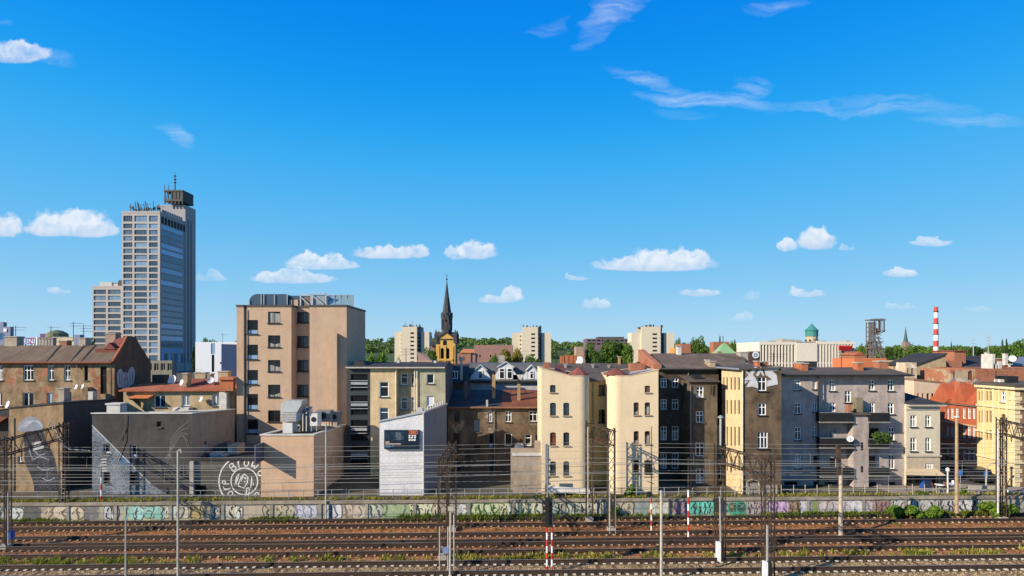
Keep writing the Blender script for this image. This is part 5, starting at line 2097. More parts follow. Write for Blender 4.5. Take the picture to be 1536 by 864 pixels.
x0, x1, z0, z1 = X(576.5, 53.3), X(628.5, 53.3), Z(673.5, 53.3), Z(645, 53.3)
m.box(x0, x1, 53.22, 53.48, z0, z1)
m.build('panel', plain('billboard_navy', (.010, .022, .040), .35, 0, .4, 1.2), r_)
bf = Face((x0, 53.22), (x1, 53.22))
m = MB()
area(m, bf, pxpts(bf, [(578, 660), (578, 647.5), (606, 647.5), (606, 660)])[::1], .004)
m.cur = 1
area(m, bf, pxpts(bf, [(584, 660), (584, 651), (589, 650.5), (589, 660)]), .007)
m.cur = 2
area(m, bf, pxpts(bf, [(594, 660), (593, 649), (600, 648), (603, 656), (602, 660)]), .007)
m.build('picture', [plain('picture_blue', (.018, .04, .075), .4, 0, .8, 2.5), plain('picture_dark', (.012, .02, .04), .4), plain('picture_grey', (.09, .12, .15), .4, 0, .8, 5)], r_)


def text(body, parent, pos, size, mat, ang=0.0, name='lettering', align='LEFT', sx=1.0, bold=0.0):
 cu_ = bpy.data.curves.new(name, 'FONT')
 cu_.body = body
 cu_.size = size
 cu_.align_x = align
 cu_.extrude = .004
 cu_.offset = bold
 cu_.resolution_u = 3
 cu_.materials.append(mat)
 o = bpy.data.objects.new(name, cu_)
 COL.objects.link(o)
 o.parent = parent
 o.location = Vector(pos) - LOC[parent.name]
 o.rotation_euler = (math.radians(90), 0, ang)
 o.scale = (sx, 1, 1)
 me = bpy.data.meshes.new_from_object(o.evaluated_get(bpy.context.evaluated_depsgraph_get()))
 q = bpy.data.objects.new(name, me)
 COL.objects.link(q)
 q.parent, q.location, q.rotation_euler, q.scale = parent, o.location, o.rotation_euler, o.scale
 bpy.data.objects.remove(o)
 return q


text('ZERO', r_, P(613, 651, 53.21), .46, plain('letter_orange', (.65, .16, .05), .5), sx=.72, bold=.018)
m = MB()
r2 = random.Random(4)
for row, (yy, xs_) in enumerate(((653.5, (613, 617.5, 621)), (656.5, (613, 616.5, 621)), (660, (613, 617, 620.5)))):
 for q in xs_:
  area(m, bf, pxpts(bf, [(q, yy + 1.1), (q, yy - 1.0), (q + r2.uniform(2.4, 3.4), yy - 1.0), (q + 2.6, yy + 1.1)]), .004)
m.cur = 1
area(m, bf, pxpts(bf, [(578, 666.8), (578, 665), (601, 665), (601, 666.8)]), .004)
area(m, bf, pxpts(bf, [(578, 664), (578, 662), (584, 662), (584, 664)]), .004)
m.cur = 2
area(m, bf, pxpts(bf, [(578, 671), (578, 668), (586, 668), (586, 671)]), .004)
area(m, bf, pxpts(bf, [(588, 670), (588, 668), (591, 668), (591, 670)]), .004)
m.build('small_print', [WHITEP, plain('print_buff', (.45, .33, .24), .5), plain('print_blue', (.06, .16, .28), .5)], r_)
# ---- dark umber tenement between the white building and the cream towers
L9M = plaster('plaster_umber', (.19, .137, .092), .85, .8, brick=.35, seed=3, patch=(.33, .25, .17), pscale=.5, pcut=.60)
b = Bld('tenement', 'dark umber tenement with a rusty sheet roof, left of the cream towers', 'building', 745, 64, [L9M])
D_ = 64
xa, xb = X(672, D_), X(815, D_)
ze = Z(611, D_)
wl = [W(681, 689, 616, 632, st='single', fr='dark', pane='dark'), W(731.5, 738, 617, 633, st='cross', fr='white'), W(757.5, 767, 617, 633, st='cross'), W(793.5, 811, 616.5, 632.5, st='triple'),
      W(680.5, 689, 650, 670, st='cross', fr='dark', pane='dark'), W(710, 720, 628.5, 648, st='single', fr='sill', pane='curtain'), W(733, 740, 650, 672, st='lowbar', fr='sill', pane='black'), W(757, 768, 650, 669, st='single', fr='white', pane='dark'),
      W(787, 797, 651.5, 669, st='transom'), W(803.5, 812, 652, 664.5, st='single', fr='brown', pane='red'), W(711, 720, 667, 676, st='double', fr='dark'), W(682, 690, 690, 708, st='cross', fr='dark'), W(735, 743, 692, 709, st='cross', fr='dark')]
b.loop([(xa, D_), (xb, D_), (xb, 72), (xa, 72)], [ze, ze, Z(586, 72), Z(586, 72)], {0: wl})
b.done()
m = MB()
xm = X(752, D_)
m.slab((xa, D_ - .35, ze + .1), (xm, D_ - .35, ze + .1), (xm, 72, Z(586, 72) + .1), (xa, 72, Z(586, 72) + .1), .12)
m.cur = 1
m.slab((xm, D_ - .35, ze + .1), (xb, D_ - .35, ze + .1), (xb, 72, Z(586, 72) + .1), (xm, 72, Z(586, 72) + .1), .12)
rf = m.build('roof', [FELTD, RUSTR], b.root)
m = MB()
m.bar((xa, D_ - .4, ze), (xb, D_ - .4, ze), .11)
m.build('gutter', plain('gutter_rusty', (.22, .11, .06), .6), b.root)
m = MB()
m.slab(P(761, 606, 65.2), P(779, 606, 65.2), P(777, 595, 68.5), P(763, 599, 67.2), .5)
m.build('roof_hatch', RUSTR, rf)
pipe(b.root, 741.5, 613, 720, 63.9, .06)
m = MB()
m.box(X(729, 63.6), X(732, 63.6), 63.55, 63.95, Z(606, 63.6) - .3, Z(600, 63.6))
m.build('skylight', ZINC, rf)
BCH = plaster('chimney_ochre', (.40, .27, .14), .4, .4)
for (p0, p1, y0, y1, D2, lab) in ((696, 701, 572, 600, 67, 0), (702, 705, 576, 595, 68, 0), (738, 743, 562, 596, 67.5, 1), (776, 780.5, 576, 602, 66.5, 1)):
 m = MB()
 m.box(X(p0, D2), X(p1, D2), D2, D2 + .6, Z(y1, D2) - .3, Z(y0, D2))
 m.cur = 1
 m.lathe((X((p0 + p1) / 2, D2), D2 + .3, Z(y0, D2)), [(.16, 0), (.14, .3), (.22, .35), (.05, .5)], 8)
 m.build('chimney', [BCH if lab else plain('chimney_dark', (.09, .085, .09), .9), BLACKP], rf)

# mansard house behind it
L9B = plaster('plaster_pale_grey', (.44, .43, .42), .25, .3)
b = Bld('mansard_house', 'grey house with a slate mansard roof and three white gabled dormers', 'building', 760, 78, [L9B])
D_ = 78
xa, xb = X(697, D_), X(830, D_)
ze = Z(572, D_)
b.loop([(xa, D_), (xb, D_), (xb, 86), (xa, 86)], ze, {0: []})
b.done()
m = MB()
zt = Z(545.5, D_ + 2.2)
m.slab((xa, D_ - .3, ze + .1), (xb, D_ - .3, ze + .1), (xb, D_ + 2.2, zt), (xa, D_ + 2.2, zt), .15)
m.poly([(xa, D_ + 2.2, zt - .01), (xb, D_ + 2.2, zt - .01), (xb, 86, zt + .1), (xa, 86, zt + .1)])
m.poly([(xa, D_ - .3, ze), (xa, D_ + 2.2, zt), (xa, 86, zt), (xa, 86, ze)])
rf = m.build('roof', roofmat('roof_slate', (.085, .088, .098), (.125, .125, .13), .4), b.root)
for (p0, p1, y0, double) in ((711, 730.5, 548, 0), (745.5, 772, 543.5, 1), (789, 806, 548.5, 0)):
 q0, q1 = P(p0 + 2, 570, D_ - .1), P(p1 - 2, 570, D_ - .1)
 zs = Z(y0 + 7, D_)
 zp = Z(y0, D_)
 xm = (q0.x + q1.x) / 2
 m = MB()
 m.extr([(q0.x, D_ - .1, q0.z), (q1.x, D_ - .1, q1.z), (q1.x, D_ - .1, zs), (xm, D_ - .1, zp), (q0.x, D_ - .1, zs)], (0, 2.2, 0))
 m.cur = 1
 for s, xq in ((-1, q0.x), (1, q1.x)):
  m.slab((xm, D_ - .3, zp + .12), (xq + s * .2, D_ - .3, zs + .02), (xq + s * .2, D_ + 2.3, zs + .02), (xm, D_ + 2.3, zp + .12), .1)
  m.extr([(xq, D_ - .12, q0.z), (xq + s * .8, D_ - .12, q0.z), (xq + s * .45, D_ - .12, q0.z + .7), (xq, D_ - .12, q0.z + 1.3)], (0, .3, 0))
 dm = m.build('dormer', [plaster('dormer_white', (.62, .62, .62), .15, .2), plaster('dormer_white', (.62, .62, .62))], b.root)
 w = (q1.x - q0.x)
 for xx in ((xm - w * .26, xm + w * .26) if double else (xm,)):
  ww = w * (.36 if double else .42)
  window(dm, (xx - ww / 2, D_ - .19, q0.z + .15), 0, ww, (zs - q0.z) * .82, 'transom', FR['white'], 'dark', None)
m = MB()
m.box(X(770, D_ - .2), X(785, D_ - .2), D_ - .12, D_ + .3, Z(571.5, D_), Z(562, D_))
m.build('parapet_block', CONCL, b.root)
m = MB()
m.box(xa, xb, D_ - .45, D_ - .02, Z(574, D_), Z(571.4, D_))
m.build('gutter', BLACKP, b.root)
pp = plaster('plaster_pale_grey', (.44, .43, .42))
m = MB()
m.box(X(748, 84), X(757, 84), 84, 85, Z(546, 84), Z(533, 84))
m.build('chimney', CONC, rf)
# fire damaged looking house left of the mansard one
b = Bld('tenement', 'black roofed house with a small glazed gable, between the sage tenement and the mansard house', 'building', 685, 74, [plaster('plaster_sooty', (.12, .095, .07), .3, .4), ])
xa, xb = X(668, 74), X(700, 74)
b.loop([(xa, 74), (xb, 74), (xb, 81), (xa, 81)], Z(574, 74), {0: [W(672, 679, 579, 586, st='double', fr='sill', pane='ochre'), W(683, 690, 579, 586, st='double', fr='sill', pane='ochre')]})
b.done()
m = MB()
m.slab((xa, 73.6, Z(573, 74)), (xb, 73.6, Z(573, 74)), (xb, 79, Z(546, 79)), (xa, 79, Z(546, 79)), .2)
rf = m.build('roof', FELTD, b.root)
m = MB()
m.box(X(677, 74.6), X(687, 74.6), 74.4, 76.5, Z(572, 74.6), Z(556, 74.6))
dm = m.build('dormer', plaster('plaster_sooty', (.12, .095, .07)), b.root)
window(dm, (X(678, 74.3), 74.33, Z(568, 74.3)), 0, .75, .95, 'double', FR['white'], 'dark', None)
m = MB()
m.bar(P(692, 570, 73.5), P(692, 542, 73.5), .17, n=8)
m.lathe(P(692, 542, 73.5), [(.12, 0), (.24, .1), (.2, .5), (.05, .55)], 8)
m.build('flue', PALE, b.root)

# low beige shed before the umber tenement
b = Bld('shed', 'low beige rendered shed with a stepped wall, left of the left cream tower', 'building', 795, 54.3, [plaster('plaster_stone', (.36, .29, .22), .35, .45, seed=2)])
xa, xb = X(769.5, 54.3), X(815, 54.3)
b.loop([(xa, 54.3), (xb, 54.3), (xb, 55.4), (xa, 55.4)], Z(683, 54.3))
b.flat_roof(FELT, CONCL, h=.1)
b.done()
m = MB()
m.box(X(803, 55.5), X(817, 55.5), 55.5, 57.2, ZG, Z(664.5, 55.5))
m.build('rear_wall', plaster('plaster_stone', (.42, .35, .27)), b.root)
m = MB()
m.box(X(766, 55.5), X(803, 55.5) - .01, 55.5, 57.0, ZG, Z(676, 55.5))
m.build('rear_wall', plaster('plaster_stone', (.42, .35, .27)), b.root)
m = MB()
m.bar(P(818.5, 666, 53.9), P(818.5, 742, 53.9), .08, n=8)
for k in range(5):
 m.lathe(P(818.5, 688 + 9 * k, 53.9), [(.08, 0), (.17, .03), (.17, .12), (.08, .15)], 8)
m.build('stack_pipe', STEEL, b.root)
dish('round white dish above the beige shed, on the umber tenement', 779, 671, 63.3, .52, (-.2, -1, .25))

# ---- the twin cream towers
CREAM = plaster('render_cream', (.665, .53, .35), .07, .10, seed=4)
CREAMY = plaster('render_yellow', (.72, .50, .20), .08, .12, seed=4)


def arc(cx, cy, r, a0, a1, n):
 return [(cx + r * math.cos(math.radians(a0 + (a1 - a0) * i / n)), cy + r * math.sin(math.radians(a0 + (a1 - a0) * i / n))) for i in range(n + 1)]


def cream(label, left):
 D_ = 54.0
 b = Bld('tenement_wing', label, 'building', 850 if left else 950, D_, [CREAM], group='twin cream tenement wings')
 if left:
  xa, xb = X(812.5, D_), X(886, D_)
  r = 1.0
  cr = arc(xb - r, D_ + r, r, -90, 0, 7)
  pts = [(xa, D_)] + cr + [(xb - .35, 63), (xa, 63)]
  zl, zh = Z(563.5, D_), Z(552.5, D_)
  xk = X(857, D_)
  ws = [W(825, 833.5, 577.5, 588.5, st='transom', fr='dark', pane='blue', arch=.12)] + G([(825, 834), (845, 854)], [(604, 623.5), (648.5, 668.5), (692, 713.5)], st='transom', fr='dark', pane='blue', arch=.22)
  ws[3 - 1]['pane'] = 'red'
  slope = [(xa, zh), (xk, zl)]
  segs = [(xa, D_), (xk, D_), *cr]
  zz = [zh, zl] + [zl] * (len(cr) + 1) + [zl]
  pts = [(xa, D_), (xk, D_)] + cr + [(xb - .35, 63), (xa, 63)]
  zz = [zh, zl] + [zl] * len(cr) + [zl, zh]
  wins = {0: ws}
  apex, cone_c = P(865, 551.5, D_ + 1.3), (X(870, D_), D_ + 1.25)
 else:
  xa, xb = X(914, D_), X(987.5, D_)
  r = 1.0
  cr = arc(xa + r, D_ + r, r, 180, 270, 7)
  zl, zh = Z(563.5, D_), Z(554.5, D_)
  xk = X(944, D_)
  ws = [W(967, 975.5, 578.5, 588.7, st='transom', fr='brown', pane='ochre', arch=.12)] + G([(950.5, 958.5), (967, 975.5)], [(603.5, 622.5), (646.5, 666), (690, 709.5)], st='transom', fr='brown', pane=None, arch=.22)
  pts = cr + [(xk, D_), (xb, D_), (xb, 63), (xa + .6, 63)]
  zz = [zl] * len(cr) + [zl, zh, zh, zl]
  wins = {len(cr): ws}
  apex, cone_c = P(929, 552.5, D_ + 1.3), (X(929, D_) - .1, D_ + 1.25)
 b.loop(pts, zz, wins)
 m = MB()
 m.poly([(p[0], p[1], z - .05) for p, z in zip(pts, zz)])
 m.cur = 1
 ring(m, pts, zz[0] - .04, [z + .03 for z in zz], .03, .2)
 m.build('roof', [FELT, plain('coping_sand', (.50, .38, .26), .8)], b.root)
 b.done('sill_cream')
 m = MB()
 r = .95 if left else 1.1
 m.lathe((cone_c[0], cone_c[1], zl + .04), [(r * 1.18, 0), (r * 1.18, .04), (.05, apex.z - zl), (.04, apex.z - zl + .2)], 8)
 m.build('turret_roof', TILED, b.root)
 return b


bl = cream('left one of two cream tenement wings, with bluish arched windows and one red shutter', True)
m = MB()
m.box(X(816, 56), X(823, 56), 55.5, 56.5, Z(556, 56), Z(544, 56))
m.build('brick_stack', BRICK, bl.root)
m = MB()
m.slab(P(832, 556.5, 55), P(850, 561, 55), P(846, 549, 60), P(832, 547, 60), .1)
m.build('roof_patch', TILED, bl.root)
m = MB()
for k in range(4):
 m.box(X(839 + 5 * k, 53.9), X(843 + 5 * k, 53.9), 53.93, 53.99, Z(731, 54), Z(725, 54))
m.build('vent_panel', plain('panel_blue', (.06, .09, .13), .4), bl.root)
m = MB()
m.slab((X(822, 53.9), 53.3, Z(737, 53.3)), (X(884, 53.9), 53.3, Z(740, 53.3)), (X(884, 53.9), 53.95, Z(735, 53.3)), (X(822, 53.9), 53.95, Z(731, 53.3)), .08)
m.build('ramp_roof', CONCL, bl.root)
br = cream('right one of two cream tenement wings, with reddish brown arched windows', False)
m = MB()
m.slab(P(943, 561, 55), P(984, 555, 55), P(984, 551, 58.5), P(946, 556, 58.5), .1)
m.build('metal_sheet', ZINC, br.root)
m = MB()
m.box(X(945, 58), X(966, 58), 57.6, 58.8, Z(556, 58), Z(545, 58))
m.build('brick_stack', BRICK, br.root)
m = MB()
m.box(X(978, 56.5), X(986, 56.5), 56, 57, Z(557, 56.5), Z(547, 56.5))
m.build('brick_stack', BRICK, br.root)

b = Bld('tenement', 'yellow recessed wall with two windows joining the twin cream wings under a grey felt roof', 'building', 900, 57.2, [CREAMY])
D_ = 57.2
xa, xb = X(880, D_) + .05, X(918, D_)
ze = Z(571.5, D_)
b.loop([(xa, D_), (xb, D_), (xb, 63.4), (xa, 63.4)], ze, {0: [W(898, 907.5, 577, 592.8, st='double', fr='brown', pane='ochre', arch=0), W(898, 907.5, 614, 634.5, st='transom', fr='dark', pane='dark', arch=.2)]})
b.done()
m = MB()
zr = Z(545, 68)
m.slab((xa - .1, D_ - .35, ze + .1), (xb + .1, D_ - .35, ze + .1), (xb + .1, 63.4, ze + .75), (xa - .1, 63.4, ze + .75), .14)
m.slab((X(822, 64), 63.45, ze + .7), (X(985, 64), 63.45, ze + .7), (X(985, 64), 69, zr), (X(822, 64), 69, zr), .14)
rf = m.build('roof', FELT, b.root)
m = MB()
m.box(X(822, 64), X(985, 64), 63.5, 69, ze - 2, ze + .55)
m.build('rear_wall', CREAMY, b.root)
m = MB()
m.bar(P(890, 575, 57.1), P(890, 700, 57.1), .06)
m.build('downpipe', plain('downpipe_yellow', (.45, .32, .16), .5), b.root)
for (p0, p1, y0, y1, D2) in ((928, 931, 536, 548, 68.2), (889, 891, 548, 553, 66), (913, 915, 549, 553, 66), (847, 850, 547, 552, 66)):
 chimney(b.root, p0, p1, y0, y1, D2, BCH if p0 == 928 else CONC, .5, parent=rf)
m = MB()
for k in range(4):
 m.box(X(840 + 6.5 * k, 70), X(845.5 + 6.5 * k, 70), 69.3, 70.2, Z(550, 70), Z(533 + (k == 0) * 1, 70))
m.build('chimney', BRICKO, rf)
r_ = thing('satellite_dish', 'pale dish on a stubby pale stack behind the grey roof of the cream wings', 'satellite dish', P(868, 545, 69.4), 'satellite dishes on the roofs and walls')
m = MB()
m.lathe(P(869.5, 541, 69.2), [(.05, 0), (.5, .12), (.5, .15), (.05, .05)], 14, ax=(-.7, -1, .2))
m.build('bowl', DISHM, r_)
m = MB()
m.box(X(862, 69.6), X(868, 69.6), 69.4, 70, Z(547, 69.6), Z(535, 69.6))
m.build('stack', CONCL, r_)

# ---- sooty tenement right of the cream towers
SOOT = plaster('plaster_sooty_brown', (.095, .074, .057), .7, .6, seed=5, brick=.2)
b = Bld('tenement', 'sooty dark tenement with white casements and a wide brown roof, right of the cream wings', 'building', 1030, 60, [SOOT, plaster('plaster_dun', (.15, .115, .08), .7, .7, seed=9)])
D_ = 60
xa, xb = X(988, D_) , X(1078, D_)
xw0, xw1 = X(1034, 57.2), X(1076, 57.2)
ze = Z(554, D_)
main = G([(991, 1000.5), (1008, 1018)], [(567, 581.5), (599, 614.5), (639.5, 660.5), (680, 703)])
wing = [W(1044, 1055.5, 579.5, 596.5), W(1044, 1055.5, 617, 634), W(1043.5, 1057, 664, 684.5), W(1044, 1057, 703, 725)]
zw = Z(572, 57.2)
b.face((xa, D_), (xw0, D_), ze, wins=main)
b.face((xw0, 57.2), (xw1, 57.2), zw, wins=wing, mi=1)
b.face((xw0, D_), (xw0, 57.2), zw, mi=1)
b.face((xw1, 57.2), (xw1, D_), zw, mi=1)
b.face((xw0, D_), (xb, D_), ze, zb=zw - .1)
b.face((xb, D_), (xb, 74), ze)
b.face((xb, 74), (xa, 74), ze)
b.face((xa, 74), (xa, D_), ze)
b.done()
zr = Z(530, 68)
m = MB()
xr0, xr1 = X(980, 68), X(1112, 68)
m.slab((xa, D_ - .35, ze + .08), (X(1122, 60), D_ - .35, ze + .08), (xr1, 68, zr), (xr0 - .2, 68, zr), .15)
m.slab((xr0 - .2, 68, zr), (xr1, 68, zr), (X(1122, 60), 75, ze), (xa, 75, ze), .15)
m.poly([(X(1122, 60), D_ - .35, ze), (X(1122, 60), 75, ze), (xr1, 68, zr - .05)])
rf = m.build('roof', FELTB, b.root)
m = MB()
m.box(X(1080, 61), X(1121, 61), 61, 74, ze - 6, ze - .02)
m.build('rear_wall', SOOT, b.root)
m = MB()
m.slab((xw0 - .2, 56.9, zw + .05), (xw1 + .2, 56.9, zw + .05), (xw1 + .2, D_ - .02, Z(566, D_)), (xw0 - .2, D_ - .02, Z(562, D_)), .1)
m.build('lean_to_roof', FELT, rf)
m = MB()
m.extr([(xa - .25, D_ - .2, ze - .1), (xa - .25, D_ - .2, ze + .5), (xa - .25, 67.5, zr + .45), (xa - .25, 68.6, zr + .45), (xa - .25, 68.6, zr - 1)], (.5, 0, 0))
m.build('parapet', BRICK, b.root)
m = MB()
m.bar((xa, D_ - .4, ze - .02), (xw1 + 1, D_ - .4, ze - .02), .1)
m.build('gutter', BLACKP, b.root)
chimney(b.root, 1016.5, 1022, 520, 536, 67, CONCL, .7, parent=rf)
chimney(b.root, 1065, 1073, 543, 566, 60.4, plaster('chimney_tan', (.40, .31, .21)), .9, parent=rf)
chimney(b.root, 1060, 1064, 541, 552, 61.5, plaster('chimney_tan', (.40, .31, .21)), .6, parent=rf)
chimney(b.root, 1077, 1083, 528, 535, 68, plaster('chimney_tan', (.40, .31, .21)), .6, parent=rf)
chimney(b.root, 1110.5, 1122, 529, 541, 66, CONC, 1.2, parent=rf)
m = MB()
m.extr([P(1078, 541, 66.2), P(1079, 531, 68), P(1082, 531, 68), P(1074, 550, 63)], (.2, .1, 0))
m.build('fire_wall', BRICK, rf)
m = MB()
m.box(X(1040, 58), X(1050, 58), 57.6, 58.6, Z(568, 58), Z(562, 58))
m.build('vent', BLACKP, rf)
m = MB()
m.bar(P(1068, 576, 57), P(1066.5, 592, 57), .05)
m.build('overflow_pipe', BLACKP, b.root)
for px, y0, y1, D2 in ((1032.5, 556, 742, 59.9), (1036, 578, 742, 57.1)):
 pipe(b.root, px, y0, y1, D2, .06)

# ---- building with the silver letters: sunlit left flank, dark front
L13F = plaster('plaster_dark_brown', (.15, .108, .07), .75, .7, brick=.3, seed=6)
b = Bld('tenement', 'dark brown fronted tenement with a sunlit yellow flank and big silver letters under the eave', 'building', 1140, 53.6, [L13F, plaster('plaster_buff', (.66, .50, .29), .2, .3, seed=2)])
x0 = X(1113.5, 53.6)
x1 = X(1172, 53.6)
Yb = 58.9
zf, zbk = Z(553, 53.6), Z(556, 58.9)
side = G([(1084, 1086.6), (1089, 1091.8), (1095, 1098), (1100.5, 1103.6), (1106.3, 1109.8)], [(566, 585), (600, 621), (640, 669), (684, 706)], st='double', fr='sill', pane='dark', sill=False)
fr = [W(1136.6, 1150, 565, 586.5, arch=.25), W(1137.5, 1149.5, 604.6, 623), W(1136, 1152, 647.5, 673, st='triple', arch=.12)]
b.face((x0, Yb), (x0, 53.6), zf - .15, wins=side, mi=1)
b.face((x0, 53.6), (x1, 53.6), zf, Z(551, 53.6), wins=fr)
b.face((x1, 53.6), (x1, Yb), Z(551, 53.6), zf - .15)
b.face((x1, Yb), (x0, Yb), zf - .15)
b.done('dark')
m = MB()
m.slab((x0 - .35, 53.4, zf + .02), (x1 + .1, 53.4, Z(551, 53.6) + .06), (x1 + .1, Yb + 1, Z(545, 60)), (x0 - .35, Yb + 1, zf + .1), .14)
rf = m.build('roof', FELT, b.root)
m = MB()
m.bar((x0 - .38, 53.4, zf - .05), (x0 - .38, Yb + .6, zf - .05), .09)
m.build('gutter', STEEL, b.root)
pipe(b.root, 1113.8, 556, 740, 53.5, .06, plain('downpipe_cream', (.60, .55, .42), .5))
fc = Face((x0, 53.6), (x1, 53.6))
sil = paint((.60, .60, .62))
m = MB()
shapes = [[(1115, 552), (1124, 560), (1131, 551), (1135, 551), (1129, 563), (1132, 566), (1136, 575), (1136, 582), (1128, 579), (1120, 580), (1125, 570), (1115, 571), (1123, 563)],
          [(1134, 563), (1141, 550), (1146, 564), (1143.5, 563), (1140.5, 558), (1138, 564)], [(1147, 552), (1166, 550), (1167, 556), (1158, 557), (1164, 562), (1166, 576), (1156, 578), (1151, 579.5), (1150.6, 571), (1158, 569), (1149, 562)],
          [(1115.5, 572), (1122, 572), (1117, 576)]]
for k, s in enumerate(shapes):
 m.cur = 1
 c = (sum(p[0] for p in s) / len(s), sum(p[1] for p in s) / len(s))
 area(m, fc, pxpts(fc, [(max(1113.8, c[0] + (p[0] - c[0]) * 1.20), c[1] + (p[1] - c[1]) * 1.12) for p in s]), .004 + .001 * k)
 m.cur = 0
 area(m, fc, pxpts(fc, [(max(1113.8, c[0] + (p[0] - c[0]) * 1.12), c[1] + (p[1] - c[1]) * 1.05) for p in s]), .010 + .001 * k)
o = m.build('graffiti', [sil, paint(INK)], b.root)
o['label'] = 'large angular silver letters'
m = MB()
area(m, fc, pxpts(fc, [(1120, 724), (1140, 724), (1140, 741), (1120, 741)]), .004)
area(m, fc, pxpts(fc, [(1146, 728), (1166, 727), (1166, 741), (1146, 741)]), .004)
m.build('faded_tag', paint((.30, .26, .22)), b.root)
m = MB()
q = [P(1120, 741, 53.4), P(1120, 722, 53.4), P(1128, 719, 53.4), P(1138, 722, 53.4), P(1139, 741, 53.4)]
m.path(q, .035)
m.build('hand_rail', PALE, b.root)
for (p0, p1, y0, y1, D2) in ((1136, 1140, 543, 553, 55), (1143, 1153, 543.5, 553, 55.5)):
 chimney(b.root, p0, p1, y0, y1, D2, BRICKO, .8, parent=rf)

# ---- mauve tenement with balconies
MAUVE = plaster('plaster_mauve', (.42, .352, .318), .4, .5, seed=4)
b = Bld('tenement', 'wide mauve tenement with dark balconies and white crossed windows', 'building', 1265, 57.4, [MAUVE])
D1, D2 = 57.3, 57.7
x0, x1, x2 = X(1172, D1), X(1227.5, D1), X(1357, D2)
zt = Z(562, D1)
wl = [W(1191.5, 1201.3, 570, 585.5), W(1219, 1225, 569.5, 584, st='double'), W(1192, 1202, 604, 621), W(1219.5, 1226, 604, 618, st='double', pane='blue'), W(1192, 1202, 640.5, 660.5), W(1219.5, 1225.5, 640.5, 654.5), W(1192.5, 1202.5, 681.5, 703),
      W(1220, 1226, 684, 695, st='double', fr='dark'), W(1220, 1227, 722, 735, st='single', fr='dark', pane='black'), W(1176, 1196, 722, 741, st='single', fr='dark', pane='black', sill=False)]
wr = [W(1244, 1253.5, 570, 586.5), W(1303.3, 1312.5, 570, 586), W(1331.3, 1341, 570, 586.5), W(1267, 1277, 586, 604), W(1245, 1253.5, 604, 618), W(1304.5, 1312.5, 604, 620, pane='dark'), W(1331.7, 1341.3, 604.5, 621.5), W(1244.5, 1253.5, 644, 658, st='double', fr='grey', pane='curtain'),
      W(1333, 1342.3, 641, 661), W(1305, 1318, 642, 662, st='double', fr='dark', pane='black'), W(1245, 1254, 687, 701, st='single', fr='dark', pane='black'), W(1304, 1313, 684, 702, st='double', fr='sill', pane='dark'), W(1333, 1342.3, 682, 703.5), W(1333, 1343, 723, 739, st='single', fr='dark', pane='black'),
      W(1237, 1256, 723, 741, st='single', fr='dark', pane='black', sill=False), W(1304, 1314, 723, 735, st='single', fr='dark', pane='black')]
b.face((x0, D1), (x1, D1), zt, wins=wl)
b.face((x1, D1), (x1, D2), zt)
b.face((x1, D2), (x2, D2), zt, wins=wr)
b.face((x2, D2), (x2, 66), zt)
b.face((x2, 66), (x0, 66), zt)
b.face((x0, 66), (x0, D1), zt)
b.done('dark')
zr = Z(551, 60.5)
m = MB()
m.slab((x0, D1 - .45, zt + .04), (x2 + .15, D1 - .45, zt + .04), (x2 + .15, 61, zr), (x0, 61, zr), .16)
m.slab((x0, 61, zr), (x2 + .15, 61, zr), (x2 + .15, 66.3, zt), (x0, 66.3, zt), .16)
rf = m.build('roof', FELT, b.root)
m = MB()
m.bar((x0, D1 - .5, zt - .06), (x2 + .1, D1 - .5, zt - .06), .09)
m.build('gutter', BLACKP, b.root)
pipe(b.root, 1227.5, 564, 742, 57.1, .07, plain('downpipe_dark', (.06, .05, .045), .5))
chimney(b.root, 1202, 1212, 546, 562, 59, BRICKO, .9, parent=rf)
chimney(b.root, 1196, 1204, 545, 556, 60, BRICKO, .7, parent=rf)
chimney(b.root, 1287, 1295, 545, 561, 59, BRICKO, .9, parent=rf)
chimney(b.root, 1319, 1333, 543, 556, 60, BRICK, 1.0, parent=rf)
# projecting shaft between the balconies
m = MB()
xs0, xs1 = X(1280.5, 56.7), X(1303, 56.7)
m.box(xs0, xs1, 56.7, 57.68, ZG, Z(623, 56.7))
m.cur = 1
m.slab((X(1278, 56.5), 56.45, Z(621, 56.5)), (X(1306, 56.5), 56.45, Z(621, 56.5)), (X(1306, 56.5), 57.68, Z(616, 57.7)), (X(1278, 56.5), 57.68, Z(616, 57.7)), .1)
m.build('stair_shaft', [MAUVE, FELT], b.root)
m = MB()
m.box(X(1284.5, 57), X(1294.5, 57), 57.0, 57.67, Z(619, 56.6), Z(597.5, 56.6))
m.build('vent_shaft', plaster('plaster_mould', (.26, .22, .15), .5, .5), b.root)
m = MB()
m.box(X(1272.5, 56.5), X(1276.5, 56.5), 56.5, 56.9, Z(625, 56.5), Z(607, 56.5))
m.build('chimney', BRICK, b.root)
m = MB()
m.box(xs0 + .7, xs0 + .9, 56.67, 56.697, Z(678, 55.6), Z(666, 55.6))
m.box(xs0 + .7, xs0 + .9, 56.67, 56.697, Z(712, 55.6), Z(702, 55.6))
m.build('slit_window', BLACKP, b.root)
BALK = plain('balcony_dark', (.013, .013, .014), .7, 0, .3)
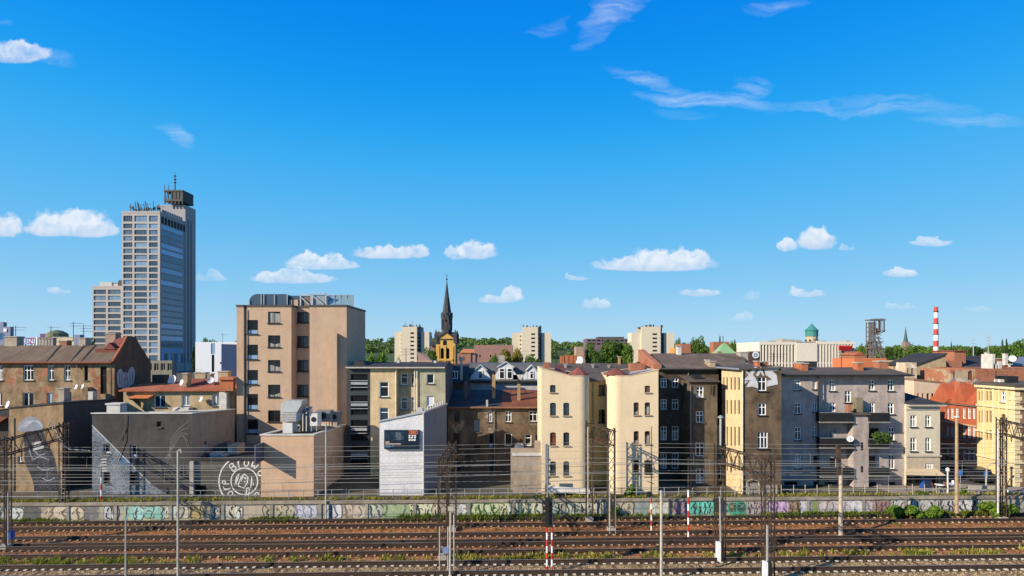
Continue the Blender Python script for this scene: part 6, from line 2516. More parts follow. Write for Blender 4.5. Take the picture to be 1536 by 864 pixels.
for (p0, p1, y0, y1) in ((1230, 1279.5, 619.5, 632.5), (1304, 1334.5, 619.5, 632.5), (1231, 1280, 657.5, 671), (1304, 1333, 659, 671), (1231.5, 1280, 702, 714.5), (1304.5, 1334, 702, 713)):
 m = MB()
 xa, xb = X(p0, 56.5), X(p1, 56.5)
 z0, z1 = Z(y1, 56.5), Z(y0, 56.5)
 m.box(xa, xb, 56.46, 56.5, z0, z1)
 m.box(xa, xa + .04, 56.5, 57.68, z0, z1)
 m.box(xb - .04, xb, 56.5, 57.68, z0, z1)
 bo = m.build('balcony', BALK, b.root)
 m = MB()
 m.box(xa - .05, xb + .05, 56.4, 57.69, z0 - .11, z0 - .005)
 m.build('slab', plain('slab_grimy', (.24, .22, .20), .9), bo)
 m = MB()
 m.bar((xa - .02, 56.48, z1 + .03), (xb + .02, 56.48, z1 + .03), .03)
 m.build('hand_rail', STEEL, bo)
dish('white dish fixed on the middle left balcony of the mauve tenement', 1274.5, 658, 56.3, .33, (-.3, -1, .2))


# ---- pale house at the street corner
b = Bld('corner_house', 'pale stone coloured house with a black hipped roof and a beige awning', 'building', 1384, 57.4, [plaster('plaster_pale_stone', (.56, .50, .385), .12, .2, seed=3), plaster('plaster_beige_base', (.46, .38, .28), .2, .3)])
D_ = 57.4
xa, xb = X(1357.5, D_) + .14, X(1410, D_)
ze = Z(606.5, D_)
zm = Z(684, D_)
ws = G([(1365.6, 1374.7), (1388, 1396.5)], [(623, 640.5), (656.5, 677)], st='cross')
b.face((xa, D_), (xb, D_), ze, wins=ws, zb=zm)
b.face((xa, D_ - .003), (xb, D_ - .003), zm, wins=[W(1388, 1400, 695, 704, st='triple', fr='white'), W(1359, 1382, 712, 726, st='double', fr='dark', pane='black', name='shop_window'), W(1386, 1408, 712, 727, st='double', fr='dark', pane='black', name='shop_window')], mi=1)
b.face((xb, D_), (xb, 66), ze)
b.face((xb, 66), (xa, 66), ze)
b.face((xa, 66), (xa, D_), ze)
b.done('dark')
m = MB()
e0, e1 = (xa, D_ - .4), (xb + .4, D_ - .4)
ap0, ap1 = (xa, 61.2, Z(580, 61.2)), (xa + .9, 62, Z(580.5, 62))
m.poly([(*e0, ze), (*e1, ze), ap1, ap0])
m.poly([(*e1, ze), (xb + .4, 66.4, ze), ap1])
m.poly([(xb + .4, 66.4, ze), (xa, 66.4, ze), ap0, ap1])
m.poly([(xa, 66.4, ze), (*e0, ze), ap0])
rf = m.build('roof', FELTD, b.root)
m = MB()
m.box(xa, xb + .42, D_ - .42, D_ - .01, ze - .16, ze - .003)
m.box(xa - .1, xb + .1, D_ - .12, D_ - .005, zm - .06, zm + .08)
m.box(xa - .06, xb + .06, D_ - .08, D_ - .005, Z(614, D_) - .04, Z(614, D_) + .04)
m.build('cornice', plain('cornice_grey', (.40, .36, .30), .8), b.root)
m = MB()
za = Z(704, 58.6)
m.slab((X(1358.5, 55.2), 55.2, Z(711.5, 55.2)), (X(1419, 55.2), 55.2, Z(713, 55.2)), (X(1404, 57.3), 57.3, Z(703, 57.3)), (X(1359, 57.3), 57.3, Z(703, 57.3)), .05)
m.build('awning', plain('awning_canvas', (.62, .48, .30), .85, 0, .1), b.root)
for px in (1404.5, 1360):
 m = MB()
 m.bar((X(px, 55.35), 55.35, ZG), P(px, 711, 55.35), .04)
 m.build('awning_pole', BLACKP, b.root)

# ---- pink and cream house behind
PINK = plaster('plaster_peach', (.62, .46, .33), .12, .2, seed=3)
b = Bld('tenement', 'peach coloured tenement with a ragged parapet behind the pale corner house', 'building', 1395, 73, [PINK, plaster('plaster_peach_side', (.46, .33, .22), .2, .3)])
D_ = 73
xa, xb = X(1371, D_), X(1417, D_)
ws = G([(1376, 1379), (1383, 1386), (1390, 1394), (1397, 1401), (1404, 1407), (1410, 1413)], [(590, 601), (617, 627)], st='double', fr='brown', pane='dark', sill=False)
b.loop([(xa, D_), (xb, D_), (xb, 86), (xa, 86)], [Z(569.5, D_), Z(574.5, D_), Z(574.5, D_), Z(569.5, D_)], {0: ws}, {1: 1})
b.flat_roof(FELT, plain('coping_tan', (.24, .15, .09), .8), h=.2)
b.done()
m = MB()
m.box(X(1417, 72), X(1432, 72), 74.5, 86, ZG, Z(576, 74.5))
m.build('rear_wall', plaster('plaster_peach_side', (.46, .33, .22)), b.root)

# ---- red brick fronted row on the street, yellow corner building
REDP2 = plaster('brick_scarlet', (.40, .105, .05), .30, .35, seed=2)
b = Bld('tenement', 'scarlet brick tenement row with steep gabled roofs along the sunny side of the street', 'building', 1440, 64, [REDP2])
XS = 50.0
y0, y1 = 61.7, 68.4
z1 = Z(606, 62.5)
ws = G([(1419.3, 1423), (1426, 1430), (1433, 1437.5), (1443.5, 1448), (1451, 1455.8), (1458.3, 1462.6)], [(612, 628), (639, 657), (672, 690)], st='cross', fr='white', pane='dark', sill=False)
b.face((XS, y1), (XS, y0), z1, wins=ws)
b.face((XS, y0), (58, y0), z1)
b.face((58, y0), (58, y1), z1)
b.face((58, y1), (XS, y1), z1)
b.done()
m = MB()
m.slab((XS - .25, y1, z1 + .05), (XS - .25, y0, z1 + .05), (XS + 2.6, y0, z1 + 2.3), (XS + 2.6, y1, z1 + 2.3), .15)
m.slab((XS + 2.6, y1, z1 + 2.3), (XS + 2.6, y0, z1 + 2.3), (58, y0, z1 + 1.0), (58, y1, z1 + 1.0), .15)
rf = m.build('roof', plaster('roof_scarlet', (.40, .10, .045), .3, .3), b.root)
for ym, w_ in ((66.6, 1.5), (63.9, 1.0)):
 m = MB()
 m.extr([(XS - .2, ym - w_, z1 - .1), (XS - .2, ym + w_, z1 - .1), (XS - .2, ym + w_ * .55, z1 + 1.0), (XS - .2, ym, z1 + 2.1), (XS - .2, ym - w_ * .55, z1 + 1.0)], (2.2, 0, 0))
 m.build('gable', REDP2, b.root)
m = MB()
m.beam((XS + .3, 64.95, z1), (XS + 2.7, 64.95, z1 + 2.5), .35)
m.build('fire_wall', plain('firewall_grey', (.20, .19, .18), .9), b.root)
m = MB()
m.beam((XS + .3, y1, z1), (XS + 2.7, y1, z1 + 2.5), .35)
m.build('fire_wall', plain('firewall_grey', (.20, .19, .18), .9), b.root)
m = MB()
m.box(XS - .14, XS - .003, y0, y1, Z(657, 65) - .12, Z(657, 65) + .12)
m.build('string_course', plain('cornice_dark', (.16, .12, .10), .8), b.root)
m = MB()
m.box(XS - .2, XS - .003, y0, y1, z1 - .25, z1 - .02)
m.build('cornice', plain('cornice_dark', (.16, .12, .10), .8), b.root)
m = MB()
for yy in (634, 668):
 m.box(XS - .08, XS - .003, y0, y1, Z(yy, 65) - .07, Z(yy, 65) + .07)
m.build('string_course', plaster('brick_trim', (.50, .34, .22), .3, .3), b.root)
m = MB()
m.box(XS - .12, XS - .091, y0, y1, ZG, Z(700, 64))
m.build('shop_front', glass('glass_black', (.006, .006, .007)), b.root)
for k, (px, y) in enumerate(((1430, 572), (1447, 570), (1452, 568))):
 m = MB()
 m.box(X(px, 66), X(px, 66) + .7, 65 + k, 65.8 + k, z1 + .5, Z(y, 66))
 m.build('chimney', CONC if k else BRICKO, rf)

YEL = plaster('render_sunny_yellow', (.66, .495, .235), .08, .14, seed=2)
b = Bld('corner_building', 'ornate yellow corner building with a flat grey roof at the right frame edge', 'building', 1520, 57, [YEL, plaster('stone_cream', (.66, .55, .34), .12, .2), plaster('brick_brown', (.24, .13, .085), .3, .3)])
y0, y1 = 57.0, 61.66
z1 = Z(580, 57)
cols = [(1467, 1470), (1471.5, 1475), (1478.5, 1482), (1483.5, 1487.5)]
ws = G(cols, [(587, 601), (616, 634), (645, 660)], st='transom', fr='sill_cream', pane='ochre', sill=False) + [W(1501, 1509, 587, 603.5, st='cross', fr='white', arch=.3), W(1502, 1509.5, 621, 645, st='transom', fr='brown', pane='ochre', arch=.4), W(1501.5, 1509, 659, 678, st='double', fr='white', arch=.3),
                                                                                                         W(1495, 1498, 588, 602, st='double', fr='sill_cream', pane='ochre', sill=False), W(1513.5, 1516, 588, 602, st='double', fr='sill_cream', pane='ochre', sill=False), W(1499, 1511, 696, 725, st='double', fr='brown', pane='black', arch=.4, sill=False, name='doorway')]
b.face((XS, y1), (XS, y0), z1, wins=ws)
wf = [W(1524, 1531, 586, 604, st='cross', fr='white', arch=.3), W(1525, 1532, 620, 641, st='transom', fr='white', arch=.4), W(1525, 1532, 660, 680, st='double', fr='white', arch=.3), W(1524, 1532, 695, 722, st='double', fr='brown', pane='black', arch=.3, sill=False)]
b.face((XS, y0), (62, y0), z1, wins=wf, mi=2)
b.face((62, y0), (62, y1), z1)
b.face((62, y1), (XS, y1), z1)
b.done('sill_cream')
m = MB()
m.slab((XS - .45, y1, z1 + .2), (XS - .45, y0 - .45, z1 + .2), (62, y0 - .45, z1 + .2), (62, y1, z1 + .6), .16)
m.build('roof', FELT, b.root)
m = MB()
m.box(XS - .3, XS - .003, y0 - .3, y1, z1 - .3, z1 + .03)
m.box(XS + .002, 62, y0 - .3, y0 - .003, z1 - .3, z1 + .03)
m.build('cornice', plaster('stone_cream', (.66, .55, .34)), b.root)
for yy in (611, 651, 690):
 z = Z(yy, 58.5)
 m = MB()
 m.box(XS - .16, XS - .003, y0 - .16, y1, z - .09, z + .09)
 m.box(XS + .002, 62, y0 - .16, y0 - .003, z - .09, z + .09)
 m.build('string_course', plaster('stone_cream', (.66, .55, .34)), b.root)
m = MB()
for k in range(22):
 zz = ZG + .45 * k
 w_ = .7 if k % 2 else .5
 if zz < z1 - .6:
  m.box(XS - .035, XS - .003, y0 - .035, y0 + w_, zz, zz + .40)
  m.box(XS + .003, XS + w_, y0 - .035, y0 - .003, zz, zz + .40)
  m.box(XS + 2.0, XS + 2.0 + w_ * .7, y0 - .03, y0 - .003, zz, zz + .40)
for yq in (60.65, 59.5, 58.78, 57.85):
 m2 = MB()
 m2.box(XS - .11, XS - .003, yq - .11, yq + .11, Z(690, 58.5) + .1, z1 - .31)
 m2.build('pilaster', plaster('stone_cream', (.66, .55, .34)), b.root)
m.build('quoins', plaster('stone_cream', (.66, .55, .34)), b.root)
m = MB()
m.box(X(1505, 60), X(1520, 60), 59.4, 61, z1 + .3, Z(564, 60))
m.cur = 1
m.box(X(1498, 60), X(1504, 60), 59.8, 60.6, z1 + .3, Z(569, 60))
m.build('roof_unit', [BLACKP, CONCL], b.root)
# ------------------------------------------------------------------ roofs behind the right end
def block(name, label, cat, p0, p1, y0, D, depth, mat, y1=None, roof=None, coping=None, wins=(), side=(), left=(), group=None, rows=None):
 b = Bld(name, label, cat, (p0 + p1) / 2, D, mat if isinstance(mat, list) else [mat], group=group)
 zl, zr_ = Z(y0, D), Z(y1 if y1 is not None else y0, D)
 xa, xb = X(p0, D), X(p1, D)
 b.loop([(xa, D), (xb, D), (xb, D + depth), (xa, D + depth)], [zl, zr_, zr_, zl], {0: wins, 1: side, 3: left}, {1: 1 if len(b.mats) > 1 else 0})
 b.flat_roof(roof or FELT, coping)
 b.done()
 return b


TAN = plaster('plaster_ruin_tan', (.46, .34, .20), .35, .3, brick=.3, seed=2)
b = Bld('gable_house', 'tan bare gable wall with bricked arches, behind the peach tenement', 'building', 1396, 88, [TAN])
D_ = 88
xa, xb = X(1374, D_), X(1419, D_)
b.face((xa, D_), (xb, D_), Z(548, D_), Z(530.5, D_), wins=[W(1398, 1402, 555, 570, st='single', fr='sill', pane='ochre', arch=.4, sill=False), W(1408, 1413, 553, 570, st='single', fr='sill', pane='ochre', arch=.4, sill=False)])
b.face((xb, D_), (xb, 95), Z(530.5, D_))
b.face((xb, 95), (xa, 95), Z(530.5, D_), Z(548, D_))
b.face((xa, 95), (xa, D_), Z(548, D_))
b.done()
m = MB()
m.slab((xa - .3, D_ - .2, Z(548, D_) + .1), (xb + .1, D_ - .2, Z(530.5, D_) + .1), (xb + .1, 95, Z(530.5, D_) + .1), (xa - .3, 95, Z(548, D_) + .1), .2)
m.build('roof', FELTD, b.root)
block('tenement', 'narrow pale peeling house left of the bare tan gable', 'building', 1358, 1375, 544, 84, 2, plaster('plaster_peeling', (.55, .42, .30), .3, .5, patch=(.66, .60, .52), seed=5), wins=G([(1361, 1363.5), (1367, 1370)], [(552, 562), (568, 578)], st='double', fr='sill', pane='dark'))
b = block('tenement', 'brown red brick house block with a square brick top beyond the tan gable', 'building', 1419, 1443, 541, 92, 9, BRICK)
m = MB()
m.box(X(1426, 93), X(1443, 93), 92.2, 97, Z(545, 93), Z(527, 93))
m.cur = 1
m.slab((X(1419, 91.5), 91.5, Z(552, 91.5)), (X(1419, 91.5), 91.5, Z(541, 91.5)), (X(1419, 97), 97, Z(541, 97)), (X(1419, 97), 97, Z(552, 97)), .1)
m.build('brick_tower', [BRICK, FELTD], b.root)
m = MB()
m.box(X(1425, 93), X(1444, 93), 92.0, 97.2, Z(527.2, 93), Z(525.6, 93))
m.build('brick_cornice', TILED, b.root)
b = Bld('house', 'house with a broad dark grey roof above the long brick wall', 'building', 1463, 92, [CONC])
D_ = 92
b.boxy(1443, 1486, D_, 12, 551)
b.done()
m = MB()
m.slab(P(1442, 551, 91.6), P(1488, 551, 91.6), P(1481, 534, 98), P(1444, 533.5, 98), .2)
m.slab(P(1444, 533.5, 98), P(1481, 534, 98), P(1490, 540, 105), P(1442, 540, 105), .2)
m.build('roof', FELTD, b.root)
b = block('brick_hall', 'long red brick wall with an uneven top behind the yellow corner building', 'building', 1463, 1580, 553, 80, 8, BRICK, y1=552)
m = MB()
for k, (p0, p1, y) in enumerate(((1482, 1487, 546), (1489, 1494, 542), (1480, 1484, 531))):
 m.box(X(p0, 84), X(p1, 84), 83, 85, Z(556, 84), Z(y, 84))
m.build('chimney', CONCL, b.root)
block('tenement', 'tan wall with brick patches and blind arches left of the long brick wall', 'building', 1426, 1463, 554.5, 80.1, 6, plaster('plaster_patchy', (.42, .31, .20), .3, .3, brick=.75, seed=7), wins=[W(1430, 1433, 558, 571, st='single', fr='sill', pane='ochre', arch=.4, sill=False), W(1452, 1459, 556, 571, st='single', fr='sill', pane='red', arch=.4, sill=False)])
b = block('house', 'brown house with a dark flat roof and red shutters behind the brick wall', 'building', 1486, 1512, 538, 96, 8, plaster('plaster_russet', (.28, .14, .09), .3, .3), roof=FELTD, coping=CONC)
chimney(b.root, 1481, 1484, 529, 545, 94, CONCL, .6)
chimney(b.root, 1508, 1512, 531, 545, 95, CONCL, .6)
block('house', 'pale low house with a blue grey roof at the right frame edge', 'building', 1522, 1570, 547, 98, 10, CONCL)
m = MB()
m.slab(P(1519, 547, 97), P(1580, 547, 97), P(1580, 535, 104), P(1522, 535, 104), .2)
t = m.build('roof', plain('roof_blue_grey', (.15, .18, .23), .6), bpy.data.objects[b.root.name])
dish('white dish above the long brick wall near the right frame edge', 1518, 538, 95, .55, (-.6, -1, .2), .3)
r_ = thing('container', 'small red skip on the roofs near the right frame edge', 'container', P(1521, 540, 96))
m = MB()
m.extr([P(1518, 541, 96), P(1526, 541, 96), P(1527, 535.5, 96), P(1517, 535.5, 96)], (0, 1.5, 0))
m.build('body', REDP, r_)
m = MB()
m.box(X(1516.5, 95.8), X(1527.5, 95.8), 95.8, 97.7, Z(535.4, 96), Z(534.6, 96))
m.build('rim', BLACKP, r_)
b = block('house', 'low house with ruined dark roofs between the mauve tenement and the tan gable', 'building', 1342, 1374, 541, 98, 5, plaster('plaster_ruin_tan', (.46, .34, .20)))
m = MB()
for (a, c, y) in ((1360, 1368, 536), (1370, 1385, 533), (1385, 1395, 536)):
 m.slab(P(a - 4, 545, 99), P(c + 4, 545, 99), P(c, y, 102), P(a, y, 102), .2)
m.build('roof', FELTD, b.root)

# ------------------------------------------------------------------ farther buildings
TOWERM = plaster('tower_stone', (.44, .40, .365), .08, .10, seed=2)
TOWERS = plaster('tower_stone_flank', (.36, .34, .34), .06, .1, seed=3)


FR['tower'] = plain('frame_tower', (.40, .41, .43), .5)


def office_tower():
 D = 400.0
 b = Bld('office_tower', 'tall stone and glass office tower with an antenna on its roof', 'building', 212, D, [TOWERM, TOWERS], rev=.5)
 xa, xb = X(183, D), X(240, D)
 zt = Z(318.5, D)
 rows = []
 y = 323.5
 rows.append((y, y + 8.8))
 y += 12.0
 for k in range(21):
  rows.append((y, y + 7.0))
  y += 9.35
 rows.append((y + 1, y + 14))
 wf = G([(185, 198.5), (201.5, 220.5), (223.5, 236.5)], rows, st='ribs', fr='tower', pane='sky', sill=False)
 depth = 34
 xd = xb
 b.face((xa, D), (xb, D), zt, wins=wf)
 ws = []
 fcx = Face((xb, D), (xb, D + depth))
 # flank: five windows per storey seen very obliquely
 dz = 9.35 / F * D
 nside = []
 for (ya, yb) in rows[1:-1]:
  for k in range(4):
   pass
  ws.append((Z(ya, D), Z(yb, D)))
 holes = []
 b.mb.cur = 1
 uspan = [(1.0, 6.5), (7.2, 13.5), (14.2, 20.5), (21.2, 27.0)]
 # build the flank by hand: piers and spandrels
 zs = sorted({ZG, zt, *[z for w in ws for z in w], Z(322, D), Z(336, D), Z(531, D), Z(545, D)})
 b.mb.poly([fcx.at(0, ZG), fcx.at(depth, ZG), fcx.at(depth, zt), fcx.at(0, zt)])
 b.face((xb, D + depth), (xa, D + depth), zt)
 b.face((xa, D + depth), (xa, D), zt)
 b.pts, b.zz = [(xa, D), (xb, D), (xb, D + depth), (xa, D + depth)], [zt] * 4
 b.flat_roof(FELT, TOWERM, h=1.2, inn=1.0, out=.2)
 b.done()
 for (z1, z0) in ws:
  window(b.root, (xb + .25, D + .8, z0), math.pi / 2, depth - 7.5, z1 - z0, 'ribs', FR['grey'], 'shade', None)
 for k in range(8):
  window(b.root, (xb + .25, D + 1.5 + 3.8 * k, Z(334, D)), math.pi / 2, 2.4, Z(324, D) - Z(334, D), 'single', FR['dark'], 'black', None)
  window(b.root, (xb + .25, D + 1.2 + 4.0 * k, Z(545, D)), math.pi / 2, 3.0, Z(531, D) - Z(545, D), 'double', FR['grey'], 'shade', None)
 # rear core with machine room
 m = MB()
 y0c, y1c = D + 22, D + 44
 xk = xb - 6.0
 zc = H + (HY - 306) / F * (D + 27)
 m.box(xk - 14, xb + .6, D + 30, y1c, ZG, zc)
 m.build('service_core', TOWERS, b.root)
 m = MB()
 for u in (33.0, 37.0):
  m.box(xb + .602, xb + .75, D + u, D + u + 1.4, ZG + 6, zc - 10)
 m.build('slit_window', plain('slit_dark', (.04, .05, .07), .3), b.root)
 m = MB()
 D2 = D + 27
 za, zb2 = H + (HY - 302) / F * D2, H + (HY - 285) / F * D2
 x0, x1 = X(246.5, D2), xb + .65
 m.box(x0, x1, D2 - .5, D2 + 14, za, za + 1.4)
 m.box(x0, x1, D2 - .5, D2 + 14, zb2 - 1.2, zb2)
 m.box(x1 - 8.2, x1 - .1, D2, D2 + 13.9, za + 1.4, zb2 - 1.2)
 for k in range(6):
  xx = x0 + .4 + (x1 - x0 - .8) * k / 5
  m.box(xx - .35, xx + .35, D2 - .3, D2 + .4, zc, zb2 - .1)
 for k in range(9):
  xx = x0 + 1 + 1.5 * k
  m.bar((xx, D2 + 1, za + 1.3), (xx + .8, D2 + 1, zb2 - 1.1), .2, n=4)
 m.build('machine_room', plain('machine_dark', (.055, .05, .05), .6), b.root)
 m = MB()
 D3 = D2 + 5
 xm = X(262.5, D3)
 zq = H + (HY - 285) / F * D3
 m.bar((xm, D3, zq), (xm, D3, H + (HY - 268) / F * D3), .5, .4, n=6)
 m.bar((xm, D3, H + (HY - 268) / F * D3), (xm, D3, H + (HY - 258.5) / F * D3), .35, .15, n=6)
 for yy in (275, 270, 265):
  m.lathe((xm, D3, H + (HY - yy) / F * D3), [(.3, 0), (1.0, .3), (1.0, .7), (.3, 1.0)], 8)
 m.build('antenna_mast', plain('machine_dark', (.055, .05, .05)), b.root)
 for px, h_ in ((247, 4), (253, 3.5)):
  m = MB()
  m.bar((X(px, D3), D3, zq), (X(px, D3), D3, zq + h_), .25, n=4)
  m.build('antenna_mast', plain('machine_dark', (.055, .05, .05)), b.root)
 # aerials and frames on the front roof
 m = MB()
 r = random.Random(3)
 for k in range(26):
  px = 195 + 1.75 * k
  x = X(px, D + 3)
  h = r.uniform(3, 9)
  m.bar((x, D + 3 + r.uniform(0, 4), zt), (x + r.uniform(-.8, .8), D + 3, zt + h), r.uniform(.12, .3), n=4)
  if k % 3 == 0:
   m.bar((x, D + 3, zt + h * .8), (x + 5, D + 3, zt + h * .7), .2, n=4)
  if k % 4 == 1:
   m.lathe((x, D + 3, zt + h * .6), [(.1, 0), (1.0, .3), (1.0, .5), (.1, .2)], 10, ax=(r.uniform(-.6, .6), -1, 0))
 m.build('aerial_cluster', plain('aerial_dark', (.07, .065, .065), .6, 0, .3), b.root)
 m = MB()
 for k in range(9):
  yq = D + 3 + 2.8 * k
  m.bar((xb - .4, yq, zt), (xb - .4, yq, zt + 2.6), .22, n=4)
  m.box(xb - .5, xb - .2, yq, yq + 2.2, zt + .8, zt + 2.8)
 m.build('roof_sign_frame', plain('sign_frame_grey', (.20, .22, .26), .6), b.root)
 # glass foyer at its foot
 m = MB()
 m.box(X(220, D - 14), X(246, D - 14), D - 14, D - 2, ZG, Z(541, D - 14))
 m.build('foyer', glass('glass_shade', (.03, .06, .10)), b.root)
 # lower neighbour
 D2 = 408.0
 b = Bld('office_block', 'lower stone office block adjoining the tall tower on its left', 'building', 161, D2, [TOWERM], rev=.5)
 rows = [(434.5 + 9.1 * k, 441.2 + 9.1 * k) for k in range(12)]
 b.boxy(138.5, 184.5, D2, 22, 430, wins=G([(140.5, 159), (162, 181)], rows, st='ribs', fr='grey', pane='sky', sill=False))
 b.flat_roof(FELT, TOWERM, h=1.0, inn=.8)
 b.done()
 m = MB()
 m.box(X(145, D2), X(163, D2), D2 + 3, D2 + 10, b.z, Z(422.5, D2))
 m.box(X(166, D2), X(176, D2), D2 + 3, D2 + 9, b.z, Z(425, D2))
 m.cur = 1
 m.box(X(174, D2), X(183.5, D2), D2 + 2, D2 + 8, b.z, Z(421, D2))
 for k in range(5):
  m.bar((X(175 + 2 * k, D2), D2 + 3, b.z), (X(175 + 2 * k, D2), D2 + 3, Z(419, D2)), .3, n=4)
 m.build('roof_plant', [CONCL, plain('machine_dark', (.055, .05, .05))], b.root)


office_tower()

# low things at the foot of the tower and far left
block('office_block', 'white slab building with a blue glazed strip, right of the tall tower', 'building', 293, 355, 513, 170, 20, plain('cladding_white', (.62, .64, .68), .6, 0, .1), roof=CONCL,
      wins=[W(316.5, 322.5, 515, 531, st='single', fr='grey', pane='sky', sill=False), W(317.5, 321.5, 532, 558, st='single', fr='dark', pane='black', sill=False), W(330, 333, 543, 546, st='single', fr='dark', pane='black', sill=False)])
block('office_block', 'dark blue glazed building behind the white slab', 'building', 332, 358, 516, 150, 10, glass('glass_navy', (.03, .05, .11), .2), y1=518)
b = block('plant_room', 'blue grey block with a big dish at the far left edge', 'building', -20, 15.5, 490, 130, .9, plain('cladding_steel_blue', (.17, .20, .30), .6, 0, .2))
m = MB()
m.box(X(-20, 130), X(4.5, 130), 130.1, 130.8, Z(490, 130), Z(483, 130))
m.cur = 1
m.box(X(5.5, 129.9), X(10, 129.9), 129.85, 129.98, Z(497.5, 130), Z(493, 130))
m.bar((X(9.5, 131), 131, Z(490, 131)), (X(9.5, 131), 131, Z(480, 131)), .12, n=4)
m.build('rooftop_box', [plain('cladding_steel_blue', (.17, .20, .30)), WHITEP], b.root)
dish('large white dish on the blue grey block at the far left edge', 0.5, 504.5, 128, .85, (.8, -1, .1))
r_ = thing('billboard', 'blue to magenta billboard with pale letters beyond the ochre tenement roof', 'billboard', P(42.5, 518, 110))
m = MB()
m.box(X(31, 110), X(54.5, 110), 110, 110.4, Z(516, 110), Z(506.5, 110))
def gradient_mat():
 mm, nt, bs = nodes_of('billboard_blue_magenta')
 s = nt.nodes.new('ShaderNodeSeparateXYZ')
 nt.links.new(position(nt), s.inputs[0])
 mr = nt.nodes.new('ShaderNodeMapRange')
 mr.inputs[1].default_value = X(31, 110)
 mr.inputs[2].default_value = X(54.5, 110)
 nt.links.new(s.outputs[0], mr.inputs[0])
 nt.links.new(ramp(nt, mr.outputs[0], [(0, (.02, .12, .36)), (.45, (.06, .06, .25)), (.55, (.34, .03, .16)), (1, (.25, .02, .18))]), bs.inputs['Base Color'])
 bs.inputs['Roughness'].default_value = .4
 return mm
m.build('panel', gradient_mat(), r_)
text('IEINI', r_, P(32.6, 515.0, 109.97), 1.25, plain('letter_pale_blue', (.55, .62, .75), .5), sx=1.02, bold=.03)
m = MB()
m.box(X(54.5, 110), X(56.5, 110), 109.9, 110.5, Z(520, 110), Z(505.5, 110))
m.bar((X(36, 110), 110.2, ZG), (X(36, 110), 110.2, Z(515, 110)), .2)
m.bar((X(50, 110), 110.2, ZG), (X(50, 110), 110.2, Z(515, 110)), .2)
m.build('frame', WHITEP, r_)
block('office_block', 'low purple and red topped building far beyond the ochre tenement', 'building', 60, 82, 500.5, 300, 2, plain('cladding_purple', (.13, .05, .20), .6))
b = block('tenement', 'pale yellow classical house just beyond the ochre tenement roof', 'building', 79, 112, 506, 125, 2, plaster('plaster_pale_yellow', (.60, .50, .33), .15, .2), wins=G([(83, 85), (88, 90), (103, 105)], [(510, 514)], st='double', fr='brown', pane='ochre', sill=False), coping=CONCL)
m = MB()
m.lathe(P(86, 506, 131), [(2.2, 0), (2.0, .9), (1.0, 1.5), (.1, 1.7)], 12)
m.build('dome', plain('dome_olive', (.14, .15, .08), .7), b.root)
block('house', 'slate blue house with a white scrolled gable beyond the ochre tenement roof', 'building', 111, 120, 502, 120, 1.2, plain('cladding_steel_blue', (.17, .20, .30)))


def aerial(label, px, y0, y1, D, arms=3):
 root = thing('aerial', label, 'antenna', P(px, y1, D), 'rooftop aerials')
 m = MB()
 m.bar(P(px, y1 + 4, D), P(px, y0, D), .035, n=5)
 m.build('mast', BLACKP, root)
 m = MB()
 for k in range(arms):
  z = Z(y0 + 2 + 4 * k, D)
  m.bar((X(px, D) - .5, D, z), (X(px, D) + 1.3 - .3 * k, D, z), .02, n=4)
  for q in range(4):
   m.bar((X(px, D) + .1 + .28 * q, D - .3, z), (X(px, D) + .1 + .28 * q, D + .3, z), .015, n=4)
 m.build('elements', BLACKP, root)


aerial('thin aerial at the left end of the ochre tenement roof', 23.5, 489, 510, 68, 2)
aerial('small aerial above the purple topped building', 76.5, 489, 506, 75, 1)
aerial('left and taller one of the aerial pair before the lower stone block', 110, 483, 508, 68, 2)
aerial('right one of the aerial pair before the lower stone block', 125.5, 487, 508, 68, 3)
aerial('small aerial on the white slab building', 334, 500, 512, 120, 1)
block('fence_house', 'low glazed pavilion with beige posts at the foot of the tall tower', 'building', 216, 258, 541, 110, 1.5, plaster('plaster_olive', (.24, .22, .17), .3, .3), wins=G([(222, 228), (231, 238), (241, 248), (251, 258)], [(545, 556)], st='ribs', fr='sill_cream', pane='dark', sill=False))

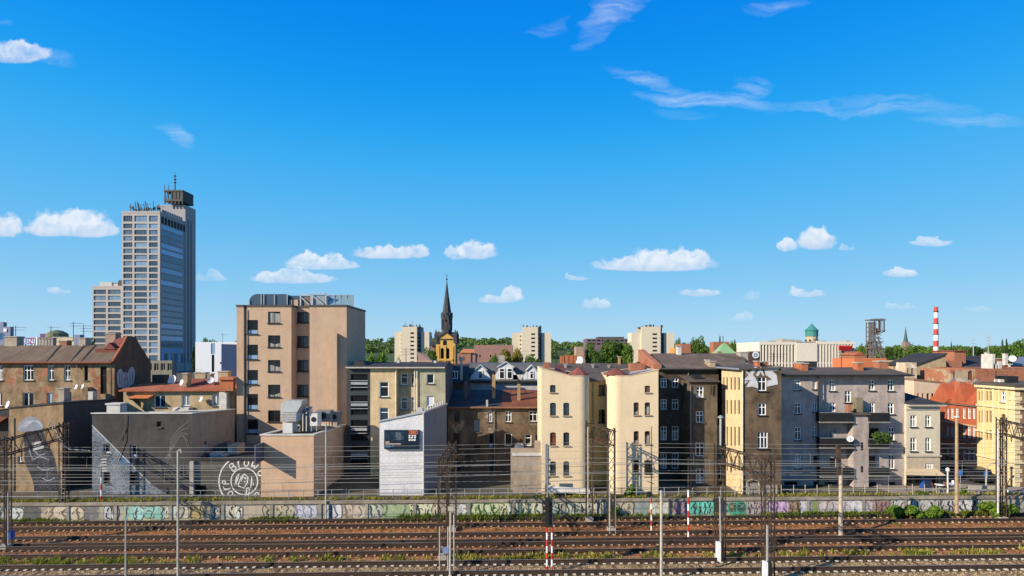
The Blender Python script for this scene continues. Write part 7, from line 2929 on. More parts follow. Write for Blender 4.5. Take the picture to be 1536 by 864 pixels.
# ---- church
def church():
 D = 250.0
 YELC = plaster('church_ochre', (.60, .36, .10), .12, .15, seed=2)
 CST = plaster('church_stone', (.40, .30, .18), .2, .2)
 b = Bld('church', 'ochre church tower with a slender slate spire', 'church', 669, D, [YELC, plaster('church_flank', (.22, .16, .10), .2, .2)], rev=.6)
 xa, xb = X(654, D), X(683, D)
 ze = Z(508, D)
 dpt = 9.0
 wins = [W(661, 666, 522, 538, st='single', fr='dark', pane='black', arch=.5, sill=False), W(669, 674, 522, 538, st='single', fr='dark', pane='black', arch=.5, sill=False), W(664.5, 670.5, 510.5, 518, st='single', fr='brown', pane='dark', arch=.45, sill=False)]
 ze = Z(507.5, D)
 b.face((xa, D), (xb, D), ze, wins=wins)
 b.face((xb, D), (xb, D + dpt), ze, mi=1)
 b.face((xb, D + dpt), (xa, D + dpt), ze)
 b.face((xa, D + dpt), (xa, D), ze)
 xm = (xa + xb) / 2
 zp = Z(498.5, D)
 for y_ in (D, D + dpt):
  b.mb.cur = 0
  b.mb.poly([(xa, y_, ze), (xb, y_, ze), (xm, y_, zp)])
 for x_ in (xa, xb):
  b.mb.cur = 1
  b.mb.poly([(x_, D, ze), (x_, D + dpt, ze), (x_, D + dpt / 2, zp)])
 b.done()
 SL = roofmat('spire_slate', (.050, .052, .060), (.085, .085, .09), .5)
 m = MB()
 c = (xm, D + dpt / 2)
 # four gabled roof sides meeting under the lantern
 for s in (-1, 1):
  m.slab((xm, D - .5, zp + .3), (xm + s * (xb - xa) * .53, D - .5, ze - .3), (xm + s * (xb - xa) * .53, D + dpt + .5, ze - .3), (xm, D + dpt + .5, zp + .3), .3)
  m.slab((xa - .5, D + dpt / 2, zp + .25), (xa - .5, D + dpt / 2 + s * dpt * .53, ze - .35), (xb + .5, D + dpt / 2 + s * dpt * .53, ze - .35), (xb + .5, D + dpt / 2, zp + .25), .3)
 m.build('roof', SL, b.root)
 m = MB()
 for sx in (xa, xb):
  for sy in (D, D + dpt):
   m.box(sx - .7, sx + .7, sy - .7, sy + .7, ze - 2, ze + 1.8)
   m.lathe((sx, sy, ze + 1.8), [(.9, 0), (.5, 1.0), (.05, 2.2)], 4)
   m.build('pinnacle', SL, b.root)
   m = MB()
 m = MB()
 zl0, zl1 = Z(504, D), Z(473, D)
 R = 2.35
 m.lathe((c[0], c[1], zl0), [(R, 0), (R, (zl1 - zl0) * .32), (R * .93, (zl1 - zl0) * .34)], 8)
 m.lathe((c[0], c[1], zl1 - 1.9), [(R, 0), (R * 1.12, .6), (R * 1.12, 1.9)], 8)
 for i in range(8):
  a = 2 * math.pi * (i + .5) / 8
  p = Vector((c[0] + math.cos(a) * R * .9, c[1] + math.sin(a) * R * .9, zl0 + (zl1 - zl0) * .3))
  m.beam(p, p + Vector((0, 0, (zl1 - zl0) * .6)), .75)
 m.lathe((c[0], c[1], zl0 + 2.5), [(.9, 0), (.9, 5)], 6)
 m.build('lantern', SL, b.root)
 m = MB()
 for i in range(8):
  a = 2 * math.pi * i / 8
  p = Vector((c[0] + math.cos(a) * R * 1.1, c[1] + math.sin(a) * R * 1.1, zl1 - .5))
  q = Vector((math.cos(a), math.sin(a), 0))
  t = Vector((-math.sin(a), math.cos(a), 0))
  m.extr([p - t * .9, p + t * .9, p + Vector((0, 0, 2.0))], -q * .6)
 m.build('lantern_gables', SL, b.root)
 m = MB()
 zs = Z(472, D)
 ztip = Z(420, D)
 m.lathe((c[0], c[1], zs), [(R * 1.08, 0), (R * .82, 1.8), (R * .45, (ztip - zs) * .52), (.16, ztip - zs)], 8)
 m.build('spire', SL, b.root)
 m = MB()
 m.bar((c[0], c[1], ztip - .4), (c[0], c[1], Z(408, D)), .12, .05, n=6)
 m.lathe((c[0], c[1], Z(418.5, D)), [(.1, 0), (.42, .35), (.42, .55), (.1, .9)], 8)
 m.bar((c[0] - .7, c[1], Z(411.5, D)), (c[0] + .7, c[1], Z(411.5, D)), .07, n=4)
 m.build('cross', BLACKP, b.root)
 m = MB()
 for (x_, w_) in ((657.3, .5), (667.5, .45), (678.5, .5)):
  m.box(X(x_, D) - w_, X(x_, D) + w_, D - .25, D - .003, Z(545, D), Z(519, D))
 m.box(X(656, D), X(679, D), D - .5, D - .26, Z(541, D), Z(538.5, D))
 m.build('buttress', YELC, b.root)


church()

# ---- three pale apartment towers
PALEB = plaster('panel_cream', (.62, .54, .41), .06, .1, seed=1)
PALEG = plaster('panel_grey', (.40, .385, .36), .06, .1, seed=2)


def point_block(label, x0, xs, x1, ytop, ymid, D, dark):
 """x0..x1: pixel span; xs: left edge of the taller middle slab"""
 b = Bld('apartment_tower', label, 'building', (x0 + x1) / 2, D, [PALEB, PALEG], group='pale apartment towers on the skyline')
 w = x1 - x0
 xa, xb, xc, xd = X(x0, D), X(xs, D), X(x0 + w * .66, D), X(x1, D)
 zt, zm = Z(ytop, D), Z(ymid, D)
 rows = [(ymid + 4 + 6.2 * k, ymid + 6.6 + 6.2 * k) for k in range(8)]
 p = x0 + w * .20
 b.face((xa, D + 2), (xb, D + 2), zm, wins=G([(p, p + 1.6), (p + 2.6, p + 4.2)], rows, st='single', fr='dark', pane='dark', sill=False))
 b.face((xb, D + 2), (xb, D), zt)
 b.face((xb, D), (xc, D), zt, wins=G([(xs + (x0 + w * .66 - xs) * .58, xs + (x0 + w * .66 - xs) * .82)], [(a - 3, c - 3) for a, c in rows], st='double', fr='dark', pane='dark', sill=False))
 b.face((xc, D), (xc, D + 8), zt, mi=1)
 xe = X(x0 + w * .76, D)
 b.face((xc, D + 8), (xe, D + 8), zt, wins=G([(x0 + w * .78, x0 + w * .83)], rows, st='double', fr='grey', pane='blue', sill=False), mi=1)
 b.face((xe, D + 8), (xe, D + 3), zm, mi=1)
 b.face((xe, D + 3), (xd, D + 3), zm)
 b.face((xd, D + 3), (xd, D + 16), zm, mi=1)
 b.face((xd, D + 16), (xa, D + 16), zm)
 b.face((xa, D + 16), (xa, D + 2), zm)
 for (a, c, y0, y1, z) in ((xa, xb, D + 2, D + 16, zm), (xb, xe, D, D + 16, zt), (xe, xd, D + 3, D + 16, zm)):
  b.mb.cur = 0
  b.mb.poly([(a, y0, z), (c, y0, z), (c, y1, z), (a, y1, z)])
 b.face((xe, D + 16), (xb, D + 16), zt, zb=zm)
 b.face((xe, D + 8), (xe, D + 16), zt, zb=zm, mi=1)
 b.done()
 m = MB()
 r = random.Random(int(x0))
 for k in range(6):
  xx = xb + (xe - xb) * (k + .3) / 6
  m.box(xx, xx + r.uniform(.6, 1.4), D + 1 + r.uniform(0, 3), D + 5, zt, zt + r.uniform(.5, 1.8))
 m.build('rooftop_box', plain('machine_dark', (.055, .05, .05)), b.root)
 m = MB()
 if dark == 1:
  for px in (606.5, 617.5):
   m.bar((X(px, D), D + 4, zt), (X(px, D), D + 4, Z(481, D)), .3, n=4)
  m.bar((X(606.5, D), D + 4, Z(486, D)), (X(617.5, D), D + 4, Z(485, D)), .2, n=4)
  m.bar((X(606.5, D), D + 4, Z(489, D)), (X(617.5, D), D + 4, Z(489, D)), .2, n=4)
  m.build('aerial_frame', STEEL, b.root)
 for k in range(8):
  y_ = ymid + 5 + 6 * k
  m2 = MB()
  m2.box(xc + .03, xc + 1.2, D + 1.5, D + 7, Z(y_ + 2.6, D), Z(y_, D))
  m2.build('balcony', PALEG, b.root)


point_block('leftmost pale apartment tower, with a square aerial frame on top, left of the church', 591, 602, 643, 490, 497.5, 420, 1)
point_block('middle pale apartment tower, right of the church', 768, 783, 827, 490.5, 499, 420, 0)
point_block('rightmost pale apartment tower, above the grey roof of the cream wings', 948, 962, 1013, 490, 499, 420, 0)

# ---- mid distance sheds and halls
MAUVEH = plaster('hall_mauve_brick', (.33, .19, .16), .2, .3, seed=3)
b = block('hall', 'long mauve brick hall behind the mansard house', 'building', 711, 770, 517.5, 300, 25, MAUVEH, roof=FELTD, wins=G([(714.5, 716.5), (719, 721), (735, 737), (742, 744), (750, 752)], [(532, 536)], st='single', fr='dark', pane='dark', sill=False))
b = Bld('hall', 'small orange roofed hall right of the church', 'building', 702, 280, [MAUVEH, MAUVEH])
b.boxy(686, 713, 280, 15, 530)
b.done()
m = MB()
m.slab(P(690, 528, 279), P(712, 528, 279), P(711, 523.5, 290), P(695, 523.5, 290), .4)
m.build('roof', plain('roof_orange', (.55, .20, .07), .7), b.root)
block('house', 'reddish brick house right beside the church tower', 'building', 686, 706, 531, 200, 10, plaster('brick_rose', (.34, .17, .12), .25, .3), roof=FELTD, wins=G([(689, 691), (695, 697)], [(535, 541)], st='double', fr='sill', pane='ochre', sill=False))
b = Bld('house', 'small house with a dark hipped roof left of the church tower', 'building', 650, 300, [plaster('brick_rose', (.34, .17, .12))])
b.boxy(646, 656, 300, 10, 518)
b.done()
m = MB()
m.slab(P(645, 518, 299), P(657, 518, 299), P(654, 513, 304), P(648, 513, 304), .4)
m.build('roof', FELTD, b.root)
b = Bld('house', 'house with a pinkish sloping roof below the leftmost pale apartment tower', 'building', 636, 180, [plaster('plaster_pinkish', (.40, .27, .20), .2, .3)])
b.boxy(626, 648, 180, 10, 540)
b.done()
m = MB()
m.slab(P(628, 543, 179.5), P(649, 544, 179.5), P(640, 531, 190), P(626, 528, 190), .4)
m.build('roof', plain('roof_pinkish', (.32, .19, .14), .8), b.root)
block('office_block', 'long low dark office block among the trees left of the rightmost apartment tower', 'building', 879, 951, 508, 520, 20, plaster('cladding_plum', (.16, .12, .13), .1, .1), wins=G([(881.5 + 7 * k, 887 + 7 * k) for k in range(10)], [(509.5, 512.5), (514.5, 517.5)], st='ribs', fr='grey', pane='dark', sill=False), roof=FELTD)
b = block('office_block', 'dark upper storey on the long low office block', 'building', 897, 936, 505.2, 530, 15, plain('cladding_dark', (.08, .075, .08), .6), roof=CONCL)
block('house', 'small house with a brown roof among the trees right of the middle apartment tower', 'building', 864, 875, 520, 330, 10, plaster('plaster_pinkish', (.40, .27, .20)), roof=TILE)
block('house', 'red roofed house right of the rightmost apartment tower', 'building', 1021, 1036, 516, 300, 10, BRICK, roof=TILED)
block('house', 'orange fronted low house beside the red roofed one', 'building', 1012, 1022, 522, 260, 8, plaster('plaster_orange', (.55, .28, .08), .2, .2))
b = Bld('pavilion', 'house with a light green pyramid roof in front of the white department store', 'building', 1085, 200, [BRICK])
b.boxy(1068, 1102, 200, 12, 531)
b.done()
m = MB()
m.lathe(P(1086, 533, 206), [(5.4, 0), (.15, 4.6), (.1, 5.2)], 4)
m.build('roof', plain('copper_light_green', (.20, .36, .17), .6, 0, .2), b.root)
m = MB()
m.box(X(1073, 210), X(1097, 210), 212, 216, Z(530, 210), Z(512.5, 210))
m.build('brick_block', BRICK, b.root)
m = MB()
m.bar(P(1084.5, 518, 206), P(1084.5, 504, 206), .12, n=4)
m.build('finial', BLACKP, b.root)

# white department store with dark vertical slots
WHITEC = plaster('cladding_ivory', (.66, .60, .51), .06, .08, seed=2)
b = Bld('department_store', 'wide ivory department store with dark vertical slots and a red roof sign', 'building', 1192, 300, [WHITEC, plaster('cladding_ivory_shade', (.58, .54, .47), .06, .08), plain('slot_dark', (.028, .026, .025), .7)])
D_ = 300
xa, xb = X(1138, D_), X(1281, D_)
segs = [(1138, 1193, 513, 1), (1193, 1224, 514, 0), (1224, 1281, 512.5, 1)]
zt = Z(513, D_)
b.loop([(xa, D_ + .0), (xb, D_ + .0), (xb + 2.5, D_ + 30), (xa, D_ + 30)], zt, None, {0: 2})
b.mb.cur = 0
for (p0, p1, y0, slots) in segs:
 x0, x1 = X(p0, D_), X(p1, D_)
 if not slots:
  b.mb.box(x0 + .003, x1 - .003, D_ - 1.2, D_ - .004, Z(542, D_), Z(y0, D_))
  if p0 == 1193:
   b.mb.cur = 2
   b.mb.box(x0 + .003, x1 - .003, D_ - .9, D_ - .004, ZG, Z(542, D_) - .01)
   b.mb.cur = 0
  else:
   b.mb.box(x0 + .003, x1 - .003, D_ - 1.1, D_ - .004, ZG, Z(542, D_) - .01)
 else:
  b.mb.box(x0 + .003, x1 - .003, D_ - .9, D_ - .004, Z(y0 + 4.2, D_), Z(y0, D_))
  n = int((p1 - p0) / 4.6)
  for k in range(n + 1):
   xx = x0 + (x1 - x0 - .9) * k / n
   b.mb.box(xx, xx + .78, D_ - .8, D_ - .004, ZG, Z(y0 + 4.2, D_) - .004)
  b.mb.box(x0 + .003, x1 - .003, D_ - .6, D_ - .006, Z(545.5, D_), Z(543.5, D_))
b.pts, b.zz = [(xa, D_), (xb, D_), (xb + 2.5, D_ + 30), (xa, D_ + 30)], [zt] * 4
b.flat_roof(CONCL)
b.done()
m = MB()
m.box(X(1258, 298), X(1277.5, 298), 297.6, 298.2, Z(525.5, 298), Z(518.5, 298))
m.cur = 1
q = X(1258.6, 298)
for k in range(6):
 m.box(q + 1.1 * k, q + 1.1 * k + .8, 297.4, 297.58, Z(524.4, 298), Z(519.6 + .4 * (k % 3), 298))
m.build('roof_sign', [plain('sign_red', (.50, .02, .02), .5), plain('sign_red_dark', (.28, .01, .01), .5)], b.root)
m = MB()
for (p0, p1, y) in ((1150, 1162, 511), (1170, 1176, 508), (1176, 1187, 509), (1188, 1200, 510), (1228, 1236, 511), (1266, 1272, 511)):
 m.box(X(p0, 310), X(p1, 310), 308, 316, zt - .3, Z(y, 310))
m.build('rooftop_box', CONC, b.root)
b = block('plant_room', 'dark brown block bearing a white round sign, before the ivory department store', 'building', 1124, 1140, 527, 90, .7, plain('cladding_brown', (.08, .045, .035), .7))
m = MB()
m.lathe(P(1133.5, 532.5, 89.9), [(.52, 0), (.52, .06)], 20, ax=(0, -1, 0))
m.cur = 1
m.lathe(P(1133.5, 532.5, 89.83), [(.33, 0), (.33, .012)], 20, ax=(0, -1, 0))
m.cur = 0
m.lathe(P(1133.5, 532.5, 89.81), [(.13, 0), (.13, .012)], 12, ax=(0, -1, 0))
m.build('round_sign', [WHITEP, plain('sign_blue_ring', (.06, .16, .35), .5)], b.root)
b = Bld('water_tower', 'round water tower with a teal copper roof, behind the ivory department store', 'water tower', 1217, 345, [CONC])
m = MB()
c = P(1217.5, 514, 348)
m.lathe((c.x, c.y, ZG), [(2.9, 0), (2.9, c.z - ZG - 1), (3.1, c.z - ZG + .5), (3.4, c.z - ZG + 1.6), (3.4, Z(504, 348) - ZG)], 12)
m.build('drum', plaster('tower_drum', (.46, .38, .27), .2, .3), b.root)
m = MB()
m.lathe((c.x, c.y, Z(504, 348)), [(3.7, -.2), (3.6, 3.0), (4.15, 3.2), (1.9, 5.4), (.12, 7.6), (.08, 8.6)], 12)
m.build('copper_roof', plain('copper_teal', (.045, .20, .18), .6, 0, .25), b.root)
bpy.data.objects.remove(b.root.children[0]) if False else None
m = MB()
for i in range(8):
 a = 2 * math.pi * i / 8
 m.box(c.x + math.cos(a) * 3.45 - .3, c.x + math.cos(a) * 3.45 + .3, c.y + math.sin(a) * 3.45 - .3, c.y + math.sin(a) * 3.45 + .3, c.z + .9, c.z + 1.9)
m.build('window', BLACKP, b.root)

b = block('hall', 'flat roofed orange red hall behind the mauve tenement', 'building', 1281.5, 1330, 537.5, 140, 9.6, [plaster('render_orange', (.52, .165, .07), .08, .1), plaster('render_orange', (.52, .165, .07))], roof=FELT)
b = Bld('house', 'small red brick house with a pitched roof left of the mine headframe', 'building', 1290, 240, [BRICK])
b.boxy(1282, 1298, 240, 10, 533)
b.done()
m = MB()
m.extr([P(1281, 533, 239.8), P(1299, 533, 239.8), P(1290, 527.3, 239.8)], (0, 10.3, 0))
m.build('roof', TILE, b.root)


def headframe():
 D = 350.0
 root = thing('mine_headframe', 'dark steel mine shaft tower with a railed top platform on the skyline', 'headframe', (X(1315, D), D, ZG))
 mt = plain('steel_grey_brown', (.14, .12, .115), .7, 0, .2, .6)
 zt = Z(484, D)
 x0, x1 = X(1305.5, D), X(1313.5, D)
 m = MB()
 for xx in (x0, x0 + 1.6, x1 - 1.2, x1):
  for yy in (D, D + 4):
   m.beam((xx, yy, ZG), (xx, yy, zt + .5), .46)
 n = 9
 zb = Z(545, D)
 for k in range(n):
  za, zc = zb + (zt - zb) * k / n, zb + (zt - zb) * (k + 1) / n
  m.beam((x0, D, za), (x1, D, zc), .2)
  m.beam((x1, D, za), (x0, D, zc), .2)
  m.beam((x0, D, zc), (x1, D, zc), .4)
  m.beam((x0, D + 4, zc), (x1, D + 4, zc), .4)
 m.build('shaft', mt, root)
 m = MB()
 xt = X(1327, D)
 xs = X(1318, D)
 for yy in (D, D + 4):
  m.beam((x1, yy, Z(502, D)), (xt, yy, Z(497, D)), .5)
  m.beam((xt - .3, yy, Z(496, D)), (xt - .3, yy, Z(481, D)), .55)
  m.beam((xs, yy, Z(496, D)), (xs, yy, Z(481, D)), .5)
  m.beam((X(1329, D) + 1, yy, ZG + 5), (xs - .6, yy, Z(505, D)), .65)
  m.beam((X(1324, D), yy, ZG + 5), (xs - 1.2, yy, Z(511, D)), .55)
 for k in range(5):
  m.beam((x1 + .3, D, Z(500 + 6 * k, D)), (X(1322 + k, D), D, Z(503 + 6 * k, D)), .35)
  m.beam((x1 + .3, D, Z(500 + 6 * k, D)), (X(1321 + k, D), D, Z(508 + 6 * k, D)), .28)
 m.build('strut', mt, root)
 m = MB()
 m.box(X(1304.5, D), X(1327.8, D), D - 1, D + 5, Z(480.6, D), Z(479, D))
 m.extr([P(1309, 479.1, D - .9), P(1327.5, 479.1, D - .9), P(1325, 477.8, D - .9), P(1313, 478.0, D - .9)], (0, 5.6, 0))
 m.build('roof_deck', mt, root)
 m = MB()
 for k in range(7):
  x = X(1317 + 1.5 * k, D)
  m.bar((x, D - .6, Z(495, D)), (x, D - .6, Z(481, D)), .1, n=4)
 m.box(X(1316, D), X(1327.5, D), D - 1, D + 5, Z(496.5, D), Z(495.4, D))
 m.build('platform', mt, root)
 m = MB()
 m.lathe((X(1314, D), D + 1, Z(497, D)), [(.3, 0), (2.2, .1), (2.2, .7), (.3, .8)], 16, ax=(0, -1, 0))
 m.build('sheave_wheel', plain('sheave_rust', (.16, .075, .05), .7), root)
 m = MB()
 for z in (512, 522):
  m.box(X(1305, D), X(1325, D), D - .4, D + 4.4, Z(z + 1, D), Z(z, D))
 m.build('landing', mt, root)


headframe()
D_ = 600
r_ = thing('factory_chimney', 'tall red and white banded factory chimney on the skyline', 'chimney', (X(1404, D_), D_, ZG))
m = MB()
zt, zb = Z(460.5, D_), Z(530, D_)
ed = [460.5, 468, 477, 485.5, 493.5, 502, 511, 520, 530]
m.bar((X(1404, D_), D_, ZG), (X(1404, D_), D_, zb), 2.6, 2.36, n=16)
for k in range(8):
 m.cur = k % 2
 r0, r1 = 1.85 + .5 * (k + 1) / 8, 1.85 + .5 * k / 8
 m.bar((X(1404, D_), D_, Z(ed[k + 1], D_)), (X(1404, D_), D_, Z(ed[k], D_)), r0, r1, n=16)
m.build('shaft', [plain('band_red', (.46, .055, .045), .6), plain('band_white', (.70, .66, .62), .6)], r_)
m = MB()
for y in (468, 485.5, 502):
 m.lathe((X(1404, D_), D_, Z(y, D_)), [(2.1, -.3), (2.55, 0), (2.55, .5), (2.1, .6)], 16)
m.build('gallery', BLACKP, r_)
D_ = 520
r_ = thing('church_spire', 'slim dark church spire on a brick stump, left of the banded chimney', 'spire', (X(1358.5, D_), D_, ZG))
m = MB()
m.lathe((X(1358.5, D_), D_, Z(513, D_)), [(2.0, 0), (1.0, 6), (.1, Z(490, D_) - Z(513, D_))], 8)
m.build('spire', plain('spire_dark_green', (.05, .075, .075), .6), r_)
m = MB()
m.box(X(1355, D_), X(1362.5, D_), D_ - 2.5, D_ + 2.5, ZG, Z(513, D_))
m.build('tower', plaster('church_stone_grey', (.26, .19, .15), .2, .2), r_)
for label, px, y0, D_ in (('thin grey lattice mast above the dark grey roof', 1460, 505, 300), ('taller lattice mast with crossbars left of the cypress pair', 1482.5, 501, 300)):
 r_ = thing('radio_mast', label, 'mast', (X(px, D_), D_, ZG), 'thin masts on the right skyline')
 m = MB()
 m.bar((X(px, D_), D_, ZG), (X(px, D_), D_, Z(y0, D_)), .35, .18, n=5)
 m.build('shaft', STEEL, r_)
 m = MB()
 for k in range(3):
  m.bar((X(px, D_) - .9, D_, Z(y0 + 5 + 5 * k, D_)), (X(px, D_) + .9, D_, Z(y0 + 5 + 5 * k, D_)), .13, n=4)
 m.build('crossbar', STEEL, r_)

# ------------------------------------------------------------------ hills, woods and trees
def leaf_mesh(name, blobs, n, size, mats, trunk=None, seed=1):
 """crown: many leaf clumps spread through lobes; blobs: (x, y, z, rx, ry, rz)"""
 r = random.Random(seed)
 m = MB()
 tot = sum(b[3] * b[5] for b in blobs)
 for b in blobs:
  k = max(8, int(n * b[3] * b[5] / tot))
  for i in range(k):
   a, u = r.uniform(0, 6.283), r.uniform(-1, 1)
   q = math.sqrt(1 - u * u)
   d = Vector((q * math.cos(a), q * math.sin(a), u))
   rad = r.uniform(.35, 1.0) ** .45 * r.uniform(.86, 1.12)
   p = Vector((b[0] + d.x * b[3] * rad, b[1] + d.y * b[4] * rad, b[2] + d.z * b[5] * rad))
   nn = (d + Vector((r.gauss(0, .6), r.gauss(0, .6), r.gauss(0, .6)))).normalized()
   t = nn.orthogonal().normalized()
   w = nn.cross(t)
   an = r.uniform(0, 6.28)
   t, w = t * math.cos(an) + w * math.sin(an), w * math.cos(an) - t * math.sin(an)
   s = size * r.uniform(.55, 1.35)
   m.cur = r.randrange(len(mats)) if len(mats) > 1 and r.random() < .3 else 0
   m.poly([p + t * s, p + w * s * .55 + nn * s * .15, p - t * s, p - w * s * .55 + nn * s * .1])
 return m


def tree_proto(name, label, cat, h, w, kind_, leaf, seed, size=.5, n=900, loc=(0, 0, 0), group='trees between the far buildings'):
 r = random.Random(seed)
 root = thing(name, label, cat, loc, group)
 L = Vector(loc)
 m = MB()
 if kind_ == 'round':
  th = h * .38
  blobs = []
  for i in range(11):
   a = r.uniform(0, 6.28)
   q = r.uniform(.1, .62) * w / 2
   zz = r.uniform(.36, .86) * h
   s = r.uniform(.20, .34) * w * (1.15 - abs(zz / h - .55))
   blobs.append((math.cos(a) * q, math.sin(a) * q, zz, s, s, s * r.uniform(.75, 1.0)))
  blobs.append((0, 0, h * .62, w * .30, w * .30, h * .27))
 elif kind_ == 'column':
  th = h * .12
  blobs = [(r.gauss(0, .04) * w, r.gauss(0, .04) * w, h * (.10 + .84 * i / 9), w / 2 * (1.0 - abs(i / 9 - .4) * 1.15), w / 2 * (1.0 - abs(i / 9 - .4) * 1.15), h * .09) for i in range(10)]
 else:
  th = h * .05
  blobs = [(r.uniform(-.35, .35) * w, r.uniform(-.3, .3) * w, h * r.uniform(.2, .75), w * r.uniform(.16, .3), w * r.uniform(.16, .3), h * r.uniform(.2, .32)) for i in range(7)]
 m.bar(L + Vector((0, 0, -.3)), L + Vector((r.uniform(-.1, .1) * w * .3, 0, h * .6)), w * .035 + .05, w * .012 + .02, n=7)
 for b in blobs[:7]:
  m.bar(L + Vector((0, 0, max(th * .6, .05))), L + Vector((b[0], b[1], b[2])), w * .014 + .015, .02, n=5)
 m.build('trunk', BARK, root)
 lm = leaf_mesh('crown', [(b[0] + L.x, b[1] + L.y, b[2] + L.z, b[3], b[4], b[5]) for b in blobs], n, size, leaf, seed=seed)
 lm.build('crown', leaf, root)
 return root


def far_tree_z(px, D):
 return ZG


PROTO = {}
KINDS_T = {'round_a': ('round', 12, 10, [LEAF, LEAFB], 3), 'round_b': ('round', 12, 9, [LEAFD, LEAF], 8), 'round_c': ('round', 12, 11, [LEAF, LEAFD], 15), 'yellow': ('round', 12, 11, [LEAFY, LEAF], 4), 'column': ('column', 14, 3.2, [LEAFD], 5), 'light': ('round', 12, 10, [LEAFB, LEAF], 22)}


def far_tree(label, px, ytop, wpx, D, key, zb=None):
 """a tree of its own; ytop and wpx give its height and width at distance D"""
 kd, h0, w0, leaf, seed = KINDS_T[key]
 zb = ZG if zb is None else zb
 zt = Z(ytop, D)
 loc = Vector((X(px, D), D, zb))
 sz, sx = (zt - zb) / (h0 * .97), wpx / F * D / w0
 nm = 'cypress' if kd == 'column' else 'tree'
 if key not in PROTO:
  o = tree_proto(nm, label, 'tree', h0, w0, kd, leaf, seed, .55 if kd == 'round' else .38, 2300 if kd == 'round' else 1200)
  o.location = loc
  PROTO[key] = o
 else:
  o = tree_copy(PROTO[key], loc, label)
 o.scale = (sx, sx, sz)
 o.rotation_euler = (0, 0, RND.uniform(0, 6.28))
 o['label'] = label


TREES = [('golden yellow tree in front of the mauve hall', 757, 527, 24, 210, 'yellow'), ('small yellow green tree left of the golden one', 741, 532, 18, 215, 'light'), ('rusty golden tree at the foot of the middle apartment tower', 776, 526, 20, 215, 'yellow'),
         ('green tree right below the middle apartment tower', 793, 534, 20, 215, 'round_a'), ('dark low tree at the right foot of the middle apartment tower', 806, 537, 14, 210, 'round_b'),
         ('bright green tree behind the sage tenement chimney', 573, 527, 22, 160, 'light'), ('pale bush like tree left of the leftmost apartment tower', 556, 530, 18, 160, 'light'), ('round green tree at the foot of the leftmost apartment tower', 598, 535, 11, 140, 'light'),
         ('small tree just left of the church tower', 647, 524, 20, 230, 'round_a'),
         ('big willow like tree below the long office block', 912, 511, 30, 330, 'round_a'), ('bright tree right of the willow like one', 933, 513, 26, 330, 'light'), ('tree touching the rightmost apartment tower on its left', 943, 516, 18, 320, 'round_a'),
         ('dark round tree under the small brown roofed house', 893, 524, 22, 300, 'round_b'), ('dark tree left of the willow like one', 886, 517, 18, 340, 'round_c'), ('dark round tree nearer the viewer among the office block trees', 900, 529, 18, 240, 'round_b'),
         ('pale green bush tree at the left foot of the rightmost apartment tower', 944, 535, 10, 180, 'light'), ('bright bush tree hugging the rightmost apartment tower', 968, 530, 10, 180, 'light'),
         ('tall pointed green tree standing alone right of the rightmost apartment tower', 1045, 507, 20, 330, 'round_a'), ('broad tree beside the tall pointed one', 1036, 516, 16, 330, 'round_c'), ('low dark tree left of the green pyramid roof', 1063, 521, 22, 330, 'round_b'),
         ('slim dark tree above the green pyramid roof', 1080, 507, 6, 330, 'column'), ('tree right of the green pyramid roof', 1099, 512, 9, 330, 'round_a'), ('small tree behind the red roofed house', 1018, 510, 10, 360, 'round_c'),
         ('tree in the gap left of the mine headframe', 1293, 517, 16, 420, 'light'), ('tree right behind the mine headframe', 1302, 515, 14, 430, 'round_a'), ('dark tree right of the mine headframe', 1333, 521, 16, 430, 'round_b'),
         ('broad tree below the slim church spire', 1347, 521, 26, 430, 'round_c'), ('tree right of the slim church spire', 1374, 518, 24, 430, 'round_a'), ('tree left of the banded chimney', 1391, 522, 18, 420, 'light'), ('light tree right of the banded chimney', 1414, 521, 22, 400, 'light'),
         ('tree behind the brown brick tower', 1432, 522, 22, 430, 'round_b'), ('tree above the dark grey roof, left of the thin mast', 1450, 522, 22, 430, 'round_c'), ('dark tree right of the thin mast', 1468, 519, 26, 420, 'round_b'),
         ('left cypress of the pair at the right', 1504, 512.5, 6, 300, 'column'), ('right cypress of the pair at the right', 1510, 511.5, 6, 300, 'column'), ('bushy tree at the right frame edge', 1530, 511, 24, 300, 'round_a'), ('tree left of the cypress pair', 1492, 521, 16, 330, 'round_c'),
         ('small pointed dark tree left of the tan gable skyline', 1427, 515, 4, 380, 'column'), ('tree at the foot of the lower stone block', 134, 511, 14, 200, 'round_a'), ('tree between the white slab and the tall tower', 291, 517, 8, 260, 'round_b'), ('tree just visible behind the white slab building', 315, 510, 22, 300, 'round_a')]
for t in TREES:
 far_tree(*t)


def ridge(px):
 """top of the far woods, as a pixel row, over the skyline"""
 pts = [(-400, 520), (0, 521), (120, 512), (300, 512), (520, 512), (545, 508), (580, 508), (650, 501.5), (690, 504), (740, 507.5), (765, 506.5), (830, 509), (875, 513), (950, 514), (1010, 514), (1100, 516), (1280, 522), (1330, 519), (1420, 519), (1536, 518), (2000, 520)]
 for (a, b_) in zip(pts[:-1], pts[1:]):
  if a[0] <= px <= b_[0]:
   return a[1] + (b_[1] - a[1]) * (px - a[0]) / (b_[0] - a[0])
 return 520


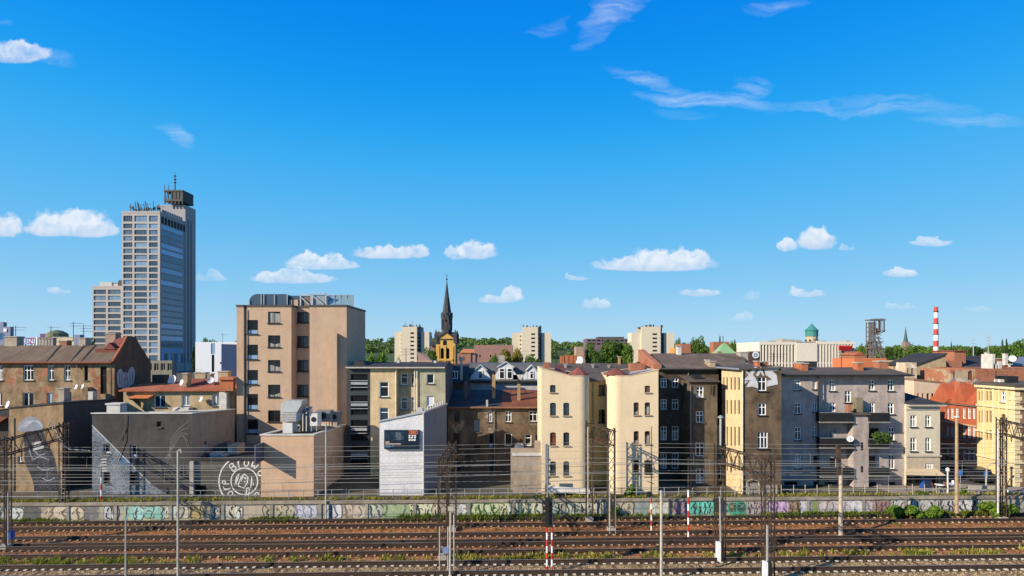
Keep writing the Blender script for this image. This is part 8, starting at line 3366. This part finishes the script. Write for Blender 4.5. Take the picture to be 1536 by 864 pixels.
m = MB()
hp = list(range(-380, 1960, 30))
DN, DF = 650.0, 1150.0
for a, c in zip(hp[:-1], hp[1:]):
 def hz(px, D, k):
  return max(ZG, (Z(ridge(px) + 2.5, DF) - ZG) * k + ZG - 4 * k)
 m.poly([(X(a, DN), DN, ZG - .5), (X(c, DN), DN, ZG - .5), (X(c, 900), 900, hz(c, 900, .62)), (X(a, 900), 900, hz(a, 900, .62))])
 m.poly([(X(a, 900), 900, hz(a, 900, .62)), (X(c, 900), 900, hz(c, 900, .62)), (X(c, DF), DF, hz(c, DF, 1)), (X(a, DF), DF, hz(a, DF, 1))])
 m.poly([(X(a, DF), DF, hz(a, DF, 1)), (X(c, DF), DF, hz(c, DF, 1)), (X(c, 1900), 1900, ZG - 1), (X(a, 1900), 1900, ZG - 1)])
kind(m.build('hills', plain('hill_meadow', (.055, .085, .025), .95, 0, .4, .02), smooth=True), 'structure')
blobs = []
rr = random.Random(9)
for i in range(950):
 px = rr.uniform(-60, 1600)
 t = rr.random() ** .7
 D = 660 + 490 * t
 k = (D - DN) / (DF - DN)
 k = k * .62 / .5 if k < .5 else .62 + (k - .5) * .76
 zg = (Z(ridge(px) + 2.5, DF) - ZG - 4) * min(1, k) + ZG
 h = rr.uniform(5, 9.5)
 w = rr.uniform(4.5, 9)
 blobs.append((X(px, D), D, zg + h * .45, w, w, h * .6))
LEAFH = foliage('leaf_far_wood', (.045, .095, .025), (.13, .20, .045), .2)
LEAFH2 = foliage('leaf_far_wood_dark', (.030, .068, .026), (.08, .135, .04), .2)
wm = leaf_mesh('woods', blobs, 60000, 2.1, [LEAFH, LEAFH2], seed=4)
kind(wm.build('woods', [LEAFH, LEAFH2]), 'stuff')


# ------------------------------------------------------------------ bushes and the street corner
def bush(label, px, y0, y1, wpx, D, leaf, n=1300, seed=1):
 zb, zt = Z(y1, D), Z(y0, D)
 o = tree_proto('bush', label, 'bush', zt - zb, wpx / F * D, 'bush', leaf, seed, .115, n, loc=(X(px, D), D, zb), group='bushes along the graffiti wall')
 return o


bush('left one of three bushes in front of the graffiti wall', 1341, 757, 776, 24, 51.9, [LEAFB, LEAF], seed=2)
bush('middle one of three bushes in front of the graffiti wall', 1366, 756, 776, 28, 51.9, [LEAFB, LEAF], seed=3, n=1600)
bush('right one of three bushes in front of the graffiti wall', 1397, 758, 776, 24, 51.9, [LEAFB, LEAF], seed=4)
bush('low bush left of the white pole at the right', 1488, 752, 774, 28, 52.2, [LEAFB, LEAFD], seed=5, n=1700)
bush('low bush right of the white pole at the right', 1513, 755, 775, 24, 52.2, [LEAF, LEAFD], seed=6, n=1400)
bush('bright green shrub growing at the foot of the right cream wing', 947, 726, 744, 20, 53.4, [LEAFB, LEAF], seed=7, n=1200)
bush('small weed bush before the wall at the gap between cream wings', 922, 757, 775, 11, 51.9, [LEAFD, LEAF], seed=8, n=600)
bush('leafy pot plant crowding the middle right balcony of the mauve tenement', 1318, 643, 668, 28, 56.9, [LEAFD, LEAF], seed=9, n=1300)
bush('small hedge plant before the awning of the pale corner house', 1376, 735, 745, 18, 54.2, [LEAFD, LEAF], seed=10, n=700)
bush('hedge plant beside the brown pole', 1444, 733, 745, 14, 54.0, [LEAFB, LEAF], seed=11, n=600)
bush('plant by the railing right of the mauve tenement', 1403, 737, 745, 16, 54.2, [LEAFD, LEAF], seed=12, n=500)

r_ = thing('cafe_kiosk', 'blue drinks cabinet under the beige awning', 'cabinet', P(1391, 741, 55.9))
m = MB()
m.box(X(1385.5, 55.9), X(1397.5, 55.9), 55.9, 56.5, ZG, Z(718, 55.9))
m.build('body', BLUEP, r_)
m = MB()
m.box(X(1387, 55.9), X(1396, 55.9), 55.86, 55.898, ZG + .2, Z(721, 55.9))
m.build('door', glass('glass_blue', (.03, .055, .085)), r_)


def cafe_chair(label, px, D, rot, mat):
 root = thing('cafe_chair', label, 'chair', (X(px, D), D, ZG), 'chairs by the awning')
 c, s = math.cos(rot), math.sin(rot)
 def q(x, y, z):
  return (X(px, D) + x * c - y * s, D + x * s + y * c, ZG + z)
 m = MB()
 m.extr([q(-.22, -.22, .45), q(.22, -.22, .45), q(.22, .22, .45), q(-.22, .22, .45)], (0, 0, .05))
 m.build('seat', mat, root)
 m = MB()
 m.extr([q(-.22, .2, .52), q(.22, .2, .52), q(.22, .26, .95), q(-.22, .26, .95)], Vector(q(0, .05, 0)) - Vector(q(0, 0, 0)))
 m.build('backrest', mat, root)
 for x in (-.19, .19):
  for y in (-.19, .19):
   m = MB()
   m.bar(q(x, y, 0), q(x, y, .45), .022, n=5)
   m.build('leg', STEEL, root)


def cafe_table(label, px, D):
 root = thing('cafe_table', label, 'table', (X(px, D), D, ZG), 'tables by the awning')
 m = MB()
 m.lathe((X(px, D), D, ZG + .72), [(.42, 0), (.42, .04)], 14)
 m.build('table_top', WHITEP, root)
 m = MB()
 m.bar((X(px, D), D, ZG), (X(px, D), D, ZG + .72), .04)
 m.lathe((X(px, D), D, ZG), [(.25, 0), (.25, .03)], 10)
 m.build('leg', STEEL, root)


cafe_table('white round table nearest the brown pole', 1424, 55.0)
cafe_table('white round table under the awning corner', 1409, 54.6)
cafe_chair('brown chair left of the awning corner table', 1403, 54.5, 1.2, FR['brown'])
cafe_chair('brown chair right of the awning corner table', 1415, 54.8, -1.3, FR['brown'])
cafe_chair('white chair by the table nearest the brown pole', 1430, 55.2, -1.0, WHITEP)
for lab, px, D, h, mat in (('white bollard lamp at the awning corner', 1421.5, 54.6, 2.0, WHITEP),):
 r_ = thing('bollard_lamp', lab, 'lamp', (X(px, D), D, ZG))
 m = MB()
 m.bar((X(px, D), D, ZG), (X(px, D), D, ZG + h), .06, n=8)
 m.build('post', mat, r_)
 m = MB()
 m.lathe((X(px, D), D, ZG + h), [(.06, 0), (.16, .05), (.16, .28), (.05, .36)], 10)
 m.build('lamp_head', mat, r_)
r_ = thing('guard_rail', 'long pale metal barrier behind the railing at the street', 'barrier', P(1474, 743, 54.3))
m = MB()
m.box(X(1453, 54.3), X(1496, 54.3), 54.28, 54.36, ZG + .35, ZG + .72)
m.build('beam', PALE, r_)
for px in (1455, 1468, 1481, 1494):
 m = MB()
 m.box(X(px, 54.4), X(px, 54.4) + .1, 54.37, 54.47, ZG, ZG + .7)
 m.build('post', STEEL, r_)
for lab, px, py, D in (('left blue square parking sign in the street shade', 1441, 709, 58.5), ('right blue square sign on a thin post near the yellow building', 1479, 711, 56.0)):
 r_ = thing('road_sign', lab, 'sign', (X(px, D), D, ZG), 'blue road signs')
 m = MB()
 m.bar((X(px, D), D + .05, ZG), (X(px, D), D + .05, Z(py - 3, D)), .035, n=6)
 m.build('post', STEEL, r_)
 m = MB()
 m.box(X(px, D) - .2, X(px, D) + .2, D - .02, D + .01, Z(py, D) - .25, Z(py, D) + .25)
 m.build('board', plain('sign_blue', (.03, .16, .50), .4), r_)
r_ = thing('street_lamp', 'curved arm street lamp before the yellow corner building', 'street lamp', (X(1479.5, 55.5), 55.5, ZG))
m = MB()
m.path([(X(1479.5, 55.5), 55.5, ZG), P(1479.5, 706, 55.5), P(1480.5, 701, 55.5), P(1483, 697.5, 55.5), P(1487, 695.5, 55.5), P(1495, 695, 55.5)], .05, 6)
m.build('post', PALE, r_)
m = MB()
m.box(X(1494, 55.5), X(1500, 55.5), 55.4, 55.6, Z(696, 55.5), Z(694, 55.5))
m.build('lamp_head', STEEL, r_)


def parked_car(label, px, D, mat, rot=0.0, group='cars parked in the shaded street'):
 root = thing('parked_car', label, 'car', (X(px, D), D, ZG), group)
 cx = X(px, D)
 c, s = math.cos(rot), math.sin(rot)
 def q(x, y, z):
  return (cx + x * c - y * s, D + x * s + y * c, ZG + z)
 prof = [(-2.1, .30), (2.1, .30), (2.15, .62), (2.0, .80), (1.2, .92), (-1.75, .95), (-2.12, .80)]
 m = MB()
 m.extr([q(x, -.85, z) for x, z in prof], Vector(q(0, 1.7, 0)) - Vector(q(0, 0, 0)))
 m.extr([q(x, -.70, z) for x, z in [(-1.45, 1.40), (.15, 1.42), (.25, 1.38), (-1.6, 1.36)]], Vector(q(0, 1.4, 0)) - Vector(q(0, 0, 0)))
 m.build('body', mat, root)
 m = MB()
 m.extr([q(x, -.72, z) for x, z in [(-1.75, .951), (1.15, .922), (.25, 1.36), (-1.5, 1.36)]], Vector(q(0, 1.44, 0)) - Vector(q(0, 0, 0)))
 m.build('windows', GL['dark'], root)
 for x in (-1.35, 1.35):
  for y in (-.86, .68):
   m = MB()
   m.bar(q(x, y, .31), q(x, y + .18, .31), .31, n=14)
   m.build('wheel', BLACKP, root)


parked_car('dark blue car parked on the left in the shaded street', 1430, 66, plain('car_navy', (.02, .03, .07), .3, .2), 1.57)
parked_car('black car parked at the sunny corner of the street', 1461, 60.0, plain('car_black', (.02, .02, .022), .3), 1.4)
r_ = thing('planter_box', 'low bright blue box with pale ends just above the wall coping at the right edge', 'planter', (X(1524, 54.5), 54.5, ZG))
m = MB()
m.box(X(1517.5, 54.5), X(1531, 54.5), 54.2, 54.9, ZG, Z(737.5, 54.5))
m.build('box', BLUEP, r_)
m = MB()
m.box(X(1514.5, 54.5), X(1517, 54.5), 54.3, 54.8, ZG, Z(736, 54.5))
m.build('end_post', WHITEP, r_)
for k, (lab, px, y0, y1, D, n_) in enumerate((('aerial on the roof of the mauve tenement, left of its middle chimney', 1262, 527, 553, 60, 3), ('aerial at the right end of the mauve tenement roof', 1341, 530, 554, 60, 2), ('aerial above the roof of the sage tenement', 609, 522, 545, 66, 3),
  ('aerial beside the brick stacks of the left cream wing', 834, 528, 548, 60, 2), ('aerial on the wide brown roof of the sooty tenement', 1040, 511, 532, 68, 3), ('aerial on the red tiled roof behind the slate grey building', 287, 552, 574, 68, 2),
  ('aerial on the roof behind the silver letters', 1160, 529, 547, 58, 2), ('aerial on the yellow corner building', 1494, 556, 577, 60, 2), ('aerial on the mansard roof, right of the middle dormer', 780, 525, 545, 82, 2))):
 aerial(lab, px, y0, y1, D, n_)
